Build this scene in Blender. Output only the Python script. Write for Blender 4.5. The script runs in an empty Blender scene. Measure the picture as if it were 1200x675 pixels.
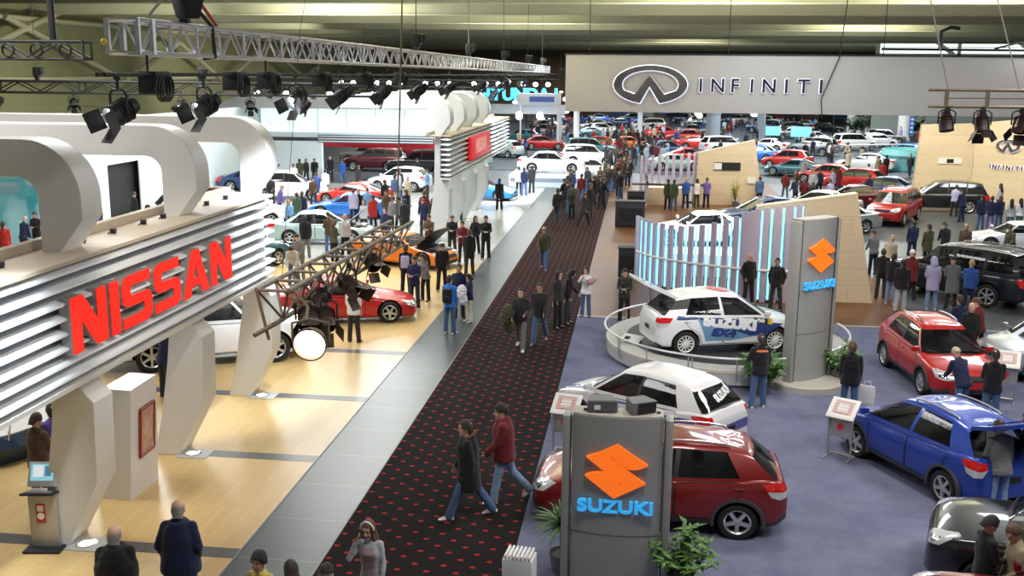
import bpy, bmesh, math, random
import numpy as np
from mathutils import Vector, Matrix, noise
from mathutils.bvhtree import BVHTree
from mathutils.geometry import tessellate_polygon

SC = bpy.context.scene
COL = SC.collection
TMP = bpy.data.scenes.new('workbench')                              # modifiers are evaluated here, away from the growing scene
def tmp_depsgraph():
    with bpy.context.temp_override(scene=TMP, view_layer=TMP.view_layers[0]): return bpy.context.evaluated_depsgraph_get()
PI = math.pi
R = math.radians
V = Vector
rnd = random.Random(7)

# ------------------------------------------------------------------ materials
_mats = {}
def mat(name, col=(.5, .5, .5), rough=.5, metal=0., coat=0., emit=None, es=0., var=.10, scale=6., bump=0., bscale=60., alpha=1., spec=.5, sheen=0.):
    if name in _mats: return _mats[name]
    m = bpy.data.materials.new(name); m.use_nodes = True
    nt = m.node_tree; b = nt.nodes['Principled BSDF']
    b.inputs['Roughness'].default_value = rough
    b.inputs['Metallic'].default_value = metal
    b.inputs['Coat Weight'].default_value = coat
    b.inputs['Coat Roughness'].default_value = .04
    b.inputs['Specular IOR Level'].default_value = spec
    b.inputs['Alpha'].default_value = alpha
    if sheen: b.inputs['Sheen Weight'].default_value = sheen
    tc = nt.nodes.new('ShaderNodeTexCoord')
    n = nt.nodes.new('ShaderNodeTexNoise'); n.inputs['Scale'].default_value = scale; n.inputs['Detail'].default_value = 3
    nt.links.new(tc.outputs['Object'], n.inputs['Vector'])
    r = nt.nodes.new('ShaderNodeMapRange')
    r.inputs['To Min'].default_value = 1 - var; r.inputs['To Max'].default_value = 1 + var
    nt.links.new(n.outputs['Fac'], r.inputs['Value'])
    mx = nt.nodes.new('ShaderNodeVectorMath'); mx.operation = 'SCALE'
    mx.inputs[0].default_value = col[:3]
    nt.links.new(r.outputs['Result'], mx.inputs['Scale'])
    nt.links.new(mx.outputs['Vector'], b.inputs['Base Color'])
    if bump:
        n2 = nt.nodes.new('ShaderNodeTexNoise'); n2.inputs['Scale'].default_value = bscale; n2.inputs['Detail'].default_value = 4
        nt.links.new(tc.outputs['Object'], n2.inputs['Vector'])
        bp = nt.nodes.new('ShaderNodeBump'); bp.inputs['Strength'].default_value = bump; bp.inputs['Distance'].default_value = .02
        nt.links.new(n2.outputs['Fac'], bp.inputs['Height'])
        nt.links.new(bp.outputs['Normal'], b.inputs['Normal'])
    if emit:
        b.inputs['Emission Color'].default_value = (*emit, 1); b.inputs['Emission Strength'].default_value = es
    m.diffuse_color = (*col[:3], 1)
    _mats[name] = m
    return m

# ------------------------------------------------------------------ mesh builder
class MB:
    def __init__(s): s.v = []; s.f = []; s.m = []
    def add(s, vs, fs, mi=0, M=None):
        o = len(s.v)
        if M is None: s.v += [tuple(p) for p in vs]
        else: s.v += [tuple(M @ V(p)) for p in vs]
        s.f += [tuple(i + o for i in f) for f in fs]; s.m += [mi] * len(fs)
        return s
    def addmb(s, o, M=None, mi=None):
        k = len(s.v)
        s.v += [tuple(M @ V(p)) for p in o.v] if M is not None else list(o.v)
        s.f += [tuple(i + k for i in f) for f in o.f]
        s.m += list(o.m) if mi is None else [mi] * len(o.f)
        return s
    def box(s, c, d, mi=0, M=None, bev=0.):
        x, y, z = d[0] / 2, d[1] / 2, d[2] / 2
        if bev <= 0:
            vs = [(c[0] + a * x, c[1] + b * y, c[2] + e * z) for a in (-1, 1) for b in (-1, 1) for e in (-1, 1)]
            return s.add(vs, [(0, 1, 3, 2), (4, 6, 7, 5), (0, 4, 5, 1), (2, 3, 7, 6), (0, 2, 6, 4), (1, 5, 7, 3)], mi, M)
        bm = bmesh.new(); bmesh.ops.create_cube(bm, size=1)
        for v in bm.verts: v.co = V((c[0] + v.co.x * d[0], c[1] + v.co.y * d[1], c[2] + v.co.z * d[2]))
        bmesh.ops.bevel(bm, geom=bm.edges[:], offset=min(bev, x * .95, y * .95, z * .95), segments=2, affect='EDGES', profile=.6)
        s.addbm(bm, mi, M); bm.free(); return s
    def addbm(s, bm, mi=0, M=None):
        bm.verts.index_update()
        return s.add([v.co[:] for v in bm.verts], [[v.index for v in f.verts] for f in bm.faces], mi, M)
    def loft(s, rings, mi=0, M=None, cap0=True, cap1=True, closed=True):
        n = len(rings[0]); vs = [p for r in rings for p in r]; fs = []
        for i in range(len(rings) - 1):
            for j in range(n if closed else n - 1):
                k = (j + 1) % n
                fs.append((i * n + j, i * n + k, (i + 1) * n + k, (i + 1) * n + j))
        if cap0: fs.append(tuple(range(n - 1, -1, -1)))
        if cap1: fs.append(tuple((len(rings) - 1) * n + j for j in range(n)))
        return s.add(vs, fs, mi, M)
    def path(s, pts, r, n=8, mi=0, M=None, cap=True):
        pts = [V(p) for p in pts]; rs = r if isinstance(r, (list, tuple)) else [r] * len(pts)
        rings = []; up = None
        for i, p in enumerate(pts):
            d = (pts[min(i + 1, len(pts) - 1)] - pts[max(i - 1, 0)])
            if d.length < 1e-9: d = V((0, 0, 1))
            d.normalize()
            if up is None: up = V((0, 0, 1)) if abs(d.z) < .9 else V((0, 1, 0))
            a = d.cross(up)
            if a.length < 1e-4: a = d.cross(V((1, 0, 0)))
            a.normalize(); b = a.cross(d).normalized(); up = b
            rings.append([p + (a * math.cos(2 * PI * k / n) + b * math.sin(2 * PI * k / n)) * rs[i] for k in range(n)])
        return s.loft(rings, mi, M, cap, cap)
    def tube(s, a, b, r, n=8, mi=0, M=None, r2=None): return s.path([a, b], [r, r if r2 is None else r2], n, mi, M)
    def lathe(s, prof, n=24, mi=0, M=None, a0=0., a1=2 * PI, cap=True):
        full = abs(a1 - a0 - 2 * PI) < 1e-6
        k = n if full else n + 1
        rings = [[(r * math.cos(a0 + (a1 - a0) * j / n), r * math.sin(a0 + (a1 - a0) * j / n), z) for j in range(k)] for r, z in prof]
        return s.loft(rings, mi, M, cap and full, cap and full, closed=full)
    def prism(s, poly, h0, h1, mi=0, M=None, holes=()):
        """polygon (2D) extruded along local z between h0 and h1"""
        loops = [list(poly)] + [list(h) for h in holes]
        def area(l): return sum(l[i][0] * l[(i + 1) % len(l)][1] - l[(i + 1) % len(l)][0] * l[i][1] for i in range(len(l)))
        if area(loops[0]) < 0: loops[0].reverse()
        for l in loops[1:]:
            if area(l) > 0: l.reverse()
        tri = tessellate_polygon([[V((p[0], p[1], 0)) for p in l] for l in loops])
        flat = [p for l in loops for p in l]; n = len(flat)
        vs = [(p[0], p[1], h0) for p in flat] + [(p[0], p[1], h1) for p in flat]; fs = []
        for t in tri:
            a, b, c = (flat[i] for i in t)
            if (b[0] - a[0]) * (c[1] - a[1]) - (c[0] - a[0]) * (b[1] - a[1]) < 0: t = (t[0], t[2], t[1])
            fs.append((t[2], t[1], t[0])); fs.append(tuple(i + n for i in t))
        o = 0
        for l in loops:
            for i in range(len(l)):
                a, b = o + i, o + (i + 1) % len(l)
                fs.append((a, b, b + n, a + n))
            o += len(l)
        return s.add(vs, fs, mi, M)
    def ell(s, c, r, mi=0, M=None, nu=12, nv=8):
        rings = []
        for i in range(1, nv):
            t = PI * i / nv
            rings.append([(c[0] + r[0] * math.sin(t) * math.cos(2 * PI * j / nu), c[1] + r[1] * math.sin(t) * math.sin(2 * PI * j / nu), c[2] - r[2] * math.cos(t)) for j in range(nu)])
        return s.loft(rings, mi, M)
    def mesh(s, name, mats=(), smooth=35):
        me = bpy.data.meshes.new(name); me.from_pydata(s.v, [], s.f)
        for m in mats: me.materials.append(m)
        if len(mats) > 1: me.polygons.foreach_set('material_index', s.m)
        if smooth:
            me.shade_smooth(); me.set_sharp_from_angle(angle=R(smooth))
        me.update(); return me
    def build(s, name, mats, parent=None, loc=None, rz=0., smooth=35):
        if not isinstance(mats, (list, tuple)): mats = [mats]
        return obj(name, s.mesh(name, mats, smooth), parent, loc, rz)

def obj(name, me, parent=None, loc=None, rz=0.):
    o = bpy.data.objects.new(name, me); COL.objects.link(o)
    if parent is not None: o.parent = parent
    if loc is not None: o.location = loc
    if rz: o.rotation_euler = (0, 0, rz)
    return o

def thing(name, label, cat, loc=(0, 0, 0), rz=0., group=None):
    o = bpy.data.objects.new(name, None); COL.objects.link(o)
    o.empty_display_size = .2; o.location = loc; o.rotation_euler = (0, 0, rz)
    return tag(o, label, cat, group)

def tag(o, label, cat, group=None, kind=None):
    o['label'] = label; o['category'] = cat
    if group: o['group'] = group
    if kind: o['kind'] = kind
    return o

def struct(o):
    o['kind'] = 'structure'; return o

def dup(root, loc=None, rz=None, label=None, group=None):
    r = root.copy(); COL.objects.link(r)
    if loc is not None: r.location = loc
    if rz is not None: r.rotation_euler = (0, 0, rz)
    if label: r['label'] = label
    if group: r['group'] = group
    for ch in list(root.children):
        c = ch.copy(); COL.objects.link(c); c.parent = r
        for g in list(ch.children):
            d = g.copy(); COL.objects.link(d); d.parent = c
    return r

def setmat(o, m, i=0):
    s = o.material_slots[i]; s.link = 'OBJECT'; s.material = m

def smoothpts(keys, n):
    """Catmull-Rom samples of a list of points (any dimension)"""
    P = [np.array(k, float) for k in keys]; out = []
    seg = len(P) - 1
    for i in range(n):
        u = i / (n - 1) * seg; k = min(int(u), seg - 1); t = u - k
        p0, p1, p2, p3 = P[max(k - 1, 0)], P[k], P[k + 1], P[min(k + 2, seg)]
        out.append(.5 * (2 * p1 + (p2 - p0) * t + (2 * p0 - 5 * p1 + 4 * p2 - p3) * t * t + (3 * p1 - p0 - 3 * p2 + p3) * t ** 3))
    return out

def curve1(keys):
    """smooth monotone-ish interpolation y(x) of key pairs"""
    xs = [k[0] for k in keys]; ys = [k[1] for k in keys]; n = len(xs)
    d = [(ys[i + 1] - ys[i]) / (xs[i + 1] - xs[i]) for i in range(n - 1)]
    m = [d[0]] + [0 if d[i - 1] * d[i] <= 0 else 2 * d[i - 1] * d[i] / (d[i - 1] + d[i]) for i in range(1, n - 1)] + [d[-1]]
    def f(x):
        if x <= xs[0]: return ys[0]
        if x >= xs[-1]: return ys[-1]
        i = max(k for k in range(n - 1) if xs[k] <= x)
        h = xs[i + 1] - xs[i]; t = (x - xs[i]) / h
        return (ys[i] * (1 + 2 * t) * (1 - t) ** 2 + m[i] * h * t * (1 - t) ** 2 + ys[i + 1] * t * t * (3 - 2 * t) + m[i + 1] * h * t * t * (t - 1))
    return f

def remesh(mb, voxel, it=3, fac=.5, wrinkle=0., wscale=9., seed=0.):
    me = bpy.data.meshes.new('tmp'); me.from_pydata(mb.v, [], mb.f)
    bm = bmesh.new(); bm.from_mesh(me); bmesh.ops.recalc_face_normals(bm, faces=bm.faces[:]); bm.to_mesh(me); bm.free()
    o = bpy.data.objects.new('tmp', me); TMP.collection.objects.link(o)
    md = o.modifiers.new('r', 'REMESH'); md.mode = 'VOXEL'; md.voxel_size = voxel; md.use_smooth_shade = True
    if it:
        sm = o.modifiers.new('s', 'SMOOTH'); sm.factor = fac; sm.iterations = it
    dg = tmp_depsgraph()
    out = bpy.data.meshes.new_from_object(o.evaluated_get(dg))
    bpy.data.objects.remove(o); bpy.data.meshes.remove(me)
    if wrinkle:
        nv = len(out.vertices); co = np.empty(nv * 3); no = np.empty(nv * 3)
        out.vertices.foreach_get('co', co); out.vertices.foreach_get('normal', no)
        co = co.reshape(-1, 3); no = no.reshape(-1, 3)
        for i in range(nv):
            p = co[i]
            w = noise.noise(V((p[0] * wscale + seed, p[1] * wscale, p[2] * wscale * 1.8 + seed)))
            co[i] += no[i] * wrinkle * (w if w > -.2 else w * 1.5)
        out.vertices.foreach_set('co', co.ravel())
    out.shade_smooth(); out.update()
    return out

# ------------------------------------------------------------------ lettering
def text_mb(txt, size, depth, bold=0., xscale=1., space=1., align='CENTER'):
    cu = bpy.data.curves.new('lettering', 'FONT'); cu.body = txt; cu.size = size; cu.extrude = depth / 2
    cu.offset = bold; cu.space_character = space; cu.align_x = align; cu.align_y = 'CENTER'; cu.resolution_u = 4
    o = bpy.data.objects.new('lettering', cu); TMP.collection.objects.link(o)
    dg = tmp_depsgraph()
    me = bpy.data.meshes.new_from_object(o.evaluated_get(dg))
    mb = MB(); mb.add([(v.co.x * xscale, v.co.y, v.co.z) for v in me.vertices], [tuple(p.vertices) for p in me.polygons])
    bpy.data.objects.remove(o); bpy.data.curves.remove(cu); bpy.data.meshes.remove(me)
    return mb

def frame(o, x, y, z):
    return Matrix(((x[0], y[0], z[0], o[0]), (x[1], y[1], z[1], o[1]), (x[2], y[2], z[2], o[2]), (0, 0, 0, 1)))
def T(x, y, z): return Matrix.Translation((x, y, z))
def RZ(a): return Matrix.Rotation(a, 4, 'Z')
def RX(a): return Matrix.Rotation(a, 4, 'X')
def RY(a): return Matrix.Rotation(a, 4, 'Y')
def upright(x, y, z, rz=0.):
    """local x = along, local y = up, local z = out of the face towards -y (rz = 0)"""
    return T(x, y, z) @ RZ(rz) @ RX(PI / 2)
# ------------------------------------------------------------------ people
SKIN = {'light': mat('skin_light', (.62, .36, .26), .55, var=.06), 'tan': mat('skin_tan', (.46, .25, .16), .55, var=.06), 'dark': mat('skin_dark', (.12, .06, .04), .5, var=.08)}
M_EYE = mat('eye_dark', (.03, .02, .02), .2)
M_LIP = mat('lips', (.45, .16, .14), .5)
def cloth(name, c, rough=.85): return mat('cloth_' + name, c, rough, var=.18, scale=9, bump=.35, bscale=130, sheen=.15, spec=.25)
CL = {k: cloth(k, c) for k, c in dict(
    black=(.012, .012, .014), charcoal=(.03, .03, .034), grey=(.17, .17, .18), navy=(.014, .02, .06), blue=(.03, .09, .34), sky=(.16, .36, .62),
    denim=(.07, .13, .26), paledenim=(.2, .3, .46), brown=(.09, .055, .035), beige=(.5, .42, .3), cream=(.72, .68, .58), white=(.82, .82, .84),
    red=(.38, .02, .02), maroon=(.14, .015, .02), green=(.05, .09, .05), olive=(.07, .07, .035), purple=(.14, .1, .34), lilac=(.42, .38, .6),
    pink=(.6, .33, .4), khaki=(.3, .25, .16), orange=(.6, .16, .05), bright=(.05, .22, .75), heather=(.42, .44, .48), rose=(.42, .3, .33), yellow=(.65, .52, .12)).items()}
HAIR = {k: mat('hair_' + k, c, .5, var=.35, scale=40, bump=.6, bscale=220) for k, c in dict(
    black=(.012, .01, .01), dark=(.03, .018, .012), brown=(.09, .045, .022), auburn=(.13, .055, .024), grey=(.3, .29, .28), blond=(.38, .26, .12), white=(.6, .58, .55)).items()}
SHOE = {k: mat('shoe_' + k, c, .45) for k, c in dict(black=(.015, .015, .015), white=(.75, .75, .76), brown=(.1, .05, .03))}if False else {k: mat('shoe_' + k, c, .45) for k, c in dict(black=(.015, .015, .015), white=(.75, .75, .76), brown=(.1, .05, .03)).items()}

BASE = dict(h=1.75, fem=False, lean=0, tilt=0, twist=0, head=(0, 0), fat=1.07,
            la=(4, 6, 12, 4), ra=(4, 6, 12, 4),        # arm: forward swing, abduct, elbow bend, inward turn
            ll=(0, 3, 0), rl=(0, 3, 0))               # leg: forward swing, abduct, knee bend

def skeleton(p):
    s = p['h'] / 1.75; J = {'s': s}
    hip = V((0, 0, 0)); low = 0; legs = {}
    for sd, k in ((-1, 'll'), (1, 'rl')):
        a, b, kn = (R(x) for x in p[k])
        h = V((sd * .09, 0, -.02)); th = V((sd * math.sin(b), math.sin(a) * math.cos(b), -math.cos(a) * math.cos(b)))
        kne = h + th * .43; c = a - kn
        sh = V((sd * math.sin(b), math.sin(c) * math.cos(b), -math.cos(c) * math.cos(b))); an = kne + sh * .42
        legs[k] = (h, kne, an, c); low = min(low, an.z)
    up = .085 - low
    for k, (h, kne, an, c) in legs.items():
        fp = c if (an.z - low) > .06 else min(0, c * .4) if an.z - low > .02 else 0
        J[k] = [(q + V((0, 0, up))) * s for q in (h, kne, an)] + [fp]
    J['pel'] = V((0, 0, up)) * s
    Mt = T(*J['pel']) @ RZ(R(p['twist'])) @ RX(-R(p['lean'])) @ RY(R(p['tilt'])) @ Matrix.Scale(s, 4)
    J['Mt'] = Mt
    J['Mh'] = Mt @ T(0, .018, .695) @ RZ(R(p['head'][0])) @ RX(-R(p['head'][1])) @ Matrix.Scale(1.11, 4)
    sw = .145 if p['fem'] else .168
    for sd, k in ((-1, 'la'), (1, 'ra')):
        a, b, e, w = (R(x) for x in p[k])
        sh = V((sd * sw, -.005, .47)); ud = V((sd * math.sin(b), math.sin(a) * math.cos(b), -math.cos(a) * math.cos(b)))
        el = sh + ud * .285; f = a + e
        fd = V((sd * math.sin(b) * .6 - sd * math.sin(w), math.sin(f) * math.cos(w), -math.cos(f) * math.cos(w))).normalized()
        wr = el + fd * .25
        J[k] = [Mt @ sh, Mt @ el, Mt @ wr, (Mt.to_3x3() @ fd).normalized(), (Mt.to_3x3() @ V((-sd, .15, 0))).normalized()]
    return J

def seg(mb, pts, rs, n=10): mb.path(pts, rs, n); mb.ell(pts[0], (rs[0],) * 3); mb.ell(pts[-1], (rs[-1],) * 3)
def trings(rows, n=20, e=.85):
    out = []
    for z, rx, ry, oy in rows:
        out.append([(rx * (abs(math.cos(2 * PI * j / n)) ** e) * (1 if math.cos(2 * PI * j / n) > 0 else -1), oy + ry * math.sin(2 * PI * j / n), z) for j in range(n)])
    return out

def hand(mb, J, k, s, curl=25):
    wr, d, n = J[k][2], J[k][3], J[k][4]
    n = (n - d * n.dot(d)).normalized(); t = d.cross(n).normalized()
    if k == 'ra': t = -t                                          # t points to the thumb side
    if t.dot(J['Mt'].to_3x3() @ V((0, 1, 0))) < 0: t = -t
    m = wr + d * .045 * s
    F = frame(m, t, n, d)
    mb.loft([[F @ V(((.022 + .018 * u) * math.cos(a) * s, (.013) * math.sin(a) * s, (-.05 + .095 * u) * s)) for a in [2 * PI * q / 10 for q in range(10)]] for u in (0, .35, .75, 1)])
    for i, (o, L) in enumerate(((.030, .068), (.010, .078), (-.011, .073), (-.031, .057))):
        p = m + t * o * s + d * .038 * s; pts = [p]; a = R(curl * (.5 + .12 * i)); dd = d
        sp = t * (o * .9)
        for q, fr in enumerate((.45, .32, .23)):
            a2 = a * (q + .6); dd = (d * math.cos(a2) + n * math.sin(a2) + sp).normalized()
            p = p + dd * L * fr * s; pts.append(p)
        seg(mb, pts, [.0095 * s, .009 * s, .008 * s, .007 * s], 7)
    p = m + t * .034 * s - d * .018 * s
    d1 = (t * .75 + d * .6 + n * .25).normalized(); d2 = (t * .3 + d * .85 + n * .4).normalized()
    seg(mb, [p - t * .012 * s, p + d1 * .032 * s, p + d1 * .032 * s + d2 * .03 * s], [.0125 * s, .0105 * s, .008 * s], 7)

HEADROWS = [(-.122, .022, .022, .052), (-.112, .038, .042, .04), (-.09, .051, .06, .024), (-.055, .061, .079, .010), (-.02, .068, .090, .003), (.02, .073, .096, -.002),
            (.055, .0745, .098, -.006), (.085, .068, .09, -.010), (.108, .05, .068, -.012), (.122, .025, .034, -.012)]

def body_mb(p, J):
    s = J['s']; mb = MB(); Mt, Mh = J['Mt'], J['Mh']; f = p['fem']
    rows = [(-.10, .12, .085, 0), (0, .135, .09, 0), (.12, .118, .085, 0), (.28, .13, .092, 0), (.40, .145, .092, 0), (.475, .15, .075, -.005), (.53, .08, .06, -.01), (.585, .053, .053, 0)]
    mb.loft([[Mt @ V(q) for q in r] for r in trings(rows)])
    mb.path([Mt @ V((0, -.012, .53)), Mt @ V((0, .004, .62)), Mh @ V((0, -.012, -.03))], [.058 * s, .052 * s, .055 * s] if not f else [.05 * s, .044 * s, .048 * s], 12)
    mb.loft([[Mh @ V(q) for q in r] for r in trings(HEADROWS, 22, 1.)])
    mb.path([Mh @ V((0, .088, .028)), Mh @ V((0, .104, -.008)), Mh @ V((0, .112, -.026))], [.009 * s, .012 * s, .015 * s], 8)
    mb.ell(Mh @ V((0, .096, -.03)), (.017 * s, .014 * s, .010 * s))
    for sd in (-1, 1):
        mb.path([Mh @ V((sd * .012, .092, .042)), Mh @ V((sd * .05, .078, .044))], [.009 * s, .008 * s], 8)           # brow
        mb.ell(Mh @ V((sd * .033, .083, .018)), (.013 * s,) * 3)                                                      # eye
        mb.ell(Mh @ V((sd * .077, -.008, .0)), (.010 * s, .018 * s, .030 * s))                                        # ear
        mb.ell(Mh @ V((sd * .034, .07, -.035)), (.022 * s,) * 3)
    mb.path([Mh @ V((-.022, .082, -.062)), Mh @ V((0, .092, -.060)), Mh @ V((.022, .082, -.062))], [.006 * s, .009 * s, .006 * s], 8)
    mb.ell(Mh @ V((0, .08, -.098)), (.02 * s, .018 * s, .016 * s))
    for k in ('la', 'ra'):
        seg(mb, J[k][:3], [.046 * s, .036 * s, .025 * s]); hand(mb, J, k, s, p.get('curl_' + k, 28))
    for k in ('ll', 'rl'):
        seg(mb, J[k][:3], [.072 * s, .05 * s, .036 * s])
        a, fp = J[k][2], J[k][3]; d = V((0, math.cos(fp), math.sin(fp)))
        seg(mb, [a - V((0, 0, .03 * s)), a + d * .12 * s - V((0, 0, .05 * s))], [.036 * s, .025 * s])
    return mb

def top_mb(p, J, hem=-.13, th=.0, hood=False, sleeve=1., collar=.02, flare=0.):
    s = J['s']; mb = MB(); Mt = J['Mt']; f = p['fem']; k = p['fat']
    g = lambda z, rx, ry, oy=0: (z, (rx + th) * (k if z < .4 else 1), (ry + th) * k, oy)
    if f: rows = [g(0, .155, .105), g(.12, .127, .095), g(.26, .135, .1, .008), g(.36, .145, .118, .014), g(.45, .15, .09), g(.51, .115, .07, -.01), g(.555, .062, .06, -.01)]
    else: rows = [g(0, .162, .12), g(.12, .152, .112), g(.28, .160, .118), g(.40, .166, .115), g(.475, .15, .09, -.005), g(.525, .105, .075, -.012), g(.565, .066, .065, -.008)]
    lo = []; z = hem
    while z < -.03: lo.append(g(z, .172 + flare * (-z), (.128 + flare * (-z)))); z += .09
    mb.loft([[Mt @ V(q) for q in r] for r in trings(lo + rows)])
    for a in ('la', 'ra'):
        S, E_, W_ = J[a][:3]; t = th * .5
        W2 = W_ if sleeve >= 1 else E_ + (W_ - E_) * max(sleeve * 2 - 1, 0) if sleeve > .5 else None
        kk = .9 if f else 1
        if W2 is None: seg(mb, [S, S + (E_ - S) * sleeve * 2], [(.062 * kk + t) * s, (.058 * kk + t) * s])
        else: seg(mb, [S, E_, W2], [(.062 * kk + t) * s, (.053 * kk + t) * s, (.042 * kk + t * .8) * s])
    if collar:
        mb.path([Mt @ V((.066 * math.cos(q), -.004 + .064 * math.sin(q) , .562 - .022 * math.sin(q))) for q in [2 * PI * i / 14 for i in range(15)]], collar * s, 7)
    if hood:
        mb.ell(Mt @ V((0, -.095, .535)), (.10 * s, .05 * s, .075 * s)); mb.ell(Mt @ V((0, -.06, .575)), (.085 * s, .04 * s, .035 * s))
    return mb

def trouser_mb(p, J, wide=0.):
    s = J['s']; mb = MB(); k = p['fat']; P = J['pel']
    M2 = T(*P) @ RZ(R(p['twist'])) @ RX(-R(p['lean'] * .5)) @ Matrix.Scale(s, 4)
    mb.loft([[M2 @ V(q) for q in r] for r in trings([(-.13, .13, .1, -.005), (-.06, .148 * k, .116 * k, -.008), (.04, .14 * k, .104 * k, 0), (.10, .125 * k, .092 * k, 0)])])
    for q in ('ll', 'rl'):
        h, kn, an, fp = J[q]
        seg(mb, [h, h + (kn - h) * .4, kn, kn + (an - kn) * .5, an + (an - kn).normalized() * .02 * s], [.086 * s * k, .083 * s * k, (.066 + wide) * s, (.062 + wide * 1.2) * s, (.058 + wide * 1.5) * s], 12)
    return mb

def shoe_mb(J, k):
    s = J['s']; a, fp = J[k][2], J[k][3]; sd = -1 if k == 'll' else 1
    M2 = T(*a) @ RZ(-sd * R(8)) @ RX(fp) @ Matrix.Scale(s, 4); mb = MB(); rings = []
    for y, w, h0, h1 in ((-.075, .022, -.08, -.045), (-.06, .034, -.085, -.005), (0, .038, -.085, .02), (.06, .042, -.085, -.025), (.12, .046, -.085, -.045), (.17, .038, -.083, -.052), (.195, .018, -.078, -.062)):
        rings.append([M2 @ V((w * math.cos(t) * (1.08 if math.sin(t) < -.5 else .95), y, (h0 + h1) / 2 + (h1 - h0) / 2 * (max(-1, min(1, math.sin(t) * 1.25))))) for t in [2 * PI * i / 14 for i in range(14)]])
    mb.loft(rings); return mb

def hair_mb(J, style='short'):
    Mh = J['Mh']; mb = MB()
    if style == 'none': return None
    par = dict(short=(.078, .005, -.075, 1.15), bald=(.02, -.0, -.07, 1.1), long=(.082, -.26, -.33, 1.2), bob=(.08, -.10, -.12, 1.2), beanie=(.05, .012, -.03, 1.19), cap=(.055, .03, -.01, 1.17),
               afro=(.07, -.02, -.06, 1.3), bun=(.08, -.0, -.07, 1.13), hood=(.085, -.13, -.17, 1.34), ball=(.055, .03, -.01, 1.17))[style]
    zf, zs, zb, k = par; n = 28; cols = []; rzz, rx, ry, cy = .118, .0745, .099, -.006; m = 9
    zt = .118 * k + .008
    if style == 'bald': zt = .055
    def ring(u, kk, inner):
        r = []
        for j in range(n):
            a = 2 * PI * j / n; fr = math.sin(a)                   # +1 = front
            zl = zf if fr > .72 else zs + (zf - zs) * max(0, (fr - .35) / .37) ** 1.3 if fr > .35 else zs if fr > -.3 else zs + (zb - zs) * min(1, (-.3 - fr) / .5)
            t = u * PI / 2; z = zl + (zt - zl) * math.cos(t) if style != 'bald' else zl + (zt - zl) * (1 - u)
            if inner: z = z * .97 - .0
            q = (z - .008) / (rzz * kk)
            rr = math.sqrt(max(0, 1 - q * q)) if z > .008 else 1.
            if z < -.06: rr *= 1 + .12 * min(1, (-.06 - z) / .15)
            w = 1 + .05 * noise.noise(V((a * 2, z * 25, kk * 3))) * (3 if style == 'afro' else 1)
            r.append(Mh @ V((rx * kk * rr * math.cos(a) * w, cy + ry * kk * rr * math.sin(a) * w - (.02 * min(1, max(0, -.06 - z) / .1) if style == 'long' else 0), z)))
        return r
    us = [i / m for i in range(m + 1)]
    rings = [ring(u, k, False) for u in us] + [ring(u, .96, True) for u in reversed(us)]
    if style == 'bald': rings.append(rings[0]); mb.loft(rings, cap0=False, cap1=False)
    else: mb.loft(rings[:])
    s = J['s']
    if style == 'bun': mb.ell(Mh @ V((0, -.115, .04)), (.04 * s, .035 * s, .04 * s))
    if style in ('cap', 'ball'):
        mb.loft([[Mh @ V((.072 * math.cos(t) * q, .06 + q * .115 * math.sin(t) * (1 if math.sin(t) > 0 else .1), .052 + dz - .012 * q * math.sin(t))) for t in [2 * PI * i / 18 for i in range(18)]] for q, dz in ((.1, .012), (1, .008), (1, -.002), (.1, .002))])
    return mb

PROTO_N = [0]
def person_meshes(p, hair='short', hem=-.13, th=.012, hood=False, sleeve=1., wide=.010, voxel=.016, flare=0., collar=.02):
    """dict of meshes for one posed figure: body (with a face), top, trousers, two shoes, hair"""
    q = dict(BASE); q.update(p); J = skeleton(q); PROTO_N[0] += 1; sd = PROTO_N[0] * 3.7
    b = remesh(body_mb(q, J), voxel, 1, .4)
    for m in (SKIN['light'], M_EYE, M_LIP): b.materials.append(m)
    nf = len(b.polygons); cen = np.empty(nf * 3); b.polygons.foreach_get('center', cen)
    A = np.array(J['Mh'].inverted()); cen = cen.reshape(-1, 3) @ A[:3, :3].T + A[:3, 3]
    mi = np.zeros(nf, int); front = cen[:, 1] > .07
    eye = ((np.abs(cen[:, 0]) - .033) ** 2 / .014 ** 2 + (cen[:, 2] - .018) ** 2 / .008 ** 2 < 1) & front
    lip = (cen[:, 0] ** 2 / .024 ** 2 + (cen[:, 2] + .061) ** 2 / .009 ** 2 < 1) & front
    mi[eye] = 1; mi[lip] = 2; b.polygons.foreach_set('material_index', mi)
    v2 = max(voxel * 1.25, .014)
    wr = .006 if voxel < .02 else .004
    out = {'body': b,
           'top': remesh(top_mb(q, J, hem, th, hood, sleeve, collar, flare), v2, 3, .5, wr, 11, sd),
           'trousers': remesh(trouser_mb(q, J, wide), v2, 2, .5, wr * .9, 13, sd + 5)}
    for k in ('ll', 'rl'): out['shoe_' + k] = shoe_mb(J, k).mesh('shoe', (SHOE['black'],), 60)
    hm = hair_mb(J, hair)
    if hm: out['hair'] = remesh(hm, max(.009, voxel * .7), 1, .4, .004, 40, sd) if hair != 'bald' else hm.mesh('hair', (), 60)
    return out, J, q

def put_person(ms, label, loc, heading, cols, group=None, names=None):
    """ms from person_meshes; cols = skin, hair, top, trousers, shoe; heading 0 faces +y, 90 faces -x, 180 faces the camera"""
    skin, hair, top, tr, sh = cols
    b = obj('person', ms['body'], None, loc, R(heading)); tag(b, label, 'person', group); setmat(b, SKIN[skin], 0)
    nm = dict(top='jacket', trousers='trousers', hair='hair'); nm.update(names or {})
    for k, m in (('top', CL[top]), ('trousers', CL[tr]), ('shoe_ll', SHOE[sh]), ('shoe_rl', SHOE[sh]), ('hair', HAIR[hair] if hair in HAIR else CL[hair])):
        if k not in ms: continue
        if not ms[k].materials: ms[k].materials.append(m)
        o = obj(nm.get(k, 'shoe'), ms[k], b); setmat(o, m, 0)
    return b

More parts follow.
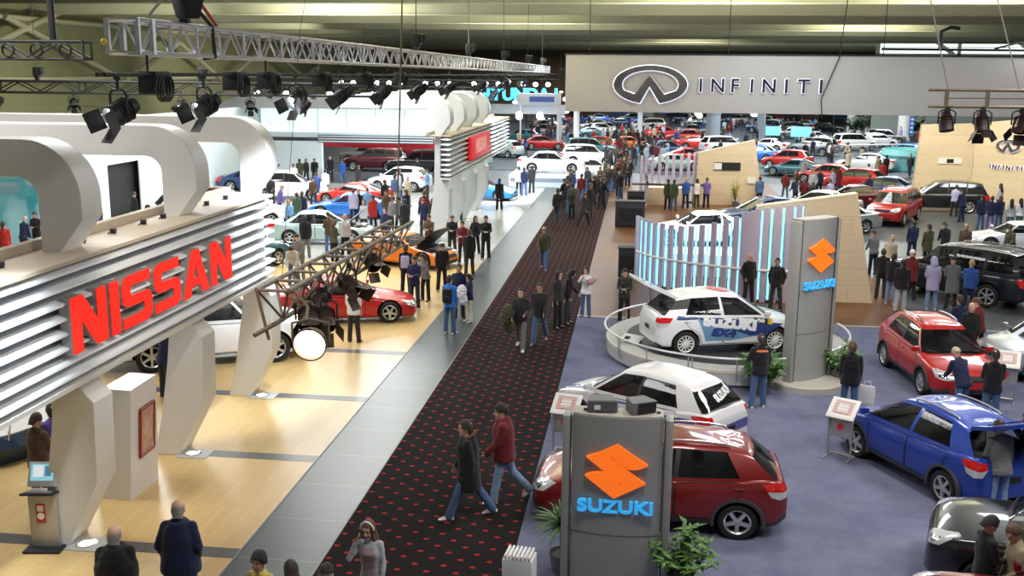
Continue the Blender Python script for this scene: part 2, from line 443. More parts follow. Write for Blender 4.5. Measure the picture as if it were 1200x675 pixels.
def join_meshes(ms, name='person'):
    """one mesh, slots: skin, top, trousers, shoe, hair (for figures a few pixels tall)"""
    mb = MB()
    for i, k in enumerate(('body', 'top', 'trousers', 'shoe_ll', 'shoe_rl', 'hair')):
        if k not in ms: continue
        me = ms[k]; mb.add([v.co[:] for v in me.vertices], [tuple(f.vertices) for f in me.polygons], (0, 1, 2, 3, 3, 4)[i])
    return mb.mesh(name, (SKIN['light'], CL['black'], CL['denim'], SHOE['black'], HAIR['dark']), 0 or 80)

POSES = {
    'stand': dict(), 'hips': dict(la=(8, 22, 75, 35), ra=(4, 6, 15, 5), ll=(0, 5, 0), rl=(6, 4, 4)),
    'walk': dict(ll=(24, 2, 8), rl=(-20, 2, 14), la=(-20, 6, 15, 4), ra=(24, 6, 25, 6), lean=3),
    'walk2': dict(ll=(-18, 2, 20), rl=(22, 2, 6), la=(22, 6, 25, 4), ra=(-18, 6, 14, 4), lean=3),
    'pockets': dict(la=(-12, 18, 42, 22), ra=(-12, 18, 42, 22), ll=(0, 6, 0), rl=(4, 5, 6), head=(10, 8)),
    'hold': dict(la=(14, 6, 80, 30), ra=(14, 6, 80, 30), head=(0, 22)),
    'look': dict(lean=12, head=(20, 20), la=(20, 8, 45, 20), ra=(10, 8, 20, 5), rl=(6, 4, 10)),
    'bend': dict(lean=42, head=(0, 10), la=(45, 8, 40, 20), ra=(40, 8, 50, 20), ll=(-6, 5, 4), rl=(8, 5, 14)),
    'point': dict(ra=(75, 10, 8, 0), la=(4, 6, 14, 4), head=(-15, 4)),
    'camera': dict(la=(60, 8, 95, 45), ra=(60, 8, 95, 45), head=(0, 6)),
    'phone': dict(ra=(42, 28, 150, 38), la=(2, 8, 18, 6), head=(-6, 10), tilt=2),
    'crossed': dict(la=(26, 10, 75, 62), ra=(24, 10, 82, 62), head=(0, 10), rl=(0, 6, 0)),
}
# ------------------------------------------------------------------ cars
PAINT = {k: mat('paint_' + k, c, r, m, coat=.7, var=.03, scale=2) for k, c, r, m in (
    ('darkred', (.20, .006, .005), .35, .2), ('red', (.46, .008, .006), .35, .1), ('midnight', (.006, .011, .02), .3, .2), ('brightred', (.62, .03, .02), .35, 0), ('blue', (.012, .05, .36), .35, .25), ('white', (.78, .78, .8), .35, 0), ('rally', (.80, .81, .83), .35, 0),
    ('black', (.006, .007, .009), .3, 0), ('silver', (.5, .52, .54), .32, .6), ('grey', (.2, .21, .23), .32, .5), ('orange', (.75, .19, .015), .35, .1), ('navy', (.02, .05, .16), .32, .35), ('teal', (.05, .16, .2), .32, .4),
    ('azure', (.02, .2, .72), .35, .2), ('maroon', (.10, .008, .014), .32, .25), ('mint', (.45, .6, .58), .33, .4), ('lime', (.2, .5, .3), .35, .1), ('yellow', (.75, .5, .05), .35, 0), ('burgundy', (.19, .007, .016), .32, .25))}
M_GLASS = mat('glass_tinted', (.006, .008, .009), .04, 0, var=.02, alpha=.62, spec=.6)
M_GLASSD = mat('glass_dark', (.008, .01, .012), .05, 0, var=.02, spec=.7)
M_TYRE = mat('rubber', (.012, .012, .012), .8, var=.1, bump=.2, bscale=90)
M_RIM = mat('alloy', (.62, .63, .65), .28, .75, var=.04)
M_RIMW = mat('alloy_white', (.8, .8, .8), .4, .1, var=.03)
M_PLAST = mat('black_plastic', (.014, .014, .015), .55, var=.1)
M_CLAD = mat('grey_cladding', (.05, .05, .055), .6, var=.1)
M_WELL = mat('wheel_well', (.006, .006, .006), .9)
M_LAMP = mat('headlamp_lens', (.75, .78, .8), .08, .35, coat=1., var=.1, scale=30)
M_TAIL = mat('taillamp_lens', (.55, .008, .008), .12, .0, coat=1., var=.12, scale=30, emit=(.8, .02, .01), es=.08)
M_CHROME = mat('chrome', (.75, .76, .78), .12, 1., var=.03)
M_SEAT = mat('seat_fabric', (.05, .05, .055), .9, var=.15)
M_PLATE = mat('plate', (.75, .76, .78), .4)

# t = distance from the front bumper; top: profile of bonnet, belt and tail; plan: half width factor along the car
CARS = dict(
    hatch=dict(L=4.14, Wd=1.755, H=1.60, wb=2.50, fo=.86, wr=.325, zb=.22, top=[(0, .62), (.10, .76), (.35, .86), (.75, .95), (1.15, 1.02), (1.6, 1.03), (3.0, 1.08), (3.8, 1.12), (4.05, 1.08), (4.14, .92)], bot=[(0, .30), (.15, .22), (3.9, .22), (4.14, .34)],
               cowl=.95, rf=1.80, rr=3.50, rb=4.02, pill=[(2.34, 2.40)], lastb=.62, lastr=.36, rearw=.95, roof=[(1.8, 1.50), (2.3, 1.565), (2.8, 1.565), (3.3, 1.52), (3.6, 1.46)], tr=.585, plan=[(0, .60), (.07, .78), (.2, .90), (.5, .97), (1, 1), (3.3, 1), (3.8, .95), (4.03, .88), (4.14, .76)], spokes=5, clad=True, rails=True),
    suv=dict(L=4.85, Wd=1.93, H=1.78, wb=2.85, fo=.9, wr=.38, zb=.26, top=[(0, .70), (.08, .92), (.4, 1.02), (1.2, 1.10), (1.6, 1.12), (4.2, 1.17), (4.7, 1.15), (4.85, .95)], bot=[(0, .34), (.15, .26), (4.6, .27), (4.85, .4)],
             cowl=1.2, rf=1.95, rr=4.35, rb=4.75, pill=[(2.55, 2.62), (3.55, 3.58)], roof=[(1.95, 1.68), (2.5, 1.745), (3.6, 1.75), (4.4, 1.68)], tr=.66, plan=[(0, .66), (.07, .82), (.22, .92), (.55, .98), (1, 1), (4.1, 1), (4.5, .96), (4.75, .9), (4.85, .8)], spokes=6, clad=False, rails=True),
    bigsuv=dict(L=5.25, Wd=2.0, H=1.95, wb=3.13, fo=.92, wr=.41, zb=.30, top=[(0, .75), (.06, 1.02), (.4, 1.14), (1.3, 1.2), (1.7, 1.22), (4.9, 1.24), (5.15, 1.2), (5.25, 1.0)], bot=[(0, .38), (.15, .3), (5.0, .3), (5.25, .42)],
                cowl=1.35, rf=2.05, rr=4.8, rb=5.15, pill=[(2.75, 2.8), (3.85, 3.88)], roof=[(2.05, 1.85), (2.6, 1.91), (4.2, 1.92), (4.85, 1.86)], tr=.70, plan=[(0, .7), (.06, .85), (.2, .94), (.5, .98), (1, 1), (4.6, 1), (5.0, .96), (5.15, .92), (5.25, .84)], spokes=6, clad=False, rails=True),
    coupe=dict(L=4.5, Wd=1.82, H=1.33, wb=2.72, fo=.86, wr=.335, zb=.16, top=[(0, .5), (.1, .62), (.4, .70), (1.0, .82), (1.5, .90), (1.8, .90), (3.2, .94), (4.1, .98), (4.4, .93), (4.5, .78)], bot=[(0, .24), (.15, .16), (4.2, .17), (4.5, .32)],
               cowl=1.30, rf=2.02, rr=3.12, rb=4.05, pill=[(2.95, 2.95)], lastb=.62, lastr=.14, roof=[(2.0, 1.24), (2.5, 1.305), (2.8, 1.305), (3.2, 1.225)], tr=.58, plan=[(0, .55), (.1, .78), (.28, .9), (.6, .97), (1, .99), (3.4, 1), (4.1, .95), (4.38, .86), (4.5, .74)], spokes=5, clad=False),
    sedan=dict(L=4.75, Wd=1.80, H=1.45, wb=2.78, fo=.92, wr=.33, zb=.18, top=[(0, .56), (.08, .70), (.4, .78), (1.1, .90), (1.5, .95), (2, .95), (3.8, 1.0), (4.5, 1.02), (4.68, .98), (4.75, .8)], bot=[(0, .26), (.15, .18), (4.4, .19), (4.75, .34)],
               cowl=1.25, rf=2.1, rr=3.3, rb=4.1, pill=[(2.55, 2.65), (3.4, 3.35)], roof=[(2.1, 1.36), (2.6, 1.425), (3.0, 1.425), (3.5, 1.35)], tr=.59, plan=[(0, .58), (.08, .78), (.25, .9), (.6, .97), (1, 1), (3.8, 1), (4.4, .94), (4.66, .86), (4.75, .76)], spokes=5, clad=False),
    pickup=dict(L=5.7, Wd=2.0, H=1.92, wb=3.55, fo=.95, wr=.42, zb=.34, top=[(0, .75), (.06, 1.04), (.4, 1.14), (1.4, 1.22), (1.8, 1.24), (3.9, 1.26), (5.6, 1.26), (5.7, 1.1)], bot=[(0, .42), (.15, .34), (5.4, .38), (5.7, .5)],
                cowl=1.4, rf=2.1, rr=3.75, rb=3.95, pill=[(2.7, 2.75), (3.5, 3.5)], roof=[(2.1, 1.82), (2.6, 1.885), (3.5, 1.88), (3.8, 1.84)], tr=.70, plan=[(0, .72), (.06, .86), (.2, .95), (.5, .99), (1, 1), (5.3, 1), (5.6, .97), (5.7, .9)], spokes=6, clad=False),
)

def car_shell(P):
    """closed lower body (y forward, wheelbase centre at the origin) and its sampling functions"""
    L, W2 = P['L'], P['Wd'] / 2; y0 = P['fo'] + P['wb'] / 2
    top, bot, plan = curve1(P['top']), curve1(P['bot']), curve1([(t, f) for t, f in P['plan']])
    ts = sorted(set([0, .02, .05, .09, .14, .2, .28, .38, .5, .65, .8] + [.95 + i * (L - 1.6) / 22 for i in range(23)] + [L - x for x in (.55, .45, .35, .27, .2, .14, .09, .05, .02, 0)]))
    def sec(t):
        hw = W2 * plan(t); zb, zt = bot(t), top(t); zs = zt - .035 - .05 * (1 - min(1, abs(t - L / 2) / (L / 2)) ** 2) * .4
        hgt = zs - zb
        keys = [(0, zb), (.55 * hw, zb), (.86 * hw, zb + .01), (.955 * hw, zb + .09 * hgt), (.985 * hw, zb + .26 * hgt), (hw, zb + .52 * hgt), (.99 * hw, zb + .72 * hgt), (.965 * hw, zb + .88 * hgt), (.925 * hw, zb + .985 * hgt), (.84 * hw, zs + .25 * (zt - zs)), (.5 * hw, zs + .75 * (zt - zs)), (0, zt)]
        return smoothpts(keys, 25)
    rings = []
    for t in ts:
        h = sec(t); y = y0 - t
        rings.append([(p[0], y, p[1]) for p in h] + [(-p[0], y, p[1]) for p in reversed(h[1:-1])])
    mb = MB(); mb.loft(rings)
    return mb, dict(top=top, bot=bot, plan=plan, y0=y0, W2=W2)

def cut_wells(mb, P, F):
    me = bpy.data.meshes.new('tmp'); me.from_pydata(mb.v, [], mb.f)
    bm = bmesh.new(); bm.from_mesh(me); bmesh.ops.recalc_face_normals(bm, faces=bm.faces[:]); bm.to_mesh(me); bm.free()
    o = bpy.data.objects.new('tmp', me); TMP.collection.objects.link(o); rr = P['wr'] * 1.17; tmp = []
    for y in (P['wb'] / 2, -P['wb'] / 2):
        for s in (-1, 1):
            c = MB(); c.tube((s * (F['W2'] - .27), y, P['wr'] + .01), (s * (F['W2'] + .3), y, P['wr'] + .01), rr, 32)
            cm = c.mesh('tmpc', (), 0); bm = bmesh.new(); bm.from_mesh(cm); bmesh.ops.recalc_face_normals(bm, faces=bm.faces[:]); bm.to_mesh(cm); bm.free()
            co = bpy.data.objects.new('tmpc', cm); TMP.collection.objects.link(co); tmp.append(co)
            b = o.modifiers.new('b', 'BOOLEAN'); b.operation = 'DIFFERENCE'; b.object = co; b.solver = 'EXACT'
    dg = tmp_depsgraph(); out = bpy.data.meshes.new_from_object(o.evaluated_get(dg))
    for c in tmp: m_ = c.data; bpy.data.objects.remove(c); bpy.data.meshes.remove(m_)
    bpy.data.objects.remove(o)
    return out

def side_patch(bvh, poly, side, off, n=.07, M=None):
    """polygon in (y, z) projected on the car's side; returns MB"""
    return proj_patch(bvh, [V((0, p[0], p[1])) for p in poly], V((-side, 0, 0)), V((side * 3, 0, 0)), off, n)

def proj_patch(bvh, pts, d, back, off, n=.07):
    bm = bmesh.new(); vs = [bm.verts.new(p) for p in pts]; bm.faces.new(vs)
    bmesh.ops.triangulate(bm, faces=bm.faces[:])
    for _ in range(5):
        es = [e for e in bm.edges if e.calc_length() > n]
        if not es: break
        bmesh.ops.subdivide_edges(bm, edges=es, cuts=1); bmesh.ops.triangulate(bm, faces=[f for f in bm.faces if len(f.verts) > 3])
    return proj_bm(bvh, bm, d, back, off)

def proj_bm(bvh, bm, d, back, off):
    bad = []
    for v in bm.verts:
        hit, nr, _, _ = bvh.ray_cast(v.co + back, d)
        if hit is None:
            hit, nr, _, _ = bvh.find_nearest(v.co + back * .3)
        if nr.dot(d) > 0: nr = -nr
        v.co = hit + (nr * .6 - d * .4).normalized() * off
    bm.normal_update()
    for f in bm.faces:
        if f.normal.dot(d) > 0: f.normal_flip()
    mb = MB(); mb.addbm(bm); bm.free(); return mb

def strip_patch(bvh, line, w, d, back, off):
    """thin line of width w following points (already in the projection plane)"""
    P = []; L = [V(p) for p in line]
    for i in range(len(L) - 1):
        k = max(1, int((L[i + 1] - L[i]).length / .06))
        P += [L[i].lerp(L[i + 1], q / k) for q in range(k)]
    P.append(L[-1]); bm = bmesh.new(); prev = None
    for i, p in enumerate(P):
        t = (P[min(i + 1, len(P) - 1)] - P[max(i - 1, 0)]).normalized(); n = t.cross(d).normalized() * w / 2
        a, b = bm.verts.new(p + n), bm.verts.new(p - n)
        if prev: bm.faces.new((prev[0], prev[1], b, a))
        prev = (a, b)
    return proj_bm(bvh, bm, d, back, off)

def wheel_meshes(r, spokes, w=.21):
    """axis along x, outer face towards +x"""
    M = RY(PI / 2); ty = MB(); k = r * .69
    ty.lathe([(k, -w / 2 + .01), (k + .01, -w / 2), (r - .03, -w / 2), (r - .008, -w / 2 + .025), (r, -w / 2 + .05), (r, w / 2 - .05), (r - .008, w / 2 - .025), (r - .03, w / 2), (k + .01, w / 2), (k, w / 2 - .01), (k - .005, 0), (k, -w / 2 + .01)], 36, 0, M, cap=False)
    rm = MB(); f = w / 2 - .015
    rm.lathe([(k + .004, f - .02), (k + .006, f), (k - .012, f + .006), (k - .03, f - .01), (k - .035, -.06), (k - .01, -.07)], 36, 0, M, cap=False)
    rm.lathe([(0.0001, f + .008), (.03, f + .008), (.055, f - .002), (.06, f - .04)], 18, 0, M, cap=False)
    for i in range(spokes):
        a = 2 * PI * i / spokes; ws = (.055 if spokes <= 6 else .026); wo = ws * (1.25 if spokes <= 6 else .8)
        m = M @ RZ(a)
        rm.loft([[m @ V((x, y * q, z)) for y, z in ((-1, f - .045), (1, f - .045), (.8, zz), (-.8, zz))] for x, q, zz in ((.03, ws * .8, f), (k * .55, ws * .62, f + .002), (k - .02, wo * .62, f - .008))])
    hub = MB(); hub.lathe([(k - .03, -.05), (.001, -.05)], 24, 0, M, cap=False); hub.lathe([(k * .68, -.02), (k * .68, .0), (.06, .0)], 24, 0, M, cap=False)
    return ty, rm, hub

_wheelcache = {}
def car_parts(kind, near=False, hood_open=0., hatch_open=0., over=None):
    """list of (part name, MB or mesh, materials, parent index or None); 'PAINT' stands for the car's colour"""
    P = dict(CARS[kind]); P.update(over or {})
    mb, F = car_shell(P); y0, W2, L = F['y0'], F['W2'], P['L']
    shell = cut_wells(mb, P, F)
    bvh = BVHTree.FromPolygons([v.co[:] for v in shell.vertices], [tuple(p.vertices) for p in shell.polygons])
    full = BVHTree.FromPolygons(mb.v, mb.f)
    top, plan = F['top'], F['plan']
    idx = np.zeros(len(shell.polygons), int)
    for p in shell.polygons:
        c = p.center
        for y in (P['wb'] / 2, -P['wb'] / 2):
            if math.hypot(c.y - y, c.z - P['wr'] - .01) < P['wr'] * 1.19 - .012 and abs(c.x) < W2 * .985 - .0 and abs(c.x) > W2 - .30 and (abs(p.normal.x) < .3 or abs(abs(c.x) - (W2 - .27)) < .02): idx[p.index] = 1
        t = y0 - c.y
        if c.z > top(t) - .12 and P['cowl'] + .15 < t < P['rb'] - .1 and abs(c.x) < W2 * .8 and idx[p.index] == 0: idx[p.index] = 2
        if P['clad'] and c.z < F['bot'](t) + .13 and idx[p.index] == 0: idx[p.index] = 3
        if not P['clad'] and c.z < F['bot'](t) + .045 and idx[p.index] == 0: idx[p.index] = 2
        if hood_open and .3 < t < P['cowl'] - .02 and c.z > top(t) - .06 and abs(c.x) < W2 * .84: idx[p.index] = 2
    for m in (None, M_WELL, M_PLAST, M_CLAD): shell.materials.append(m)
    shell.polygons.foreach_set('material_index', idx)
    shell.shade_smooth(); shell.set_sharp_from_angle(angle=R(32)); shell.update()
    out = [('body_shell', shell, ['PAINT', M_WELL, M_PLAST, M_CLAD], None)]
    # ---- greenhouse
    cw, rf, rr, rb = P['cowl'], P['rf'], P['rr'], P['rb']; roof = curve1(P['roof']); pills = P['pill']
    zb_ = lambda t: top(t) - .05
    xb = lambda t: W2 * plan(t) * .915
    xr = lambda t: W2 * P['tr'] / .6 * .62 * (1 - .06 * max(0, (t - (rf + rr) / 2)) / max(.1, (rr - rf)))
    cols = [('c', cw - .12, rf - .04, 0.), ('w', cw - .09, rf - .03, .45), ('w', cw, rf, .82), ('p', cw + .10, rf + .04, 1.), ('p', cw + .22, rf + .13, 1.)]
    for b, r_ in pills:
        cols += [('s', b - .045, r_ - .035, 1.), ('p', b + .045, r_ + .035, 1.)]
    cols += [('s', rb - P.get('lastb', .30), rr - P.get('lastr', .12), 1.), ('p', rb - .06, rr + .01, 1.), ('p', rb + .0, rr + .04, P.get('rearw', .90)), ('w', rb + .04, rr + .06, .5), ('c', rb + .05, rr + .07, 0.)]
    rows = [0, .10, .4, .7, .90, 1.]
    pts = {}
    def P3(ci, v, sd):
        _, tb, tr, f = cols[ci]; x0 = xb(max(.02, min(tb, L - .05))) * f; x1 = xr(tr) * min(1, f * 1.0)
        z0 = zb_(min(tb, L - .02)) + (.03 if f < .5 else 0); z1 = roof(tr) - .0 + (.02 * (1 - f))
        x = x0 + (x1 - x0) * v + .028 * math.sin(PI * v) * f; t = tb + (tr - tb) * v; z = z0 + (z1 - z0) * v
        q = .02 * math.sin(PI * v) * (1 - f)
        if ci < 4: t -= q
        elif ci > len(cols) - 4: t += q
        return V((sd * x, y0 - t, z))
    nc = len(cols); ring = [(i, 1) for i in range(nc)] + [(i, -1) for i in range(nc - 2, 0, -1)]; n = len(ring)
    g = MB(); win = {}
    for i, sd in ring: pass
    vs = [[P3(i, v, sd) for i, sd in ring] for v in rows]
    frame_f, frame_v, dark_f = [], [p for r_ in vs for p in r_], set()
    last = nc - 1
    for r_ in range(len(rows) - 1):
        for j in range(n):
            a, b = ring[j], ring[(j + 1) % n]; lo, hi = min(a[0], b[0]), max(a[0], b[0])
            f = (r_ * n + j, r_ * n + (j + 1) % n, (r_ + 1) * n + (j + 1) % n, (r_ + 1) * n + j)
            key = None
            if 1 <= r_ <= 3:
                if hi <= 3: key = ('windshield', 0)
                elif lo >= last - 3: key = ('rear_window', 0)
                else:
                    sgn = a[1] if a[0] not in (0, last) else b[1]
                    for q in range(len(pills) + 1):
                        if lo == 4 + 2 * q and hi == 5 + 2 * q: key = ('side_window', sgn * (q + 1))
            if key is None:
                frame_f.append(f)
                if 1 <= r_ <= 3 and lo >= 5 and lo % 2 == 1 and hi == lo + 1 and hi <= 4 + 2 * len(pills) and kind != 'coupe': dark_f.add(len(frame_f) - 1)
            else: win.setdefault(key, []).append(f)
    # roof: shrinking rings
    c0 = len(frame_v); ymid = y0 - (rf + rr) / 2; prev = (len(rows) - 1) * n
    for s_, dz in ((.90, .022), (.6, .040), (.28, .048)):
        base = len(frame_v)
        for j in range(n):
            p = vs[-1][j]; frame_v.append(V((p.x * s_, ymid + (p.y - ymid) * (s_ * .5 + .5) if s_ > .5 else ymid + (p.y - ymid) * (s_ * .5 + .5), p.z + (P['H'] - .045 - p.z) * (1 - s_) * .0 + dz)))
        for j in range(n): frame_f.append((prev + j, prev + (j + 1) % n, base + (j + 1) % n, base + j))
        prev = base
    # close along the centre line
    half = [prev + j for j in range(nc)]; other = [prev] + [prev + n - j for j in range(1, nc - 1)] + [prev + nc - 1]
    for j in range(nc - 1):
        q = [half[j], half[j + 1], other[j + 1], other[j]]; q = [x for k_, x in enumerate(q) if x not in q[:k_]]
        if len(q) > 2: frame_f.append(tuple(q))
    if hatch_open:
        win.pop(('rear_window', 0), None)
        frame_f = [f for k_, f in enumerate(frame_f) if k_ in dark_f or not (max(f) < len(rows) * n and all(ring[x % n][0] >= last - 2 for x in f))]
    ro = MB(); ro.add(frame_v, frame_f); ro.m = [1 if k_ in dark_f else 0 for k_ in range(len(frame_f))]
    rm_ = ro.mesh('roof', (PAINT['white'], M_PLAST), 0); bm = bmesh.new(); bm.from_mesh(rm_); bmesh.ops.recalc_face_normals(bm, faces=bm.faces[:]); bm.to_mesh(rm_); bm.free()
    rm_.shade_smooth(); rm_.set_sharp_from_angle(angle=R(38))
    out.append(('roof', rm_, ['PAINT', M_PLAST], None))
    for (nm, _), fs in win.items():
        used = sorted(set(i for f in fs for i in f)); mp = {u: k_ for k_, u in enumerate(used)}
        cen = V((0, ymid, 1.0)); w = MB(); w.add([frame_v[u] - (frame_v[u] - cen).normalized() * .004 for u in used], [tuple(mp[i] for i in f) for f in fs])
        me = w.mesh(nm, (), 0); bm = bmesh.new(); bm.from_mesh(me)
        bmesh.ops.recalc_face_normals(bm, faces=bm.faces[:])
        if sum((f.normal.dot(f.calc_center_median() - cen) for f in bm.faces)) < 0: bmesh.ops.reverse_faces(bm, faces=bm.faces[:])
        bm.to_mesh(me); bm.free(); me.shade_smooth()
        out.append((nm, me, [M_GLASS if near else M_GLASSD], None))
    # ---- wheels
    key = (P['wr'], P['spokes'])
    ty, rim, hub = _wheelcache.setdefault(key, wheel_meshes(*key))
    for sy in (1, -1):
        for sx in (1, -1):
            Mw = T(sx * (W2 - .115), sy * P['wb'] / 2, P['wr']) @ (Matrix.Identity(4) if sx > 0 else RZ(PI))
            i = len(out); out.append(('wheel', MB().addmb(ty, Mw), [M_TYRE], None))
            out.append(('rim', MB().addmb(rim, Mw).addmb(hub, Mw, 1), [P.get('rimmat', M_RIM), M_WELL], i))
    # ---- lamps, grille, plates
    fz = top(.08)
    for s in (1, -1):
        d = V((-s * .62, -.78, 0)); t_ = V((s * .78, -.62, 0)); o_ = V((s * W2 * .70, y0 - .10, 0)); hz = fz + .01
        hp = [o_ + t_ * a_ + V((0, 0, hz + z)) for a_, z in ((-.26, -.12), (-.05, -.15), (.20, -.10), (.34, .07), (.22, .075), (-.08, .02), (-.24, -.04))]
        hl = proj_patch(full, hp, d, d * -4, .008, .06); out.append(('headlight', hl, [M_LAMP], None)); i = len(out) - 1
        ip_ = [o_ + t_ * (a_ * .45 + .02) + V((0, 0, hz - .035 + z * .5)) for a_, z in ((-.26, -.10), (.20, -.09), (.26, .06), (-.2, .0))]
        out.append(('lamp_bowl', proj_patch(full, ip_, d, d * -4, .011, .06), [M_CHROME], i))
        d = V((-s * .66, .75, 0)); t_ = V((s * .75, .66, 0)); rz_ = top(L - .12) - (.20 if kind in ('suv', 'bigsuv', 'pickup') else .16)
        o_ = V((s * W2 * .74, y0 - L + .10, 0)); k_ = 1.0 if kind not in ('bigsuv', 'pickup') else .8
        up = [o_ + t_ * a_ * k_ + V((0, 0, rz_ + z)) for a_, z in ((-.10, .0), (-.07, .10), (.16, .12), (.33, .10), (.28, -.02), (.02, -.04))]
        lw = [o_ + t_ * a_ * k_ + V((0, 0, rz_ + z)) for a_, z in ((-.10, -.005), (.02, -.045), (.28, -.025), (.24, -.12), (.12, -.17), (-.02, -.15))]
        out.append(('taillight', proj_patch(full, up, d, d * -4, .008, .06), [M_TAIL], None)); i = len(out) - 1
        out.append(('reversing_lamp', proj_patch(full, lw, d, d * -4, .008, .06), [M_LAMP if kind in ('hatch', 'sedan') else M_TAIL], i))
    gp = [V((x * W2, 0, z)) for x, z in ((-.38, fz - .16), (.38, fz - .16), (.44, fz - .03), (-.44, fz - .03))]
    out.append(('grille', proj_patch(full, gp, V((0, -1, 0)), V((0, 4, 0)), .006, .08), [M_PLAST], None))
    bz = F['bot'](.05)
    ip = [V((x * W2, 0, z)) for x, z in ((-.45, bz + .03), (.45, bz + .03), (.5, bz + .14), (-.5, bz + .14))]
    out.append(('air_intake', proj_patch(full, ip, V((0, -1, 0)), V((0, 4, 0)), .006, .08), [M_PLAST], None))
    rz_ = (F['bot'](L - .05) + top(L - .05)) / 2
    out.append(('number_plate', proj_patch(full, [V((x, 0, rz_ + z)) for x, z in ((-.17, -.06), (.17, -.06), (.17, .06), (-.17, .06))], V((0, 1, 0)), V((0, -4, 0)), .012, .1), [M_PLAST if near else M_PLATE], None))
    ta = cw + .22
    for s in (1, -1):
        m = MB(); zt_ = top(ta) + .04; mx_ = xb(ta)
        m.box((0, 0, 0), (.20, .09, .13), 0, T(s * (mx_ + .13), y0 - ta + .02, zt_ + .04) @ RZ(s * .15), .04); m.box((0, 0, 0), (.10, .04, .03), 0, T(s * (mx_ + .02), y0 - ta + .01, zt_ + .0))
        out.append(('side_mirror', m, ['PAINT'], None))
    if P.get('rails') and near:
        for s in (1, -1):
            pts_ = [V((s * xr(t) * .90, y0 - t, roof(t) + dz)) for t, dz in ((rf + .30, .0), (rf + .36, .055), ((rf + rr) / 2, .068), (rr - .35, .055), (rr - .28, .0))]
            out.append(('roof_rail', MB().path([V(p) for p in smoothpts([q[:] for q in pts_], 14)], .018, 8), [P.get('railmat', M_RIM)], None))
    if near:
        # doors: panels a few millimetres proud with a dark seam round them
        b = [cw + .30] + [p[0] for p in pills] + [min(rb - .55, L - P['fo'])]
        nd = len(pills) if kind != 'coupe' else 1
        if kind == 'hatch': b = [cw + .28, pills[0][0], L - .62]
        for s in (1, -1):
            for q in range(min(2, len(b) - 1)):
                ta_, tb_ = b[q] + .012, b[q + 1] - .012
                zl = F['bot']((ta_ + tb_) / 2) + (.15 if P['clad'] else .09); ya, yb = y0 - ta_, y0 - tb_
                za, zb2 = top(ta_) - .075, top(tb_) - .075
                poly = [(ya, zl + .04), (ya - .04, zl), (yb + .04, zl), (yb, zl + .05), (yb, zb2), (ya, za)]
                if q == 1:                                           # rear door follows the wheel arch
                    yw, rw = -P['wb'] / 2, P['wr'] * 1.17 + .045; cz = P['wr']; arc = []
                    for k_ in range(9):
                        a = k_ / 8; zq = zl + (zb2 - zl) * a; dz = zq - cz
                        yq = yw + (math.sqrt(max(0, rw * rw - dz * dz)) if abs(dz) < rw else 0)
                        arc.append((max(yb, yq), zq))
                    poly = [(ya, zl + .04), (ya - .04, zl)] + arc + [(ya, za)]
                d, back = V((-s, 0, 0)), V((s * 3, 0, 0))
                pm = proj_patch(full, [V((0, p[0], p[1])) for p in poly], d, back, .003, .12)
                ln = [V((0, p[0], p[1])) for p in poly] + [V((0, poly[0][0], poly[0][1]))]
                sm_ = strip_patch(full, ln, .014, d, back, .0045)
                pm.addmb(sm_, None, 1); i = len(out)
                out.append(('door', pm, ['PAINT', M_WELL], None))
                hy = yb + .16; hz = top(tb_) - .17; hx = 0
                hit = full.ray_cast(V((s * 3, hy, hz)), d)[0]
                if hit: out.append(('door_handle', MB().box((hit.x + s * .018, hy, hz), (.03, .17, .03), 0, None, .012), ['PAINT'], i))
        # seats, dashboard and steering wheel behind the glass
        for ys, xs in ((-.0, (-.36, .36)), (-.92, (-.38, .38))):
            if kind == 'coupe' and ys < -.5: continue
            for x in xs:
                yy = y0 - (rf + .55) + ys; zf = min(top(rf + .6) - .30, roof(min(rf + .8 - ys, rr)) - 1.02); st = MB()
                st.box((x, yy, zf + .05), (.46, .46, .16), 0, None, .06); st.box((0, 0, .34), (.44, .13, .62), 0, T(x, yy - .25, zf + .02) @ RX(.22), .06); st.box((0, 0, .72), (.24, .09, .17), 0, T(x, yy - .25, zf + .02) @ RX(.22), .04)
                out.append(('seat', st, [M_SEAT], None))
        d = MB(); d.box((0, y0 - cw - .34, top(cw + .2) - .0), (W2 * 1.5, .40, .10), 0, None, .04); out.append(('dashboard', d, [M_PLAST], None))
        sw = MB(); Ms = T(.36, y0 - cw - .62, top(cw + .2) + .06) @ RX(R(62))
        sw.path([Ms @ V((.17 * math.cos(a), .17 * math.sin(a), 0)) for a in [2 * PI * i / 20 for i in range(21)]], .014, 6); sw.tube(Ms @ V((-.16, 0, 0)), Ms @ V((.16, 0, 0)), .014); sw.tube(Ms @ V((0, 0, 0)), Ms @ V((0, 0, -.18)), .03)
        out.append(('steering_wheel', sw, [M_PLAST], None))
        if P['clad']:
            for sy in (1, -1):
                for s in (1, -1):
                    r0 = P['wr'] * 1.17
                    ar2 = MB(); ar2.v = []
                    for k_ in range(23):
                        a = -R(12) + (PI + R(24)) * k_ / 22
                        for rr_, xx in ((r0 - .008, W2 - .07), (r0 - .004, W2 + .006), (r0 + .05, W2 + .004), (r0 + .062, W2 - .05)):
                            ar2.v.append((s * xx, sy * P['wb'] / 2 + rr_ * math.cos(a), P['wr'] + .01 + rr_ * math.sin(a)))
                    for k_ in range(22):
                        for c_ in range(3): ar2.f.append((k_ * 4 + c_, k_ * 4 + c_ + 1, k_ * 4 + c_ + 5, k_ * 4 + c_ + 4)); ar2.m.append(0)
                    out.append(('wheel_arch', ar2, [M_CLAD], None))
        wp = MB()
        for x in (-.30, .25):
            a = P3(1, .06, 1); wp.tube(V((x, y0 - cw + .10, top(cw) + .02)), V((x + .42, y0 - cw - .06, top(cw) + .11)), .009, 6)
        out.append(('wiper', wp, [M_PLAST], None))
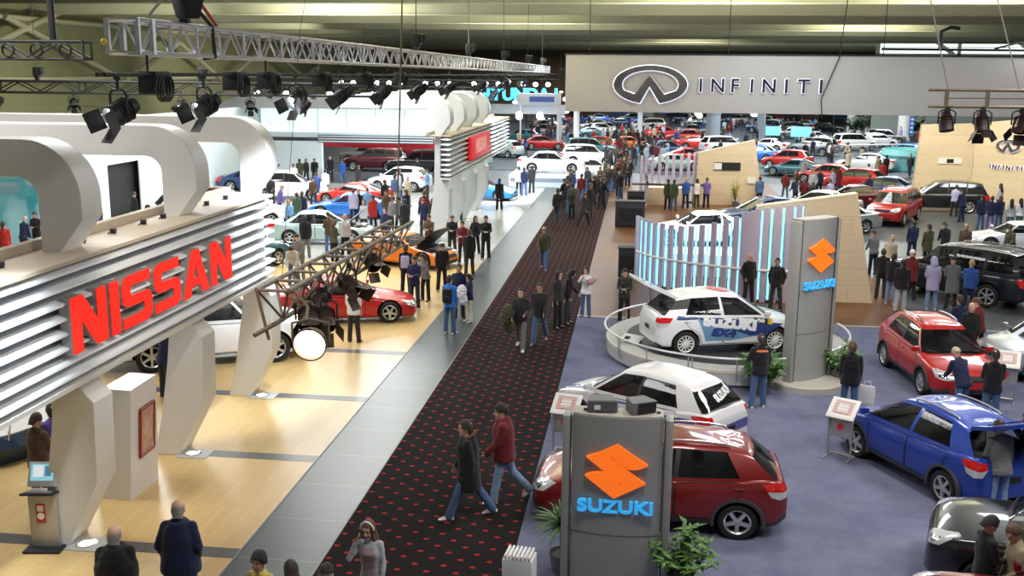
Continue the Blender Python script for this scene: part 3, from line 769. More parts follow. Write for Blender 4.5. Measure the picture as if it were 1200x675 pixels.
    if hood_open:
        yh = y0 - cw + .02; zh = top(cw) - .02; hp = [V((x * W2, y0 - t, 0)) for x, t in ((-.78, cw - .04), (-.74, .5), (-.6, .24), (.6, .24), (.74, .5), (.78, cw - .04))]
        h = proj_patch(full, hp, V((0, 0, -1)), V((0, 0, 4)), .012, .12)
        lo_ = MB(); lo_.v = [(x, y, z - .035) for x, y, z in h.v]; lo_.f = [tuple(reversed(f)) for f in h.f]; lo_.m = [1] * len(h.f); h.addmb(lo_)
        h2 = MB().addmb(h, T(0, yh, zh) @ RX(R(hood_open)) @ T(0, -yh, -zh)); h2.m = list(h.m)
        i = len(out); out.append(('hood', h2, ['PAINT', M_PLAST], None))
        pr = T(0, yh, zh) @ RX(R(hood_open)) @ T(0, -yh, -zh) @ V((W2 * .5, y0 - .5, top(.5)))
        out.append(('hood_strut', MB().tube(V((W2 * .62, y0 - .5, top(.5) - .03)), pr, .012, 6), [M_PLAST], i))
        e = MB(); e.box((0, y0 - cw * .5, top(.6) - .02), (W2 * .7, .5, .08), 0, None, .03)
        for k_ in range(4): e.box((-.3 + .2 * k_, y0 - cw * .5, top(.6) + .03), (.12, .4, .05), 0, None, .02)
        e.box((W2 * .55, y0 - cw * .7, top(.5)), (.22, .3, .1), 0, None, .03); e.path([(-.5, y0 - .4, top(.4) + .03), (-.2, y0 - .5, top(.4) + .06), (.4, y0 - .42, top(.4) + .02)], .035, 8)
        out.append(('engine', e, [M_RIM], None))
    if hatch_open:
        hg = V((0, y0 - rr - .02, roof(rr) - .0)); a = R(hatch_open); hl = math.hypot(rb - rr, roof(rr) - top(rb)) + .42
        Mh = T(*hg) @ RX(-a) ; w0, w1 = xr(rr) * .95, xb(rb) * .93; dpt = .07
        # local: +y towards the tail (negative world y); panel hangs from the hinge
        def Q(x, l, z): return Mh @ V((x, -l, z))
        pan = MB(); tailw = w1 * .92
        outer = [(-w0, 0), (w0, 0), (w1, hl * .55), (tailw, hl), (-tailw, hl), (-w1, hl * .55)]; hole = [(-w0 * .8, .10), (w0 * .8, .10), (w1 * .8, hl * .5), (-w1 * .8, hl * .5)]
        pan.prism(outer, -dpt / 2, dpt / 2, 0, Mh @ Matrix(((1, 0, 0, 0), (0, -1, 0, 0), (0, 0, 1, 0), (0, 0, 0, 1))), [hole])
        i = len(out); out.append(('tailgate', pan, ['PAINT'], None))
        gl = MB(); gl.prism(hole, -.008, .008, 0, Mh @ Matrix(((1, 0, 0, 0), (0, -1, 0, 0), (0, 0, 1, 0), (0, 0, 0, 1)))); out.append(('rear_window', gl, [M_GLASSD], i))
        for s in (1, -1): out.append(('gas_strut', MB().tube((s * w0 * .96, y0 - rb + .12, top(rb) + .05), Q(s * w1 * .85, hl * .4, -.03), .011, 6), [M_PLAST], i))
        # load bay seen through the opening
        cv = MB(); cv.box((0, y0 - rb + .22, top(rb) - .0), (w1 * 1.7, .3, .05)); out.append(('parcel_shelf', cv, [M_SEAT], None))
    return out, dict(P=P, F=F, full=full, shell=bvh, xr=xr, roof=roof)

_car = {}
def make_car(kind, paint, label, loc, heading, near=False, group=None, name='car', variant='', **kw):
    """heading 0 drives towards +y, 90 towards -x, 180 towards the camera"""
    key = (kind, near, variant)
    if key not in _car:
        parts, info = car_parts(kind, near, **kw); ms = []
        for nm, g, mats_, par in parts:
            if isinstance(g, MB): me = g.mesh(nm, [m if m != 'PAINT' else PAINT['white'] for m in mats_], 40)
            else:
                me = g
                for i, m in enumerate(mats_):
                    m = m if m != 'PAINT' else PAINT['white']
                    if i < len(me.materials): me.materials[i] = m
                    else: me.materials.append(m)
            ms.append((nm, me, mats_, par))
        _car[key] = (ms, info)
    ms, info = _car[key]
    root = thing(name, label, 'car', loc, R(heading), group); objs = []
    for nm, me, mats_, par in ms:
        o = obj(nm, me, root if par is None else objs[par]); objs.append(o)
        for i, m in enumerate(mats_):
            if m == 'PAINT': setmat(o, PAINT[paint], i)
    return root, info
# ------------------------------------------------------------------ floors, hall, ceiling
def nodes_of(name, rough, spec=.5):
    m = bpy.data.materials.new(name); m.use_nodes = True; nt = m.node_tree; b = nt.nodes['Principled BSDF']
    b.inputs['Roughness'].default_value = rough; b.inputs['Specular IOR Level'].default_value = spec
    tc = nt.nodes.new('ShaderNodeTexCoord'); return m, nt, b, tc
def mapping(nt, tc, scale=(1, 1, 1), rot=0., off=0.):
    mp = nt.nodes.new('ShaderNodeMapping'); mp.inputs['Location'].default_value = (0, off, 0); mp.inputs['Scale'].default_value = scale; mp.inputs['Rotation'].default_value = (0, 0, rot)
    nt.links.new(tc.outputs['Object'], mp.inputs['Vector']); return mp
def plank_mat(name, c1, c2, mortar, rough, w, h, rot=PI / 2, msize=.004, spec=.5):
    m, nt, b, tc = nodes_of(name, rough, spec); mp = mapping(nt, tc, rot=rot, off=1. if w == 1.54 else 0.)
    br = nt.nodes.new('ShaderNodeTexBrick'); br.inputs['Scale'].default_value = 1; br.inputs['Brick Width'].default_value = w; br.inputs['Row Height'].default_value = h
    br.inputs['Mortar Size'].default_value = msize; br.inputs['Color1'].default_value = (*c1, 1); br.inputs['Color2'].default_value = (*c2, 1); br.inputs['Mortar'].default_value = (*mortar, 1)
    nt.links.new(mp.outputs['Vector'], br.inputs['Vector'])
    mp2 = mapping(nt, tc, (.6, 14, 1), rot=rot)
    n = nt.nodes.new('ShaderNodeTexNoise'); n.inputs['Scale'].default_value = 3; n.inputs['Detail'].default_value = 5; nt.links.new(mp2.outputs['Vector'], n.inputs['Vector'])
    r = nt.nodes.new('ShaderNodeMapRange'); r.inputs['To Min'].default_value = .82; r.inputs['To Max'].default_value = 1.18; nt.links.new(n.outputs['Fac'], r.inputs['Value'])
    s = nt.nodes.new('ShaderNodeVectorMath'); s.operation = 'SCALE'; nt.links.new(br.outputs['Color'], s.inputs[0]); nt.links.new(r.outputs['Result'], s.inputs['Scale'])
    nt.links.new(s.outputs['Vector'], b.inputs['Base Color']); return m
def carpet_dots():
    m, nt, b, tc = nodes_of('carpet_red_dots', .95, .1); L = nt.links.new
    def lattice(off):
        mp = nt.nodes.new('ShaderNodeMapping'); mp.inputs['Scale'].default_value = (1 / .47, 1 / .45, 0); mp.inputs['Location'].default_value = (off, off, 0)
        L(tc.outputs['Object'], mp.inputs['Vector'])
        fr = nt.nodes.new('ShaderNodeVectorMath'); fr.operation = 'FRACTION'; L(mp.outputs['Vector'], fr.inputs[0])
        sb = nt.nodes.new('ShaderNodeVectorMath'); sb.operation = 'SUBTRACT'; sb.inputs[1].default_value = (.5, .5, 0); L(fr.outputs['Vector'], sb.inputs[0])
        sc = nt.nodes.new('ShaderNodeVectorMath'); sc.operation = 'MULTIPLY'; sc.inputs[1].default_value = (.47, .62, 0); L(sb.outputs['Vector'], sc.inputs[0])
        ln = nt.nodes.new('ShaderNodeVectorMath'); ln.operation = 'LENGTH'; L(sc.outputs['Vector'], ln.inputs[0])
        lt = nt.nodes.new('ShaderNodeMapRange'); lt.inputs['From Min'].default_value = .040; lt.inputs['From Max'].default_value = .058; lt.inputs['To Min'].default_value = 1; lt.inputs['To Max'].default_value = 0
        L(ln.outputs['Value'], lt.inputs['Value']); return lt
    a, c = lattice(.1), lattice(.6)
    mx = nt.nodes.new('ShaderNodeMath'); mx.operation = 'MAXIMUM'; L(a.outputs['Result'], mx.inputs[0]); L(c.outputs['Result'], mx.inputs[1])
    n = nt.nodes.new('ShaderNodeTexNoise'); n.inputs['Scale'].default_value = 60; n.inputs['Detail'].default_value = 3; L(tc.outputs['Object'], n.inputs['Vector'])
    r = nt.nodes.new('ShaderNodeValToRGB'); r.color_ramp.elements[0].color = (.004, .004, .004, 1); r.color_ramp.elements[1].color = (.026, .022, .022, 1); L(n.outputs['Fac'], r.inputs['Fac'])
    mix = nt.nodes.new('ShaderNodeMix'); mix.data_type = 'RGBA'; L(mx.outputs['Value'], mix.inputs['Factor']); L(r.outputs['Color'], mix.inputs['A']); mix.inputs['B'].default_value = (.33, .025, .02, 1)
    L(mix.outputs['Result'], b.inputs['Base Color']); return m
def mottled(name, c1, c2, scale, rough, spec=.3, bump=0):
    m, nt, b, tc = nodes_of(name, rough, spec)
    n = nt.nodes.new('ShaderNodeTexNoise'); n.inputs['Scale'].default_value = scale; n.inputs['Detail'].default_value = 8; n.inputs['Roughness'].default_value = .7
    nt.links.new(tc.outputs['Object'], n.inputs['Vector'])
    r = nt.nodes.new('ShaderNodeValToRGB'); r.color_ramp.elements[0].position = .3; r.color_ramp.elements[1].position = .7; r.color_ramp.elements[0].color = (*c1, 1); r.color_ramp.elements[1].color = (*c2, 1)
    nt.links.new(n.outputs['Fac'], r.inputs['Fac']); nt.links.new(r.outputs['Color'], b.inputs['Base Color'])
    if bump:
        bp = nt.nodes.new('ShaderNodeBump'); bp.inputs['Strength'].default_value = bump; bp.inputs['Distance'].default_value = .01; nt.links.new(n.outputs['Fac'], bp.inputs['Height']); nt.links.new(bp.outputs['Normal'], b.inputs['Normal'])
    return m

def slab(name, x0, x1, y0, y1, z0, z1, m):
    return struct(MB().box(((x0 + x1) / 2, (y0 + y1) / 2, (z0 + z1) / 2), (x1 - x0, y1 - y0, z1 - z0)).build(name, m, smooth=0))

M_MAPLE = plank_mat('maple_planks', (.60, .42, .18), (.55, .375, .155), (.46, .31, .125), .30, 2.2, .13)
M_DARKSTRIP = mat('dark_strip', (.07, .072, .08), .3, var=.15)
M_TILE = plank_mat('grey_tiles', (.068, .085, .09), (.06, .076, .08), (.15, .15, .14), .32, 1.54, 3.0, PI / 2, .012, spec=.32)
M_HALLF = mottled('hall_floor', (.03, .034, .04), (.055, .06, .068), .35, .35)
M_BLUECAR = mottled('blue_carpet', (.11, .122, .20), (.185, .195, .285), 1.1, .95, .1, .25)
M_WALNUT = plank_mat('walnut_planks', (.16, .062, .02), (.115, .045, .015), (.05, .02, .008), .40, 1.8, .16, 0, spec=.35)
M_GREYTILE = plank_mat('far_tiles', (.10, .105, .11), (.085, .09, .095), (.05, .05, .05), .36, 1.2, 1.2, 0, .01)
M_CEIL = mat('ceiling_paint', (.40, .40, .27), .85, var=.12, scale=.4)
M_BEAM = mat('beam_paint', (.44, .44, .31), .8, var=.12, scale=.3)
M_OLIVE = mat('olive_wall', (.27, .275, .14), .85, var=.22, scale=.25)
M_PIPE = mat('brace_paint', (.40, .38, .26), .6, var=.12)

struct(MB().box((10, 110, -.14), (172, 244, .2)).build('floor', M_HALLF, smooth=0))
slab('floor_maple', -27.3, -6.25, 6, 40.5, -.05, 0, M_MAPLE)
slab('floor_show_white', -27.3, -6.25, 40.5, 69.6, -.05, 0, mottled('pale_floor', (.40, .40, .38), (.50, .50, .48), .5, .22))
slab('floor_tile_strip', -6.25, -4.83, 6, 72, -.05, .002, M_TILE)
slab('floor_carpet', -4.83, -1.80, 4, 78, -.05, .004, carpet_dots())
slab('floor_blue_carpet', -1.80, 24, 4, 32.25, -.05, .004, M_BLUECAR)
slab('floor_walnut', -1.80, 9.2, 32.25, 75, -.05, 0, M_WALNUT)
slab('floor_grey_tile', 9.2, 30, 32.25, 75, -.05, 0, M_GREYTILE)
slab('floor_far_carpet', -40, 70, 82, 170, -.05, 0, mottled('far_carpet', (.04, .05, .065), (.06, .075, .095), .4, .6))
for i, y in enumerate((14.75, 18.95, 22.85, 27.0)):
    slab('trim_%d' % (i + 1), -27, -6.26, y - .17, y + .17, -.02, .004, M_DARKSTRIP)
slab('trim_5', -6.265, -6.235, 6, 72, -.02, .012, mat('edge_metal', (.22, .23, .23), .5, .2))
slab('trim_6', -4.845, -4.82, 6, 72, -.02, .012, mat('edge_metal', (.22, .23, .23), .5, .2))
slab('trim_7', -1.8, 24, 32.2, 32.3, -.02, .014, mat('pale_edge', (.5, .42, .33), .4))

HC = 12.6
struct(MB().box((10, 110, HC + .1), (172, 244, .2)).build('ceiling', M_CEIL, smooth=0))
bb = MB()
for k in range(14):
    y = 24.2 + 12.7 * k
    if y > 225: break
    b_ = MB()
    b_.prism([(-.42, 11.68), (.42, 11.68), (.42, HC + .02), (-.42, HC + .02)], -75, 95, 0, T(0, y, 0) @ Matrix(((0, 0, 1, 0), (1, 0, 0, 0), (0, 1, 0, 0), (0, 0, 0, 1))))
    b_.box((10, y - .43, 11.72), (170, .05, .08))
    struct(b_.build('beam', M_BEAM, smooth=0))
slab('wall_left', -75, -46, -10, 228, -.1, HC, M_OLIVE).data.update()
slab('wall_back', -75, 96, 222, 226, -.1, HC, mat('back_wall', (.24, .19, .12), .85, var=.2, scale=.2))
slab('wall_right', 80, 96, -10, 228, -.1, HC, mat('right_wall', (.3, .31, .29), .85, var=.15, scale=.2))
# braces of the roof trusses in front of the left wall
def brace(a, b, r=.22):
    struct(MB().tube(a, b, r, 10).build('beam_brace', M_PIPE))
for a, b in (((-44, 61.3, 7.6), (-44, 78, 12.6)), ((-44, 68.5, 11.2), (-44, 83, 7.2)), ((-44, 84, 6.4), (-44, 96, 10.2)), ((-44, 96, 10.2), (-44, 106, 6.6)), ((-44, 108, 6.8), (-44, 120, 10.6)), ((-44, 120, 10.6), (-44, 132, 7)), ((-44, 134, 7), (-44, 148, 11)), ((-44, 150, 7.2), (-44, 165, 11))):
    brace(a, b)
for y0_, y1_, z_ in ((60, 170, 11.2), (55, 200, 6.9)): brace((-44.3, y0_, z_), (-44.3, y1_, z_), .2)
# glazed skylight strips far to the right
M_SKY = mat('skylight_glow', (.8, .85, .82), .5, emit=(.86, 1., .94), es=1.5)
M_WHITEP = mat('white_paint', (.74, .74, .73), .5, var=.04)
slab('wall_gallery', 30, 80, 140, 140.6, -.1, 10.3, mat('gallery_mint', (.44, .52, .47), .7, var=.06))
for k in range(5):
    x0 = 30 + 10 * k; w_ = MB(); w_.box((x0 + 5, 140.3, 11.45), (9.9, .12, 2.3)); o = struct(w_.build('window_%d' % (k + 1), M_SKY, smooth=0))
    fr = MB(); fr.box((x0 + 5, 140.1, 10.4), (10, .3, .22)); fr.box((x0 + .1, 140.1, 11.45), (.45, .3, 2.3)); fr.box((x0 + 5, 140.15, 11.3), (9.8, .2, .1)); fr.tube((x0 + 6.4, 139.9, 12.5), (x0 + 9.4, 139.9, 10.4), .28, 8)
    fr.build('window_frame', M_WHITEP, o, smooth=0)
# ------------------------------------------------------------------ left stand: portals and slatted letter sign
M_WPANEL = mat('white_lacquer', (.66, .645, .62), .38, var=.03, scale=1)
M_SLAT = mat('slat_white', (.80, .82, .84), .3, var=.03)
M_LEDGE = mat('ledge_beige', (.46, .385, .29), .5, var=.08)
M_RED = mat('sign_red', (.86, .02, .008), .35, var=.05, emit=(1, .02, .008), es=.55)
M_RETURN = mat('letter_return', (.36, .34, .33), .4, .3, var=.08)
M_DARK = mat('dark_metal', (.02, .02, .022), .5, .3, var=.15)
M_BLACK = mat('matt_black', (.01, .01, .011), .6, var=.15)
M_ALU = mat('truss_aluminium', (.55, .55, .57), .35, .75, var=.12, scale=12)
M_OLDTRUSS = mat('brown_truss', (.17, .135, .10), .5, .35, var=.2, scale=9)
M_LAMPON = mat('lamp_white_on', (1, 1, 1), .5, emit=(.93, .96, 1.), es=14)
M_LAMPSM = mat('lamp_small_on', (1, 1, 1), .5, emit=(.95, .96, 1.), es=3.5)
M_WARMON = mat('lamp_warm_on', (1, .9, .7), .5, emit=(1., .86, .58), es=14)
M_CYANON = mat('tube_cyan_on', (.3, .8, 1), .4, emit=(.16, .70, 1.), es=2.2)
M_CYANSIGN = mat('cyan_letters_on', (.1, .6, .9), .4, emit=(.05, .62, 1.), es=1.6)

XZ = Matrix(((1, 0, 0, 0), (0, 0, -1, 0), (0, 1, 0, 0), (0, 0, 0, 1)))        # poly (x, z) extruded along -y: h -> y = -h
def arc(cx, cz, r, a0, a1, n=8): return [(cx + r * math.cos(R(a0 + (a1 - a0) * i / n)), cz + r * math.sin(R(a0 + (a1 - a0) * i / n))) for i in range(n + 1)]
def portal(y, label, th=.6, xl=-26.8, group=None, m=None):
    poly = [(-9.62, 0), (-9.10, 0), (-8.50, 1.15), (-8.46, 2.5), (-8.78, 2.86), (-8.80, 4.92), (-8.40, 5.44)]
    poly += arc(-9.30, 5.75, .90, 0, 90, 10) + [(xl, 6.65), (xl, 6.07)] + list(reversed(arc(-9.42, 5.75, .32, 0, 90, 6))) + [(-9.1, 5.0), (-9.14, 2.7), (-9.22, 2.0), (-9.42, .8)]
    b = MB(); b.prism(poly, -th, 0, 0, T(0, y, 0) @ XZ)
    o = b.build('portal_arch', m or M_WPANEL, smooth=40); tag(o, label, 'arch', group)
    bv = o.modifiers.new('edge', 'BEVEL'); bv.width = .03; bv.segments = 2; bv.limit_method = 'ANGLE'; bv.angle_limit = R(50)
    # uplight let into a pale pad at the foot
    u = thing('floor_uplight', 'round uplight in a floor pad at the foot of the %s arch standing %s' % ('white' if label[0] == 'w' else 'grey', label.split('standing ')[1].split(',')[0].split(' under')[0]), 'floor light', (-8.85, y + .12, 0))
    MB().box((0.05, 0, .008), (.62, .50, .016), 0, None, .004).build('pad', mat('pad_grey', (.42, .43, .42), .4, var=.05), u)
    MB().lathe([(.17, .016), (.17, .024), (.135, .026), (.13, .02)], 24, cap=False).build('trim_ring', M_CHROME, u); MB().lathe([(.0005, .022), (.13, .021)], 24, cap=False).build('lens', mat('uplight_on', (1, .95, .8), .4, emit=(1, .92, .7), es=1.3), u)
    return o
portal(14.6, 'white rounded portal arch standing nearest, beside the computer kiosk')
portal(18.75, 'white rounded portal arch standing second, just behind the plain white cabinet')
portal(22.65, 'white rounded portal arch standing third, at the right end of the red lettering')

def stroke_letter(ch):
    """bold extended capitals as outlines in a unit-high box: (width, outlines with holes)"""
    if ch == 'N': return 1.0, [([(0, 0), (.27, 0), (.27, .55), (.66, 0), (1.0, 0), (1.0, 1), (.73, 1), (.73, .45), (.34, 1), (0, 1)], [])]
    if ch == 'I': return .28, [([(0, 0), (.28, 0), (.28, 1), (0, 1)], [])]
    if ch == 'A': return 1.12, [([(0, 0), (.29, 0), (.37, .2), (.75, .2), (.83, 0), (1.12, 0), (.72, 1), (.40, 1)], [[(.445, .39), (.675, .39), (.56, .70)]])]
    if ch == 'S':
        return .98, [([(0, 0), (.78, 0)] + arc(.78, .2, .2, -90, 0, 5) + [(.98, .40)] + arc(.78, .40, .2, 0, 90, 5) + [(.30, .60), (.26, .64), (.26, .75), (.30, .79), (.95, .79), (.95, 1), (.2, 1)] + arc(.2, .8, .2, 90, 180, 5) + [(0, .60)] + arc(.2, .6, .2, 180, 270, 5) + [(.68, .40), (.72, .36), (.72, .25), (.68, .21), (0, .21)], [])]

def slat_sign(y0, y1, lab, letters=None, zb=3.05, zt=4.86, n=8, x=-8.45, group=None):
    root = thing('slatted_sign', lab, 'sign', (0, 0, 0)); L = y1 - y0; pitch = (zt - zb) / n
    YM = Matrix(((1, 0, 0, 0), (0, 0, 1, 0), (0, 1, 0, 0), (0, 0, 0, 1)))     # poly (x, z), h = y
    for k in range(n):
        z = zb + pitch * (k + .5)
        b = MB(); b.prism([(x - .34, z - .02), (x + .0, z - .055), (x + .14, z - .02), (x + .14, z + .02), (x - .02, z + .055), (x - .34, z + .03)], y0, y1, 0, YM)
        b.build('slat', M_SLAT, root, smooth=0)
    b = MB(); b.prism([(x - .30, zb - .10), (x + .10, zb - .10), (x + .12, zb - .02), (x - .30, zb - .02)], y0, y1, 0, YM); b.build('bottom_rail', M_WPANEL, root, smooth=0)
    b = MB(); b.prism([(x - .95, zt + .0), (x + .14, zt + .0), (x + .14, zt + .06), (x - .95, zt + .06)], y0, y1, 0, YM); b.build('top_ledge', M_LEDGE, root, smooth=0)
    b = MB(); b.prism([(x - 1.0, zt), (x - .86, zt), (x - .86, zt + .2), (x - 1.0, zt + .2)], y0, y1, 0, YM); b.build('rear_rail', M_LEDGE, root, smooth=0)
    b = MB(); b.prism([(x - .36, zb), (x - .33, zb), (x - .33, zt), (x - .36, zt)], y0, y1, 0, YM); b.build('back_panel', mat('sign_back', (.20, .235, .27), .45, var=.05), root, smooth=0)
    return root
def sign_letters(root, word, yA, yB, z0, h, x, M=None, gap=.13):
    tot = sum(stroke_letter(c)[0] for c in word) * h; g = gap * h; k = (yB - yA - g * (len(word) - 1)) / tot; y = yA
    for c in word:
        w, sh = stroke_letter(c)
        b = MB()
        YZ = Matrix(((0, 0, 1, x), (1, 0, 0, y), (0, 1, 0, z0), (0, 0, 0, 1)))   # poly (y, z), h = x
        for o_, hs in sh:
            P = [(px * h * k, pz * h) for px, pz in o_]; H = [[(px * h * k, pz * h) for px, pz in q] for q in hs]
            b.prism(P, 0, .17, 1, YZ, H); b.prism(P, .171, .185, 0, YZ, H)
        b.build('letter', [M_RED, M_RETURN], root, smooth=0); y += w * h * k + g
sg = slat_sign(7.5, 22.6, 'long white louvred fascia sign with big red capital letters in front of the nearest arches')
sign_letters(sg, 'NISSAN', 13.80, 19.85, 3.52, .86, -8.42)
for y in (13.3, 16.5, 17.6, 18.4, 20.4, 21.4, 15.5):                     # small floods lying on the ledge
    t = thing('ledge_lamp', 'small dark flood lamp lying on the beige ledge above the red letters', 'lamp', (-8.95, y, 4.92), R(90), 'small flood lamps on the ledge')
    MB().box((0, 0, .05), (.12, .08, .08), 0, None, .02).build('housing', M_DARK, t); MB().tube((0, 0, 0), (0, 0, .03), .05, 10).build('foot', M_DARK, t); MB().tube((-.18, 0, .02), (-.06, 0, .04), .012, 6).build('cable', M_DARK, t)

# second portal group further along the same line
for i, y in enumerate((45.5, 49.2, 53.0, 57.0)):
    o = portal(y, 'pale grey portal arch standing %s under the far louvred sign' % ('nearest', 'second', 'third', 'farthest')[i], .9, -13.5, m=mat('grey_lacquer', (.56, .58, .59), .4, var=.04))
sg2 = slat_sign(45.2, 66, 'short-looking louvred sign with a red name panel on the far arches beside the tiled walkway')
rp = MB().box((-8.22, 53.0, 4.0), (.14, 6.4, 1.15), 0, None, .03).build('name_panel', mat('panel_red', (.62, .012, .02), .35, emit=(.8, .01, .02), es=.35), sg2)
tx = text_mb('NISSAN', .95, .03, .03, 1.1); MB().addmb(tx, T(-8.14, 53.0, 4.0) @ RZ(PI / 2) @ RX(PI / 2)).build('lettering', mat('panel_letters', (.85, .5, .5), .4, emit=(1, .35, .35), es=.3), rp, smooth=0)

# white display cabinet with a framed picture, computer kiosk
t = thing('display_cabinet', 'plain tapered white cabinet with a red framed picture between the first two arches', 'cabinet', (0, 0, 0))
b = MB(); b.loft([[(-9.62, 16.5, 0), (-8.97, 16.48, 0), (-8.94, 17.5, 0), (-9.6, 17.55, 0)], [(-9.42, 16.5, 2.1), (-8.83, 16.48, 2.1), (-8.85, 17.5, 2.1), (-9.4, 17.55, 2.1)]]); b.build('body', M_WPANEL, t, smooth=0)
def cabside(v, h): return V((-8.97 + .14 * h / 2.1 - .03 * v, 16.48 + 1.02 * v, h))
fr = MB()
pic = [cabside(a, h) + V((.02, 0, 0)) for a, h in ((.32, .72), (.88, .72), (.88, 1.62), (.32, 1.62))]
for i in range(4): fr.tube(pic[i], pic[(i + 1) % 4], .035, 6)
f_ = fr.build('picture_frame', mat('frame_red', (.24, .02, .015), .4), t)
MB().add([p + V((.01, 0, 0)) for p in pic], [(0, 1, 2, 3)]).build('picture', mottled('picture_print', (.30, .10, .05), (.62, .45, .33), 3.2, .4), f_, smooth=0)

t = thing('computer_kiosk', 'silver computer kiosk with a tilted screen standing at the foot of the nearest arch', 'kiosk', (-9.42, 14.5, 0), R(8))
M_SILV = mat('kiosk_silver', (.42, .40, .37), .4, .55, var=.05)
MB().box((0, .04, .02), (.60, .52, .04), 0, None, .01).build('base', M_BLACK, t)
MB().box((0, .08, .50), (.46, .20, .96), 0, None, .02).build('body', M_SILV, t)
k_ = MB(); k_.box((0, -.06, 0), (.52, .30, .035), 0, T(0, -.02, .98) @ RX(R(-12)), .01); kb = k_.build('keyboard_shelf', M_BLACK, t)
MB().box((0, -.07, .024), (.40, .16, .012), 0, T(0, -.02, .98) @ RX(R(-12))).build('keyboard', mat('keys_grey', (.2, .2, .2), .6), kb)
Ms = T(0, .12, 1.24) @ RX(R(-22)); m_ = MB(); m_.box((0, 0, 0), (.46, .09, .40), 0, Ms, .02); mo = m_.build('monitor', mat('monitor_grey', (.5, .5, .5), .45), t)
MB().box((0, -.05, .03), (.36, .012, .27), 0, Ms).build('screen', mat('screen_on', (.2, .5, .6), .2, emit=(.35, .68, .78), es=.55), mo, smooth=0)
w_ = MB(); w_.box((-.06, -.058, .05), (.16, .004, .18), 0, Ms); w_.box((.10, -.058, .05), (.10, .004, .16), 1, Ms); w_.build('page', [mat('page_white', (.8, .85, .85), .3, emit=(.8, .9, .95), es=.5), mat('page_blue', (.1, .2, .35), .3, emit=(.1, .25, .45), es=.4)], mo, smooth=0)
pn = MB().box((-.03, -.027, .62), (.15, .012, .33), 0, None, .005).build('advert_panel', mat('advert_red', (.5, .02, .02), .35), t)
a_ = MB(); a_.lathe([(.030, 0), (.058, 0), (.058, .006), (.030, .006)], 20, 0, T(-.03, -.033, .58) @ RX(PI / 2)); a_.box((-.03, -.035, .71), (.10, .006, .10)); a_.build('white_dial', mat('dial_white', (.8, .8, .8), .4), pn, smooth=0)

# ------------------------------------------------------------------ back and side walls of the left stand
M_COOLW = mat('cool_white_wall', (.72, .80, .82), .5, var=.03, scale=.6)
M_HEADER = mat('header_grey', (.55, .56, .57), .5, var=.04, scale=.4)
M_GLOWP = mat('lightbox_panel', (.85, .92, .92), .4, emit=(.78, 1, .97), es=.75)
sw = thing('partition_wall', 'white partition wall along the left edge of the stand with a dark doorway', 'wall panel', (0, 0, 0))
MB().box((-27.45, 63.2, 2.6), (.3, 18.0, 5.2)).build('panel', M_COOLW, sw, smooth=0); MB().box((-27.45, 47.2, 2.6), (.3, 6.0, 5.2)).build('panel', M_COOLW, sw, smooth=0); MB().box((-27.45, 52.2, 4.0), (.3, 4.0, 2.4)).build('panel', M_COOLW, sw, smooth=0)
MB().box((-27.75, 52.2, 1.4), (.3, 4.0, 2.8)).build('doorway', M_BLACK, sw, smooth=0); MB().box((-27.28, 53.9, 1.4), (.06, .8, 2.8)).build('door', M_HEADER, sw, smooth=0)
MB().box((-27.27, 63.2, .08), (.06, 18, .16)).build('skirting', M_HEADER, sw, smooth=0)
gw = thing('glass_partition', 'teal glass partition at the far left edge of the stand', 'glass wall', (0, 0, 0))
MB().box((-27.4, 38.6, 2.2), (.08, 11.0, 4.4)).build('pane', mat('teal_glass', (.03, .17, .19), .06, var=.25, scale=.5, spec=.8), gw, smooth=0)
g_ = MB()
for y in (33.1, 36.8, 40.5, 44.1): g_.box((-27.4, y, 2.2), (.14, .12, 4.4))
g_.box((-27.4, 38.6, 4.45), (.16, 11.2, .1)); g_.build('mullion', M_HEADER, gw, smooth=0)
bw = thing('backlit_back_wall', 'white back wall with glowing panels and a striped header over an opening', 'wall panel', (0, 0, 0))
MB().box((-25.0, 72.2, 1.35), (4.6, .4, 2.7)).build('wall_section', M_COOLW, bw, smooth=0)
MB().box((-20.9, 72.2, 4.35), (13.2, .4, 2.7)).build('header', M_COOLW, bw, smooth=0)
for i in range(6): MB().box((-26.1 + i * 2.12, 71.97, 4.25), (2.02, .08, 1.75), 0, None, .02).build('light_panel', M_GLOWP, bw, smooth=0)
MB().box((-18.7, 71.97, 2.92), (8.5, .06, .56)).build('stripe_backing', mat('backing_dark', (.06, .07, .09), .5), bw, smooth=0)
for z in (2.74, 2.92, 3.1): MB().box((-18.7, 71.94, z), (8.4, .1, .07)).build('stripe_bar', M_SLAT, bw, smooth=0)
c_ = MB(); c_.prism([(-31, 4.9), (-29.3, 5.3), (-27.4, 5.95), (-14.3, 5.95), (-14.3, 5.15), (-27.2, 5.15), (-29.3, 4.6), (-31, 4.3)], -3.2, 0, 0, T(0, 68.6, 0) @ XZ); c_.build('canopy', M_HEADER, bw, smooth=30)
MB().box((-19, 74.4, 2.45), (8.6, 1.0, .55), 0, None, .05).build('red_header', mat('header_red', (.42, .01, .02), .3, emit=(.7, .01, .02), es=.06), bw)

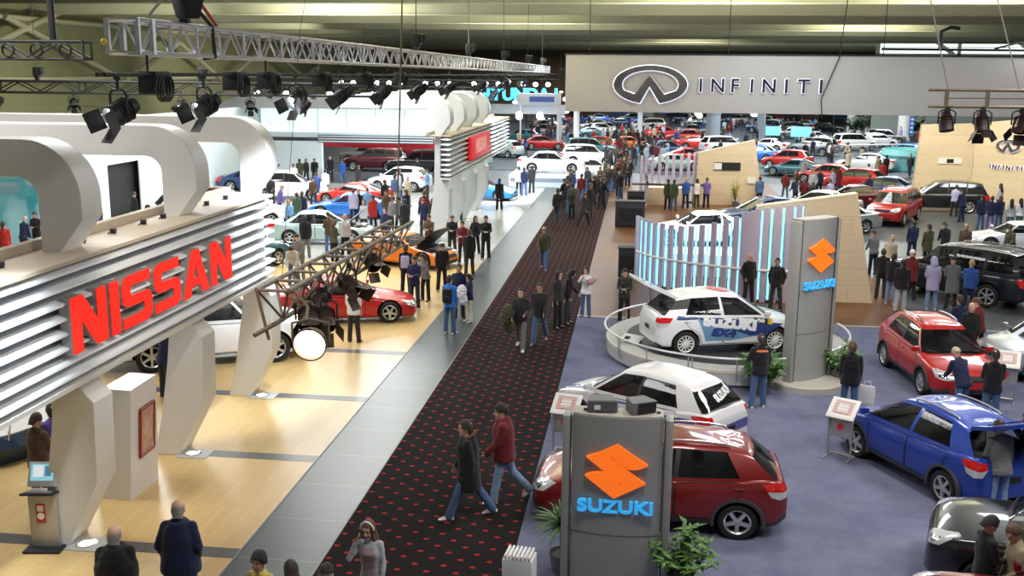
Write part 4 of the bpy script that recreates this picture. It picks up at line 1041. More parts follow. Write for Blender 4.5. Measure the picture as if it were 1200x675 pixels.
# ------------------------------------------------------------------ trusses and stage lights
def box_truss(a, b, w, h, rod=.025, step=.55, m=None, name='box_truss', label='', mode='box'):
    a, b = V(a), V(b); d = (b - a); L = d.length; d.normalize(); s = d.cross(V((0, 0, 1))).normalized(); u = s.cross(d).normalized()
    root = thing(name, label, 'truss', a); P = lambda t, i, j: d * t + s * (w / 2 * i) + u * (h / 2 * j)
    ch = MB(); n = max(2, int(L / step))
    cs = [(i, j) for i in (-1, 1) for j in (-1, 1)] if mode == 'box' else [(-1, 0), (1, 0)]
    for i, j in cs: ch.tube(P(0, i, j), P(L, i, j), rod, 8)
    ch.build('chord', m, root)
    br = MB()
    for k in range(n + 1):
        t = L * k / n; t2 = L * (k + 1) / n
        if mode == 'box':
            if k % 4 == 0:
                for q in ((-1, -1, 1, -1), (-1, 1, 1, 1), (-1, -1, -1, 1), (1, -1, 1, 1)): br.tube(P(t, q[0], q[1]), P(t, q[2], q[3]), rod * .9, 6)
            if k < n:
                f = 1 if k % 2 else -1
                for i in (-1, 1): br.tube(P(t, i, f), P(t2, i, -f), rod * .62, 6)
                for j in (-1, 1): br.tube(P(t, f, j), P(t2, -f, j), rod * .55, 6)
        else: br.tube(P(t, -1, 0), P(t, 1, 0), rod * .7, 6)
    br.build('bracing', m, root)
    return root, P, L
tr, P_, L_ = box_truss((-7.4, 14.3, 8.16), (-7.4, 82, 7.92), .46, .46, .034, .5, M_ALU, 'box_truss', 'long silver box truss running overhead along the stand')
ep = MB()
for i in (-1, 1):
    ep.box(P_(.0, i, 0), (.07, .05, .5)); ep.box(P_(.45, i, 0), (.07, .09, .5))
ep.build('end_frame', M_ALU, tr); MB().ell(P_(-.03, -1.15, -.35), (.05, .05, .05)).build('yellow_cap', mat('cap_yellow', (.8, .6, .02), .5), tr)
cb = MB(); cb.path([P_(2.2, .9, 3.2), P_(2.3, .6, 2.2), P_(2.6, 1.05, 1.1), P_(2.65, 1.1, -1.1), P_(2.65, .2, -1.15)], .035, 7); cb.build('cable', M_BLACK, tr)
cb = MB(); cb.path([P_(2.0, .2, 3.4), P_(1.4, -.2, 2.6), P_(1.0, -.6, 1.2)], .022, 6); cb.path([P_(2.0, .2, 3.4), P_(2.5, .4, 2.8), P_(3.1, .6, 1.1)], .03, 6, 1); cb.build('power_lead', [mat('lead_grey', (.3, .28, .2), .6), mat('lead_red', (.5, .05, .03), .6)], tr)

def chain_motor(p, zt, lab, group=None):
    t = thing('chain_hoist', lab, 'hoist', p, 0, group)
    MB().box((0, 0, .35), (.26, .22, .42), 0, None, .05).build('motor', M_BLACK, t); MB().box((0, 0, .08), (.16, .14, .16), 0, None, .03).build('hook_block', M_DARK, t)
    MB().tube((0, 0, .5), (0, 0, zt - p[2]), .014, 6).build('chain', M_DARK, t); MB().lathe([(.001, -.22), (.10, -.2), (.13, .08), (.001, .1)], 10, 0, T(.2, 0, .45)).build('chain_bag', M_BLACK, t); return t
for i, (y, s) in enumerate(((16.4, 0), (34, 0), (44.5, 0), (56, 0), (68, 0), (78, 0))):
    z = 8.42 - (y - 14) * .0035
    o = chain_motor((-7.4, y, z), HC, 'black chain hoist on top of the silver truss, %s' % ('nearest to its near end', 'second along', 'third along', 'fourth along', 'fifth along', 'at its far end')[i])
def net_bundle(p, lab):
    o = MB(); o.loft([[V(p) + V((r * math.cos(a) + .05 * math.sin(3 * a + z * 5), r * .8 * math.sin(a), z)) for a in [2 * PI * q / 16 for q in range(16)]] for z, r in ((0, .14), (.3, .24), (.8, .22), (1.6, .2), (2.6, .24), (4.1, .26))]); return tag(o.build('black_drape', M_BLACK), lab, 'drape')
net_bundle((-7.25, 16.2, 8.5), 'bundle of black cloth hanging from the ceiling to the near end of the silver truss')

def stage_light(p, pan, tilt, lab, s=1., on=True, doors=True, group=None, m=None, lens=None, drop=.45):
    """p is the clamp point; pan 0 shines towards +y, tilt in degrees below the horizon"""
    t = thing('stage_light', lab, 'stage light', p, R(pan), group)
    c = MB(); c.tube((0, 0, .05), (0, 0, -drop + .32 * s), .022, 8); c.box((0, 0, .02), (.09, .07, .12), 0, None, .02); c.build('clamp', M_BLACK, t)
    y = MB(); y.path([(-.2 * s, 0, -drop), (-.2 * s, 0, -drop + .26 * s), (-.12 * s, 0, -drop + .32 * s), (.12 * s, 0, -drop + .32 * s), (.2 * s, 0, -drop + .26 * s), (.2 * s, 0, -drop)], .018 * s, 6); y.build('yoke', M_BLACK, t)
    Mc = T(0, 0, -drop) @ RX(-R(tilt)) @ RX(-PI / 2)                    # local z along the beam
    b = MB(); b.lathe([(.001, -.30 * s), (.10 * s, -.29 * s), (.13 * s, -.18 * s), (.16 * s, -.02 * s), (.165 * s, .16 * s), (.15 * s, .16 * s), (.145 * s, .08 * s)], 20, 0, Mc, cap=False)
    for q in range(4): b.lathe([(.14 * s, -.15 * s + q * .06 * s), (.175 * s, -.145 * s + q * .06 * s), (.14 * s, -.13 * s + q * .06 * s)], 20, 0, Mc, cap=False)
    can = b.build('can', m or M_BLACK, t)
    MB().lathe([(.001, .10 * s), (.145 * s, .08 * s)], 20, 0, Mc, cap=False).build('lens', (lens or M_LAMPON) if on else M_GLASSD, can)
    if doors:
        for q in range(4):
            Md = Mc @ RZ(PI / 2 * q) @ T(0, .165 * s, .165 * s) @ RX(R(-28))
            MB().box((0, 0, .12 * s), (.30 * s if q % 2 else .26 * s, .008, .24 * s), 0, Md).build('barn_door', m or M_BLACK, t, smooth=0)
    return t
LY = [(14.05, 150, 24, 'nearest to its near end', True), (17.0, 148, 26, 'second along, over the nearest arches', True), (21.8, 155, 30, 'third along with long open barn doors', True), (25.2, 110, 35, 'fourth along, pointing left', False), (29.5, 115, 40, 'fifth along', True), (34.5, 120, 35, 'sixth along', True), (40, 125, 30, 'seventh along', True), (48, 120, 30, 'eighth along', True), (57, 125, 30, 'ninth along', True), (66, 130, 30, 'tenth along, towards the far end', True)]
pr, P2, L2 = box_truss((-7.4, 13.6, 7.62), (-7.4, 80, 7.5), .10, .10, .03, 6, M_BLACK, 'lighting_bar', 'black lighting bar slung below the silver truss with cans and cables', 'ladder')
dr = MB()
for y in range(15, 80, 5): dr.tube((0, y - 13.6, 0), (0, y - 13.6, .36), .02, 6)
dr.build('dropper', M_BLACK, pr)
for y, pan, tilt, lb, on in LY:
    stage_light((-7.4, y, 7.58), pan, tilt, 'black stage light hanging under the silver truss, ' + lb, 1.02, on, True, drop=.5)
for i, y in enumerate((15.2, 18.4, 20.1, 23.6, 27.4, 31.6)):
    t = thing('dimmer_pack', 'black dimmer pack and cable coil on the lighting bar, %s from the near end' % ('first', 'second', 'third', 'fourth', 'fifth', 'sixth')[i], 'dimmer', (-7.4, y, 7.62))
    MB().box((0, 0, -.12), (.3, .5, .34), 0, None, .03).build('case', M_BLACK, t); q = MB()
    for k in range(3): q.path([(.16, .2 * math.cos(a) + .1 * k - .1, -.2 + .2 * math.sin(a)) for a in [2 * PI * j / 14 for j in range(15)]], .02, 6)
    q.build('cable_coil', M_DARK, t)
# dark truss with lamps that crosses above the arches
dt, P3_, L3 = box_truss((-30, 40, 6.95), (-10.5, 40, 6.95), .5, .46, .045, .9, M_BLACK, 'black_truss', 'black truss crossing above the nearest arches in front of the olive wall')
chain_motor((-24.5, 40, 7.2), HC, 'black chain hoist on the black truss above the nearest arch'); chain_motor((-17.5, 40, 7.2), HC, 'black chain hoist on the black truss above the third arch')
for i, x in enumerate((-28.5, -26.3, -23, -20.6, -18.4, -15.5, -13.2)):
    stage_light((x, 40, 6.75), 90 + 60 * (i % 3), 45, 'small black stage light on the black truss over the arches, %s from the left' % ('first', 'second', 'third', 'fourth', 'fifth', 'sixth', 'seventh')[i], .9, i % 3 == 1, True, lens=M_LAMPSM)
# hanging frame of lamps at the far left
ht, P4, L4 = box_truss((-13.4, 19.6, 8.05), (-10.9, 19.6, 8.05), .3, .34, .03, .6, M_BLACK, 'hanging_rig', 'black hanging lamp frame with round rings at the upper left')
r_ = MB()
for k in range(4): r_.lathe([(.12, -.03), (.15, 0), (.12, .03)], 16, 0, T(.35 + .6 * k, -.2, 0) @ RX(PI / 2), cap=False)
r_.build('ring', M_DARK, ht); MB().tube((1.8, 0, .2), (1.8, 0, 4.4), .07, 8).build('hanger', M_BLACK, ht)
# row of lit lamps high over the back of the stand
tl, P5, L5 = box_truss((-27, 66, 6.95), (-9, 66, 6.95), .5, .45, .05, 1.2, M_BLACK, 'black_truss', 'black truss with many lit lamps over the back wall of the stand')
for i in range(18):
    x = -26 + i * .98
    stage_light((x, 66, 6.75), 165 + (i * 37) % 40, 30, 'lit stage light in the row over the glowing back wall', 1.5, i % 3 != 2, False, 'lamps over the glowing back wall') if i % 3 != 2 else stage_light((x, 66, 6.75), 100, 50, 'unlit stage light in the row over the glowing back wall', 1.2, False, True, 'unlit lamps over the glowing back wall')
# ladder truss with the bright flood lamp
def ladder3(a, b, w, hgt, lab):
    a, b = V(a), V(b); d = (b - a); L = d.length; d.normalize(); s = d.cross(V((0, 0, 1))).normalized(); u = s.cross(d).normalized()
    root = thing('ladder_truss', lab, 'truss', a); ch = MB(); tops = [(-w / 2, 0), (w / 2, 0), (0, -hgt)]
    for i, j in tops: ch.tube(s * i + u * j, d * L + s * i + u * j, .045, 8)
    ch.build('chord', M_OLDTRUSS, root); br = MB(); n = int(L / .85)
    for k in range(n):
        t, t2 = L * k / n, L * (k + 1) / n
        br.tube(d * t - s * w / 2, d * t + s * w / 2, .03, 6)
        for i in (-1, 1): br.tube(d * t + s * i * w / 2, d * (t + t2) / 2 - u * hgt, .024, 6); br.tube(d * (t + t2) / 2 - u * hgt, d * t2 + s * i * w / 2, .024, 6)
    br.build('rung', M_OLDTRUSS, root); return root
lt = ladder3((-6.33, 17.0, 3.9), (-6.03, 25.7, 3.9), .58, .62, 'brown ladder truss hanging low over the walkway with a bright flood lamp')
fl = thing('flood_lamp', 'large lit flood lamp glowing warm white at the near end of the brown ladder truss', 'flood lamp', (-5.56, 16.7, 3.07), R(186))
Mf = RX(-R(8)) @ RX(-PI / 2)
MB().lathe([(.001, -.32), (.14, -.31), (.24, -.12), (.295, .06), (.30, .14), (.275, .14), (.25, .03)], 28, 0, Mf, cap=False).build('housing', mat('lamp_bronze', (.09, .05, .03), .4, .6), fl)
MB().lathe([(.001, .10), (.14, .095), (.272, .07)], 28, 0, Mf, cap=False).build('lens', M_WARMON, fl)
MB().path([(-.32, 0, 0), (-.32, 0, .34), (0, 0, .42), (.32, 0, .34), (.32, 0, 0)], .022, 7).build('yoke', M_OLDTRUSS, fl)
for i, (x, y, z, pan, sc_) in enumerate(((-5.85, 17.5, 3.7, 200, 1.15), (-5.8, 18.3, 3.5, 200, 1.15), (-6.1, 18.9, 3.75, 150, 1.1), (-5.85, 20.2, 3.75, 250, 1.1), (-6.0, 22.6, 3.8, 220, 1.0))):
    stage_light((x, y, z), pan, 35, 'brown unlit stage light on the ladder truss, %s behind the glowing flood lamp' % ('first', 'second', 'third', 'fourth', 'fifth')[i], sc_, False, True, m=mat('lamp_brown', (.05, .032, .024), .45, .4), drop=.42)
lb = MB(); lb.path([(.7, -.3, -.45), (.6, .1, -.3), (.3, .2, 0)], .03, 7); lb.path([(.1, .3, -.1), (.45, .2, -.3), (.7, .1, .05), (.3, .5, -.35), (-.1, .8, -.05)], .018, 6); lb.tube((-.29, .0, 0), (-.1, .0, -.9), .03, 7); lb.tube((.0, .1, -.62), (-.25, -.3, -.75), .045, 7); lb.build('lamp_bracket', M_OLDTRUSS, lt)
for i, (x, y) in enumerate(((-6.03, 25.2), (-6.3, 17.4))):
    c_ = MB(); c_.path([(x, y, 4.0), (x + .12, y, 7.0), (x + .25, y + .3, HC)] if not i else [(x, y, 4.0), (x + .5, y, 8.4), (x + 1.4, y + .3, HC)], .02 if not i else .006, 6); tag(c_.build('hanging_cable', M_OLDTRUSS), ('thin steel cable dropping from the ceiling to the far end of the ladder truss', 'thin steel cable dropping from the ceiling to the near part of the ladder truss')[i], 'cable')
# small lamp truss at the upper right
rt = thing('lamp_truss', 'small brown lamp truss hanging in front of the big banner at the right', 'truss', (5.25, 20, 7.15))
c_ = MB(); c_.tube((0, 0, .3), (6, 0, .3), .028, 8); c_.tube((.02, 0, 0), (6, 0, 0), .028, 8); c_.build('chord', mat('truss_bronze', (.22, .17, .12), .45, .5), rt)
c_ = MB()
for k in range(8): c_.box((.33 + .72 * k, 0, .15), (.07, .05, .34)); c_.tube((.36 + .72 * k, 0, .15), (1.08 + .72 * k, 0, .16), .012, 6)
c_.build('spacer', M_OLDTRUSS, rt)
for i, (x, pan) in enumerate(((.37, 190), (1.0, 185), (1.68, 150), (2.4, 170))):
    stage_light((5.25 + x, 20, 7.08), pan, 72 if i < 2 else 55, 'dark stage light hanging from the small right-hand truss, %s' % ('first with pale bands', 'second with barn doors', 'third, turned sideways', 'fourth, beyond the frame')[i], .8, i == 0, i > 0, m=mat('lamp_black_red', (.03, .012, .012), .35, .2), lens=mat('lamp_face', (.8, .7, .6), .4, emit=(1, .85, .7), es=.8), drop=.25)
for i, x in enumerate((5.6, 6.85)):
    c_ = MB(); c_.path([(x, 20, 7.45), (x - .5 - .1 * i, 20, 9.2), (x - 1.1 - .3 * i, 20, HC)], .013, 6); tag(c_.build('hanging_cable', mat('cable_pale', (.35, .33, .28), .5, .4)), 'pale cable from the ceiling holding the small lamp truss, %s one' % ('left', 'right')[i], 'cable')

rs = thing('round_stand', 'round dark glass-sided stand with a white deck and chrome rail beyond the nearest arch', 'platform', (-14.2, 19.0, 0))
MB().lathe([(.001, 0), (2.3, 0), (2.45, .35), (2.3, .55), (.001, .55)], 48).build('drum', mat('stand_dark_glass', (.03, .05, .09), .12, var=.1), rs); MB().lathe([(.001, .552), (2.25, .552), (2.25, .58), (.001, .58)], 48).build('deck', M_WPANEL, rs)
q = MB(); q.path([(2.5 * math.cos(a), 2.5 * math.sin(a), 1.05) for a in [R(-110 + 200 * i / 30) for i in range(31)]], .035, 8)
for i in range(6): a = R(-110 + 200 * i / 5); q.tube((2.3 * math.cos(a), 2.3 * math.sin(a), .4), (2.5 * math.cos(a), 2.5 * math.sin(a), 1.05), .02, 7)
q.build('rail', M_CHROME, rs)

tf, P6, L6 = box_truss((-34, 104, 7.25), (-6, 104, 7.25), .6, .5, .06, 1.6, M_BLACK, 'black_truss', 'farthest black truss, carrying a long row of white lamps beyond the far arches')
for i in range(22):
    x = -33 + i * 1.25
    stage_light((x, 104, 7.05), 170 + (i * 29) % 30, 22, 'white stage lamp on the farthest black truss', 1.7, True, False, 'white lamps on the farthest truss', lens=M_LAMPON) if i % 4 else chain_motor((x, 104, 7.55), HC, 'black chain hoist on the farthest black truss', 'hoists on the farthest truss')
# ------------------------------------------------------------------ big grey banner
M_BANNER = mat('banner_grey', (.46, .42, .39), .7, var=.03, scale=.5)
M_HALO = mat('halo_white', (.8, .8, .9), .5, emit=(.78, .76, 1.), es=1.0)
M_DKCHROME = mat('dark_chrome', (.34, .31, .27), .14, .95, var=.6, scale=2.2)
M_LETTER = mat('letter_dark', (.035, .03, .04), .3, .6)
def ell_pts(rx, ry, a0, a1, n): return [(rx * math.cos(R(a0 + (a1 - a0) * i / n)), ry * math.sin(R(a0 + (a1 - a0) * i / n))) for i in range(n + 1)]
def oval_emblem(w, grow=0.):
    """oval ring with a road running to a peak"""
    g = grow; o = ell_pts(1 + g, .515 + g, -72, 252, 40)
    foot = [(-.27 - g * .0, -.50 - g), (-.02, -.04 - g * 2.2), (.27 + g * .0, -.50 - g)] if not g else [(-.25, -.5 - g), (-.02, -.10), (.25, -.5 - g)]
    hole = ell_pts(.77 - g, .385 - g, -38, 218, 30) + [(-.44 + g, -.20 + g * .6), (-.02, .30 - g * 1.5), (.42 - g, -.20 + g * .6)]
    hole = ell_pts(.77 - g, .385 - g, -25, 205, 30) + [(-.42 + g * .6, -.26 + g), (-.02, .27 - g * 1.2), (.40 - g * .6, -.26 + g)]
    s = w / 2
    return [(x * s, y * s) for x, y in o + foot], [[(x * s, y * s) for x, y in hole]]
def chrome_emblem(parent, M, w, halo=True, n='emblem'):
    b = MB(); po, ho = oval_emblem(w); b.prism(po, .05, .16, 0, M, ho); e = b.build(n, M_DKCHROME, parent, smooth=0)
    md = e.modifiers.new('edge', 'BEVEL'); md.width = .02 * w; md.segments = 2; md.limit_method = 'ANGLE'
    if halo:
        h = MB(); po, ho = oval_emblem(w, .026); h.prism(po, .0, .02, 0, M, ho); h.build('halo', M_HALO, e, smooth=0)
def halo_letters(parent, M, txt, size, step, d=.08, name='letter', xs=1., halo=True, w0=0):
    for i, c in enumerate(txt):
        Ml = M @ T((i - (len(txt) - 1) / 2) * step, 0, 0)
        l = MB().addmb(text_mb(c, size, d, .012 * size, xs), Ml @ T(0, 0, .1)).build(name, M_LETTER, parent, smooth=0)
        if halo: MB().addmb(text_mb(c, size, .01, .04 * size, xs), Ml @ T(0, 0, .012)).build('halo', M_HALO, l, smooth=0)
BY = 50.0
bn = thing('hanging_banner', 'wide grey hanging banner with a chrome oval emblem and spaced dark letters', 'banner', (0, BY, 0))
b = MB(); b.box((10.6, 0, 7.22), (28.4, .3, 2.66), 0, None, .02); b.build('panel', M_BANNER, bn)
b = MB(); b.box((10.6, .02, 8.59), (28.6, .4, .08)); b.build('top_edge', M_BLACK, bn, smooth=0)
bn_face = lambda x, z: frame((x, -.155, z), (1, 0, 0), (0, 0, 1), (0, -1, 0))
chrome_emblem(bn, bn_face(.42, 7.18), 3.45)
halo_letters(bn, bn_face(5.52, 7.14), 'INFINITI', .90, .785)
for i, x in enumerate((-2.5, 4, 11, 17.5, 23)):
    c_ = MB(); c_.tube((x, BY, 8.6), (x, BY, HC), .02, 6); tag(c_.build('hanging_wire', M_DARK), 'dark wire holding the grey banner from the ceiling, %s from its emblem end' % ('first', 'second', 'third', 'fourth', 'fifth')[i], 'cable')
c_ = MB(); c_.path([(9.3, BY - .25, HC), (9.0, BY - .25, 8.5), (8.3, BY - .3, 6.6), (8.4, BY - .3, 5.7)], .025, 6); tag(c_.build('hanging_cable', M_DARK), 'slack dark cable hanging down in front of the grey banner', 'cable')
tb = thing('rigging_pipe', 'black rigging pipe with clamps lying along the top of the banner', 'pipe', (11, BY + .5, 8.9)); MB().tube((0, 0, 0), (14, 0, -.05), .06, 8).build('pipe', M_BLACK, tb)
q_ = MB(); q_.path([(2.6, 0, 0), (2.6, 0, .8), (3.0, 0, 1.0), (3.4, 0, .95)], .09, 8); q_.box((7, 0, .25), (1.2, .2, .25), 0, None, .06); q_.path([(5, 0, .05), (6, 0, .3), (8, 0, .35), (9.4, 0, 0)], .05, 6); q_.build('clamp', M_BLACK, tb)

# ------------------------------------------------------------------ emblem pillars
M_PILLAR = mat('pillar_grey', (.29, .295, .28), .45, 0., var=.05, scale=2)
M_PILLARD = mat('pillar_dark', (.09, .092, .09), .45, 0., var=.05)
M_PILLARTOP = mat('pillar_top', (.42, .40, .35), .5, var=.05)
M_ORANGE = mat('emblem_orange', (.95, .17, .01), .4, var=.03, emit=(1, .17, .01), es=.62)
M_CYANTXT = mat('lettering_blue', (.05, .42, .8), .4, var=.03, emit=(.04, .47, 1), es=.5)
ZIG = [(490, 42), (560, 92), (632, 142), (600, 158), (570, 164), (538, 162), (500, 136), (460, 103), (455, 108), (622, 232), (478, 311), (342, 206), (372, 190), (402, 184), (432, 183), (470, 212), (512, 249), (517, 244), (346, 113), (415, 84)]
def zig_poly(w): return [((x - 487) / 290 * w, -(y - 176) / 290 * w) for x, y in ZIG]
def pillar(loc, rz, w, d, h, lab, emb_z, emb_w, txt_z, txt_h, base=None):
    t = thing('sign_pillar', lab, 'sign', loc, rz)
    n = 14; bow = d * .35
    front = [(-w / 2 + w * i / n, -d / 2 - bow * (1 - (2 * i / n - 1) ** 2)) for i in range(n + 1)]
    poly = front + [(w / 2, d / 2), (-w / 2, d / 2)]
    b = MB(); b.prism(poly, .0, h, 0); b.build('body', M_PILLAR, t, smooth=20)
    b = MB(); b.prism([(x * .98, y * .97) for x, y in poly], h, h + .025); b.build('top_plate', M_PILLARTOP, t, smooth=0)
    for s in (-1, 1):
        b = MB(); b.box((s * (w / 2 + .02), -d / 2 - .01, h / 2), (.02, .04, h), 1); b.box((s * (w / 2 + .085), -d / 2 + .12, h / 2 - .01), (.12, d * .9, h - .02), 0, None, .04); b.build('side_post', [M_PILLAR, M_PILLARD], t)
    b = MB(); ys = -d / 2 - bow
    for i in range(n): b.add([(front[i][0], front[i][1] - .004, h * .33), (front[i + 1][0], front[i + 1][1] - .004, h * .33), (front[i + 1][0], front[i + 1][1] - .004, h * .33 + .012), (front[i][0], front[i][1] - .004, h * .33 + .012)], [(0, 1, 2, 3)])
    b.build('seam', M_PILLARD, t, smooth=0)
    Mf = frame((0, ys - .0, 0), (1, 0, 0), (0, 0, 1), (0, -1, 0))
    b = MB(); b.prism(zig_poly(emb_w), -.06, .03, 0, Mf @ T(0, emb_z, 0)); b.build('emblem', M_ORANGE, t, smooth=0)
    tm = text_mb('SUZUKI', txt_h * 1.38, .05, .03 * txt_h * 1.4, 1.22, 1.02); b = MB().addmb(tm, Mf @ T(0, txt_z, 0)); b.build('lettering', M_CYANTXT, t, smooth=0)
    if base:
        b = MB(); b.lathe([(.001, 0), (base, 0), (base, .16), (base - .03, .19), (.001, .19)], 48); b.build('base_disc', M_PILLARTOP, t)
    return t
pillar((-.17, 14.62, 0), R(-1), 1.34, .34, 2.76, 'grey sign pillar at the front with orange zigzag emblem and two speakers on top', 1.95, .92, 1.375, .195)
pillar((4.36, 25.75, 0), R(40), 1.22, .34, 4.25, 'tall grey sign pillar on a round base beside the platform with the rally-striped car', 3.36, .92, 2.62, .19, 1.0)
for x, rz, lab, w in ((-.42, .12, 'grey loudspeaker with a bright end standing on the front sign pillar above the emblem', .46), (.14, .5, 'grey loudspeaker with a dark grille standing on the front sign pillar near its end', .42)):
    t = thing('loudspeaker', lab, 'speaker', (x, 14.62, 2.785), rz)
    b = MB(); b.loft([[(-w / 2, -.13, 0), (w / 2, -.13, 0), (w * .36, .17, 0), (-w * .36, .17, 0)], [(-w / 2, -.15, .2), (w / 2, -.15, .2), (w * .36, .17, .2), (-w * .36, .17, .2)]]); o_ = b.build('cabinet', mat('speaker_grey', (.16, .16, .165), .55, var=.08), t, smooth=0)
    md = o_.modifiers.new('edge', 'BEVEL'); md.width = .02; md.segments = 2
    if rz < .3: MB().box((-.08, -.146, .09), (.09, .012, .07), 0).build('badge', mat('badge_white', (.75, .76, .78), .4), t); MB().box((0, -.142, .10), (w * .86, .01, .15)).build('front_grille', mat('grille_mid', (.09, .09, .095), .6), t)
    else: MB().box((w * .1, -.142, .10), (w * .72, .012, .16)).build('front_grille', M_BLACK, t)
for x in (-.66, .42):
    tag(MB().lathe([(.001, 0), (.035, 0), (.03, .02), (.001, .022)], 14).build('cable_gland', M_BLACK, None, (x, 14.6, 2.786)), 'small black cap on top of the front sign pillar, %s' % ('by the bright-ended speaker' if x < 0 else 'by the dark speaker'), 'cap')

# ------------------------------------------------------------------ round platform with rail
PX, PY, PR = 2.55, 28.35, 3.28
pf = thing('round_platform', 'round grey display platform with a white rail and ramp lip under the rally-striped car', 'platform', (PX, PY, 0))
MB().lathe([(.001, 0), (PR - .12, 0), (PR - .1, .06), (PR, .08), (PR, .40), (PR - .04, .45), (.001, .45)], 72).build('drum', mat('platform_grey', (.46, .46, .45), .5, var=.05), pf)
MB().lathe([(.001, .452), (PR - .55, .452), (PR - .55, .458), (.001, .458)], 64).build('turntable', mat('turntable_dark', (.05, .05, .055), .5, var=.1), pf)
MB().lathe([(PR - .035, .452), (PR + .012, .452), (PR + .012, .38), (PR - .035, .38)], 72, cap=False).build('edge_band', mat('edge_cream', (.62, .58, .48), .5), pf)
ra = MB(); pts = [((PR + .06) * math.cos(a), (PR + .06) * math.sin(a), .78) for a in [R(-215 + 250 * i / 60 - 20) for i in range(61)]]
ra.path(pts, .032, 8); ra.build('rail', mat('rail_white', (.66, .68, .7), .3, .3), pf)
for i in range(13):
    a = R(-235 + 250 * i / 12); q = MB(); q.tube(((PR + .03) * math.cos(a), (PR + .03) * math.sin(a), .2), ((PR + .06) * math.cos(a), (PR + .06) * math.sin(a), .78), .018, 7)
    if i % 2 == 0: q.tube(((PR + .03) * math.cos(a + .03), (PR + .03) * math.sin(a + .03), .2), ((PR + .06) * math.cos(a + .03), (PR + .06) * math.sin(a + .03), .78), .014, 6)
    q.build('rail_post', M_ALU, pf)
t = thing('info_plaque', 'white specification plaque lying on the platform behind the rally-striped car', 'plaque', (-.02, 27.55, .46), R(-30)); MB().box((0, 0, .09), (.62, .42, .03), 0, RX(R(18)), .008).build('board', M_WHITEP, t); MB().box((0, .1, .04), (.5, .04, .12)).build('support', M_DARK, t)
b = MB(); b.box((-.12, -.02, .112), (.16, .16, .006), 0, RX(R(18))); b.build('print', M_BLACK, t, smooth=0)

# ------------------------------------------------------------------ screens of upright blades and light tubes
M_BLADE = mat('blade_lilac', (.50, .43, .56), .5, var=.06)
M_MAPLEW = plank_mat('maple_panel', (.66, .50, .29), (.62, .46, .26), (.40, .28, .15), .42, 2.6, .62, 0, .006)
def maple_wall(name): 
    m, nt, b, tc = nodes_of(name, .45); mp = nt.nodes.new('ShaderNodeMapping'); mp.inputs['Rotation'].default_value = (R(90), 0, 0); nt.links.new(tc.outputs['Object'], mp.inputs['Vector'])
    br = nt.nodes.new('ShaderNodeTexBrick'); br.inputs['Scale'].default_value = 1; br.inputs['Brick Width'].default_value = 3.2; br.inputs['Row Height'].default_value = .6; br.inputs['Mortar Size'].default_value = .008
    br.inputs['Color1'].default_value = (.66, .535, .37, 1); br.inputs['Color2'].default_value = (.62, .50, .34, 1); br.inputs['Mortar'].default_value = (.46, .36, .24, 1); nt.links.new(mp.outputs['Vector'], br.inputs['Vector'])
    mp2 = nt.nodes.new('ShaderNodeMapping'); mp2.inputs['Scale'].default_value = (.6, .6, 16); nt.links.new(tc.outputs['Object'], mp2.inputs['Vector'])
    n = nt.nodes.new('ShaderNodeTexNoise'); n.inputs['Scale'].default_value = 2.5; n.inputs['Detail'].default_value = 5; nt.links.new(mp2.outputs['Vector'], n.inputs['Vector'])
    r = nt.nodes.new('ShaderNodeMapRange'); r.inputs['To Min'].default_value = .85; r.inputs['To Max'].default_value = 1.15; nt.links.new(n.outputs['Fac'], r.inputs['Value'])
    s = nt.nodes.new('ShaderNodeVectorMath'); s.operation = 'SCALE'; nt.links.new(br.outputs['Color'], s.inputs[0]); nt.links.new(r.outputs['Result'], s.inputs['Scale']); nt.links.new(s.outputs['Vector'], b.inputs['Base Color']); return m
M_MW = maple_wall('maple_cladding')
def blade_screen(path, hts, n, lab, tubes=True, group=None):
    root = thing('blade_screen', lab, 'screen', (path[0][0], path[0][1], 0)); P = smoothpts(path, n * 2); H = smoothpts([(h,) for h in hts], n * 2)
    ox, oy = path[0]
    for i in range(n):
        x, y = P[2 * i]; h = H[2 * i][0]; d = np.array(P[min(2 * i + 1, n * 2 - 1)]) - np.array(P[max(2 * i - 1, 0)]); a = math.atan2(d[1], d[0])
        MB().box((0, 0, h / 2), (.19, .10, h), 0, T(x - ox, y - oy, 0) @ RZ(a), .012).build('blade', M_BLADE, root)
        if tubes:
            x, y = P[2 * i + 1]; h = H[2 * i + 1][0]
            tb_ = MB(); tb_.tube((x - ox, y - oy, .1), (x - ox, y - oy, h - .1), .034, 8); tb_.build('light_tube', M_CYANON, root)
    for z in (1.12, ):
        r_ = MB(); r_.path([(p[0] - ox, p[1] - oy - .07, z) for p in P], .05, 6); r_.build('cross_rail', M_WHITEP, root)
    f = MB()
    f.path([(p[0] - ox, p[1] - oy + .02, .05) for p in P], .06, 6); f.build('floor_rail', M_DARK, root); return root
blade_screen([(.05, 38.6), (.7, 37.4), (2.0, 36.3), (3.5, 35.6), (4.2, 35.35), (5.55, 35.3)], [2.45, 2.4, 2.45, 2.95, 3.25, 3.45], 21, 'curved screen of lilac blades and cyan light tubes in front of the white coupe')
blade_screen([(.2, 63.6), (1.8, 63.2), (3.5, 63.0)], [2.75, 2.9, 3.1], 9, 'short straight screen of lilac blades beside the wooden reception wall', False)
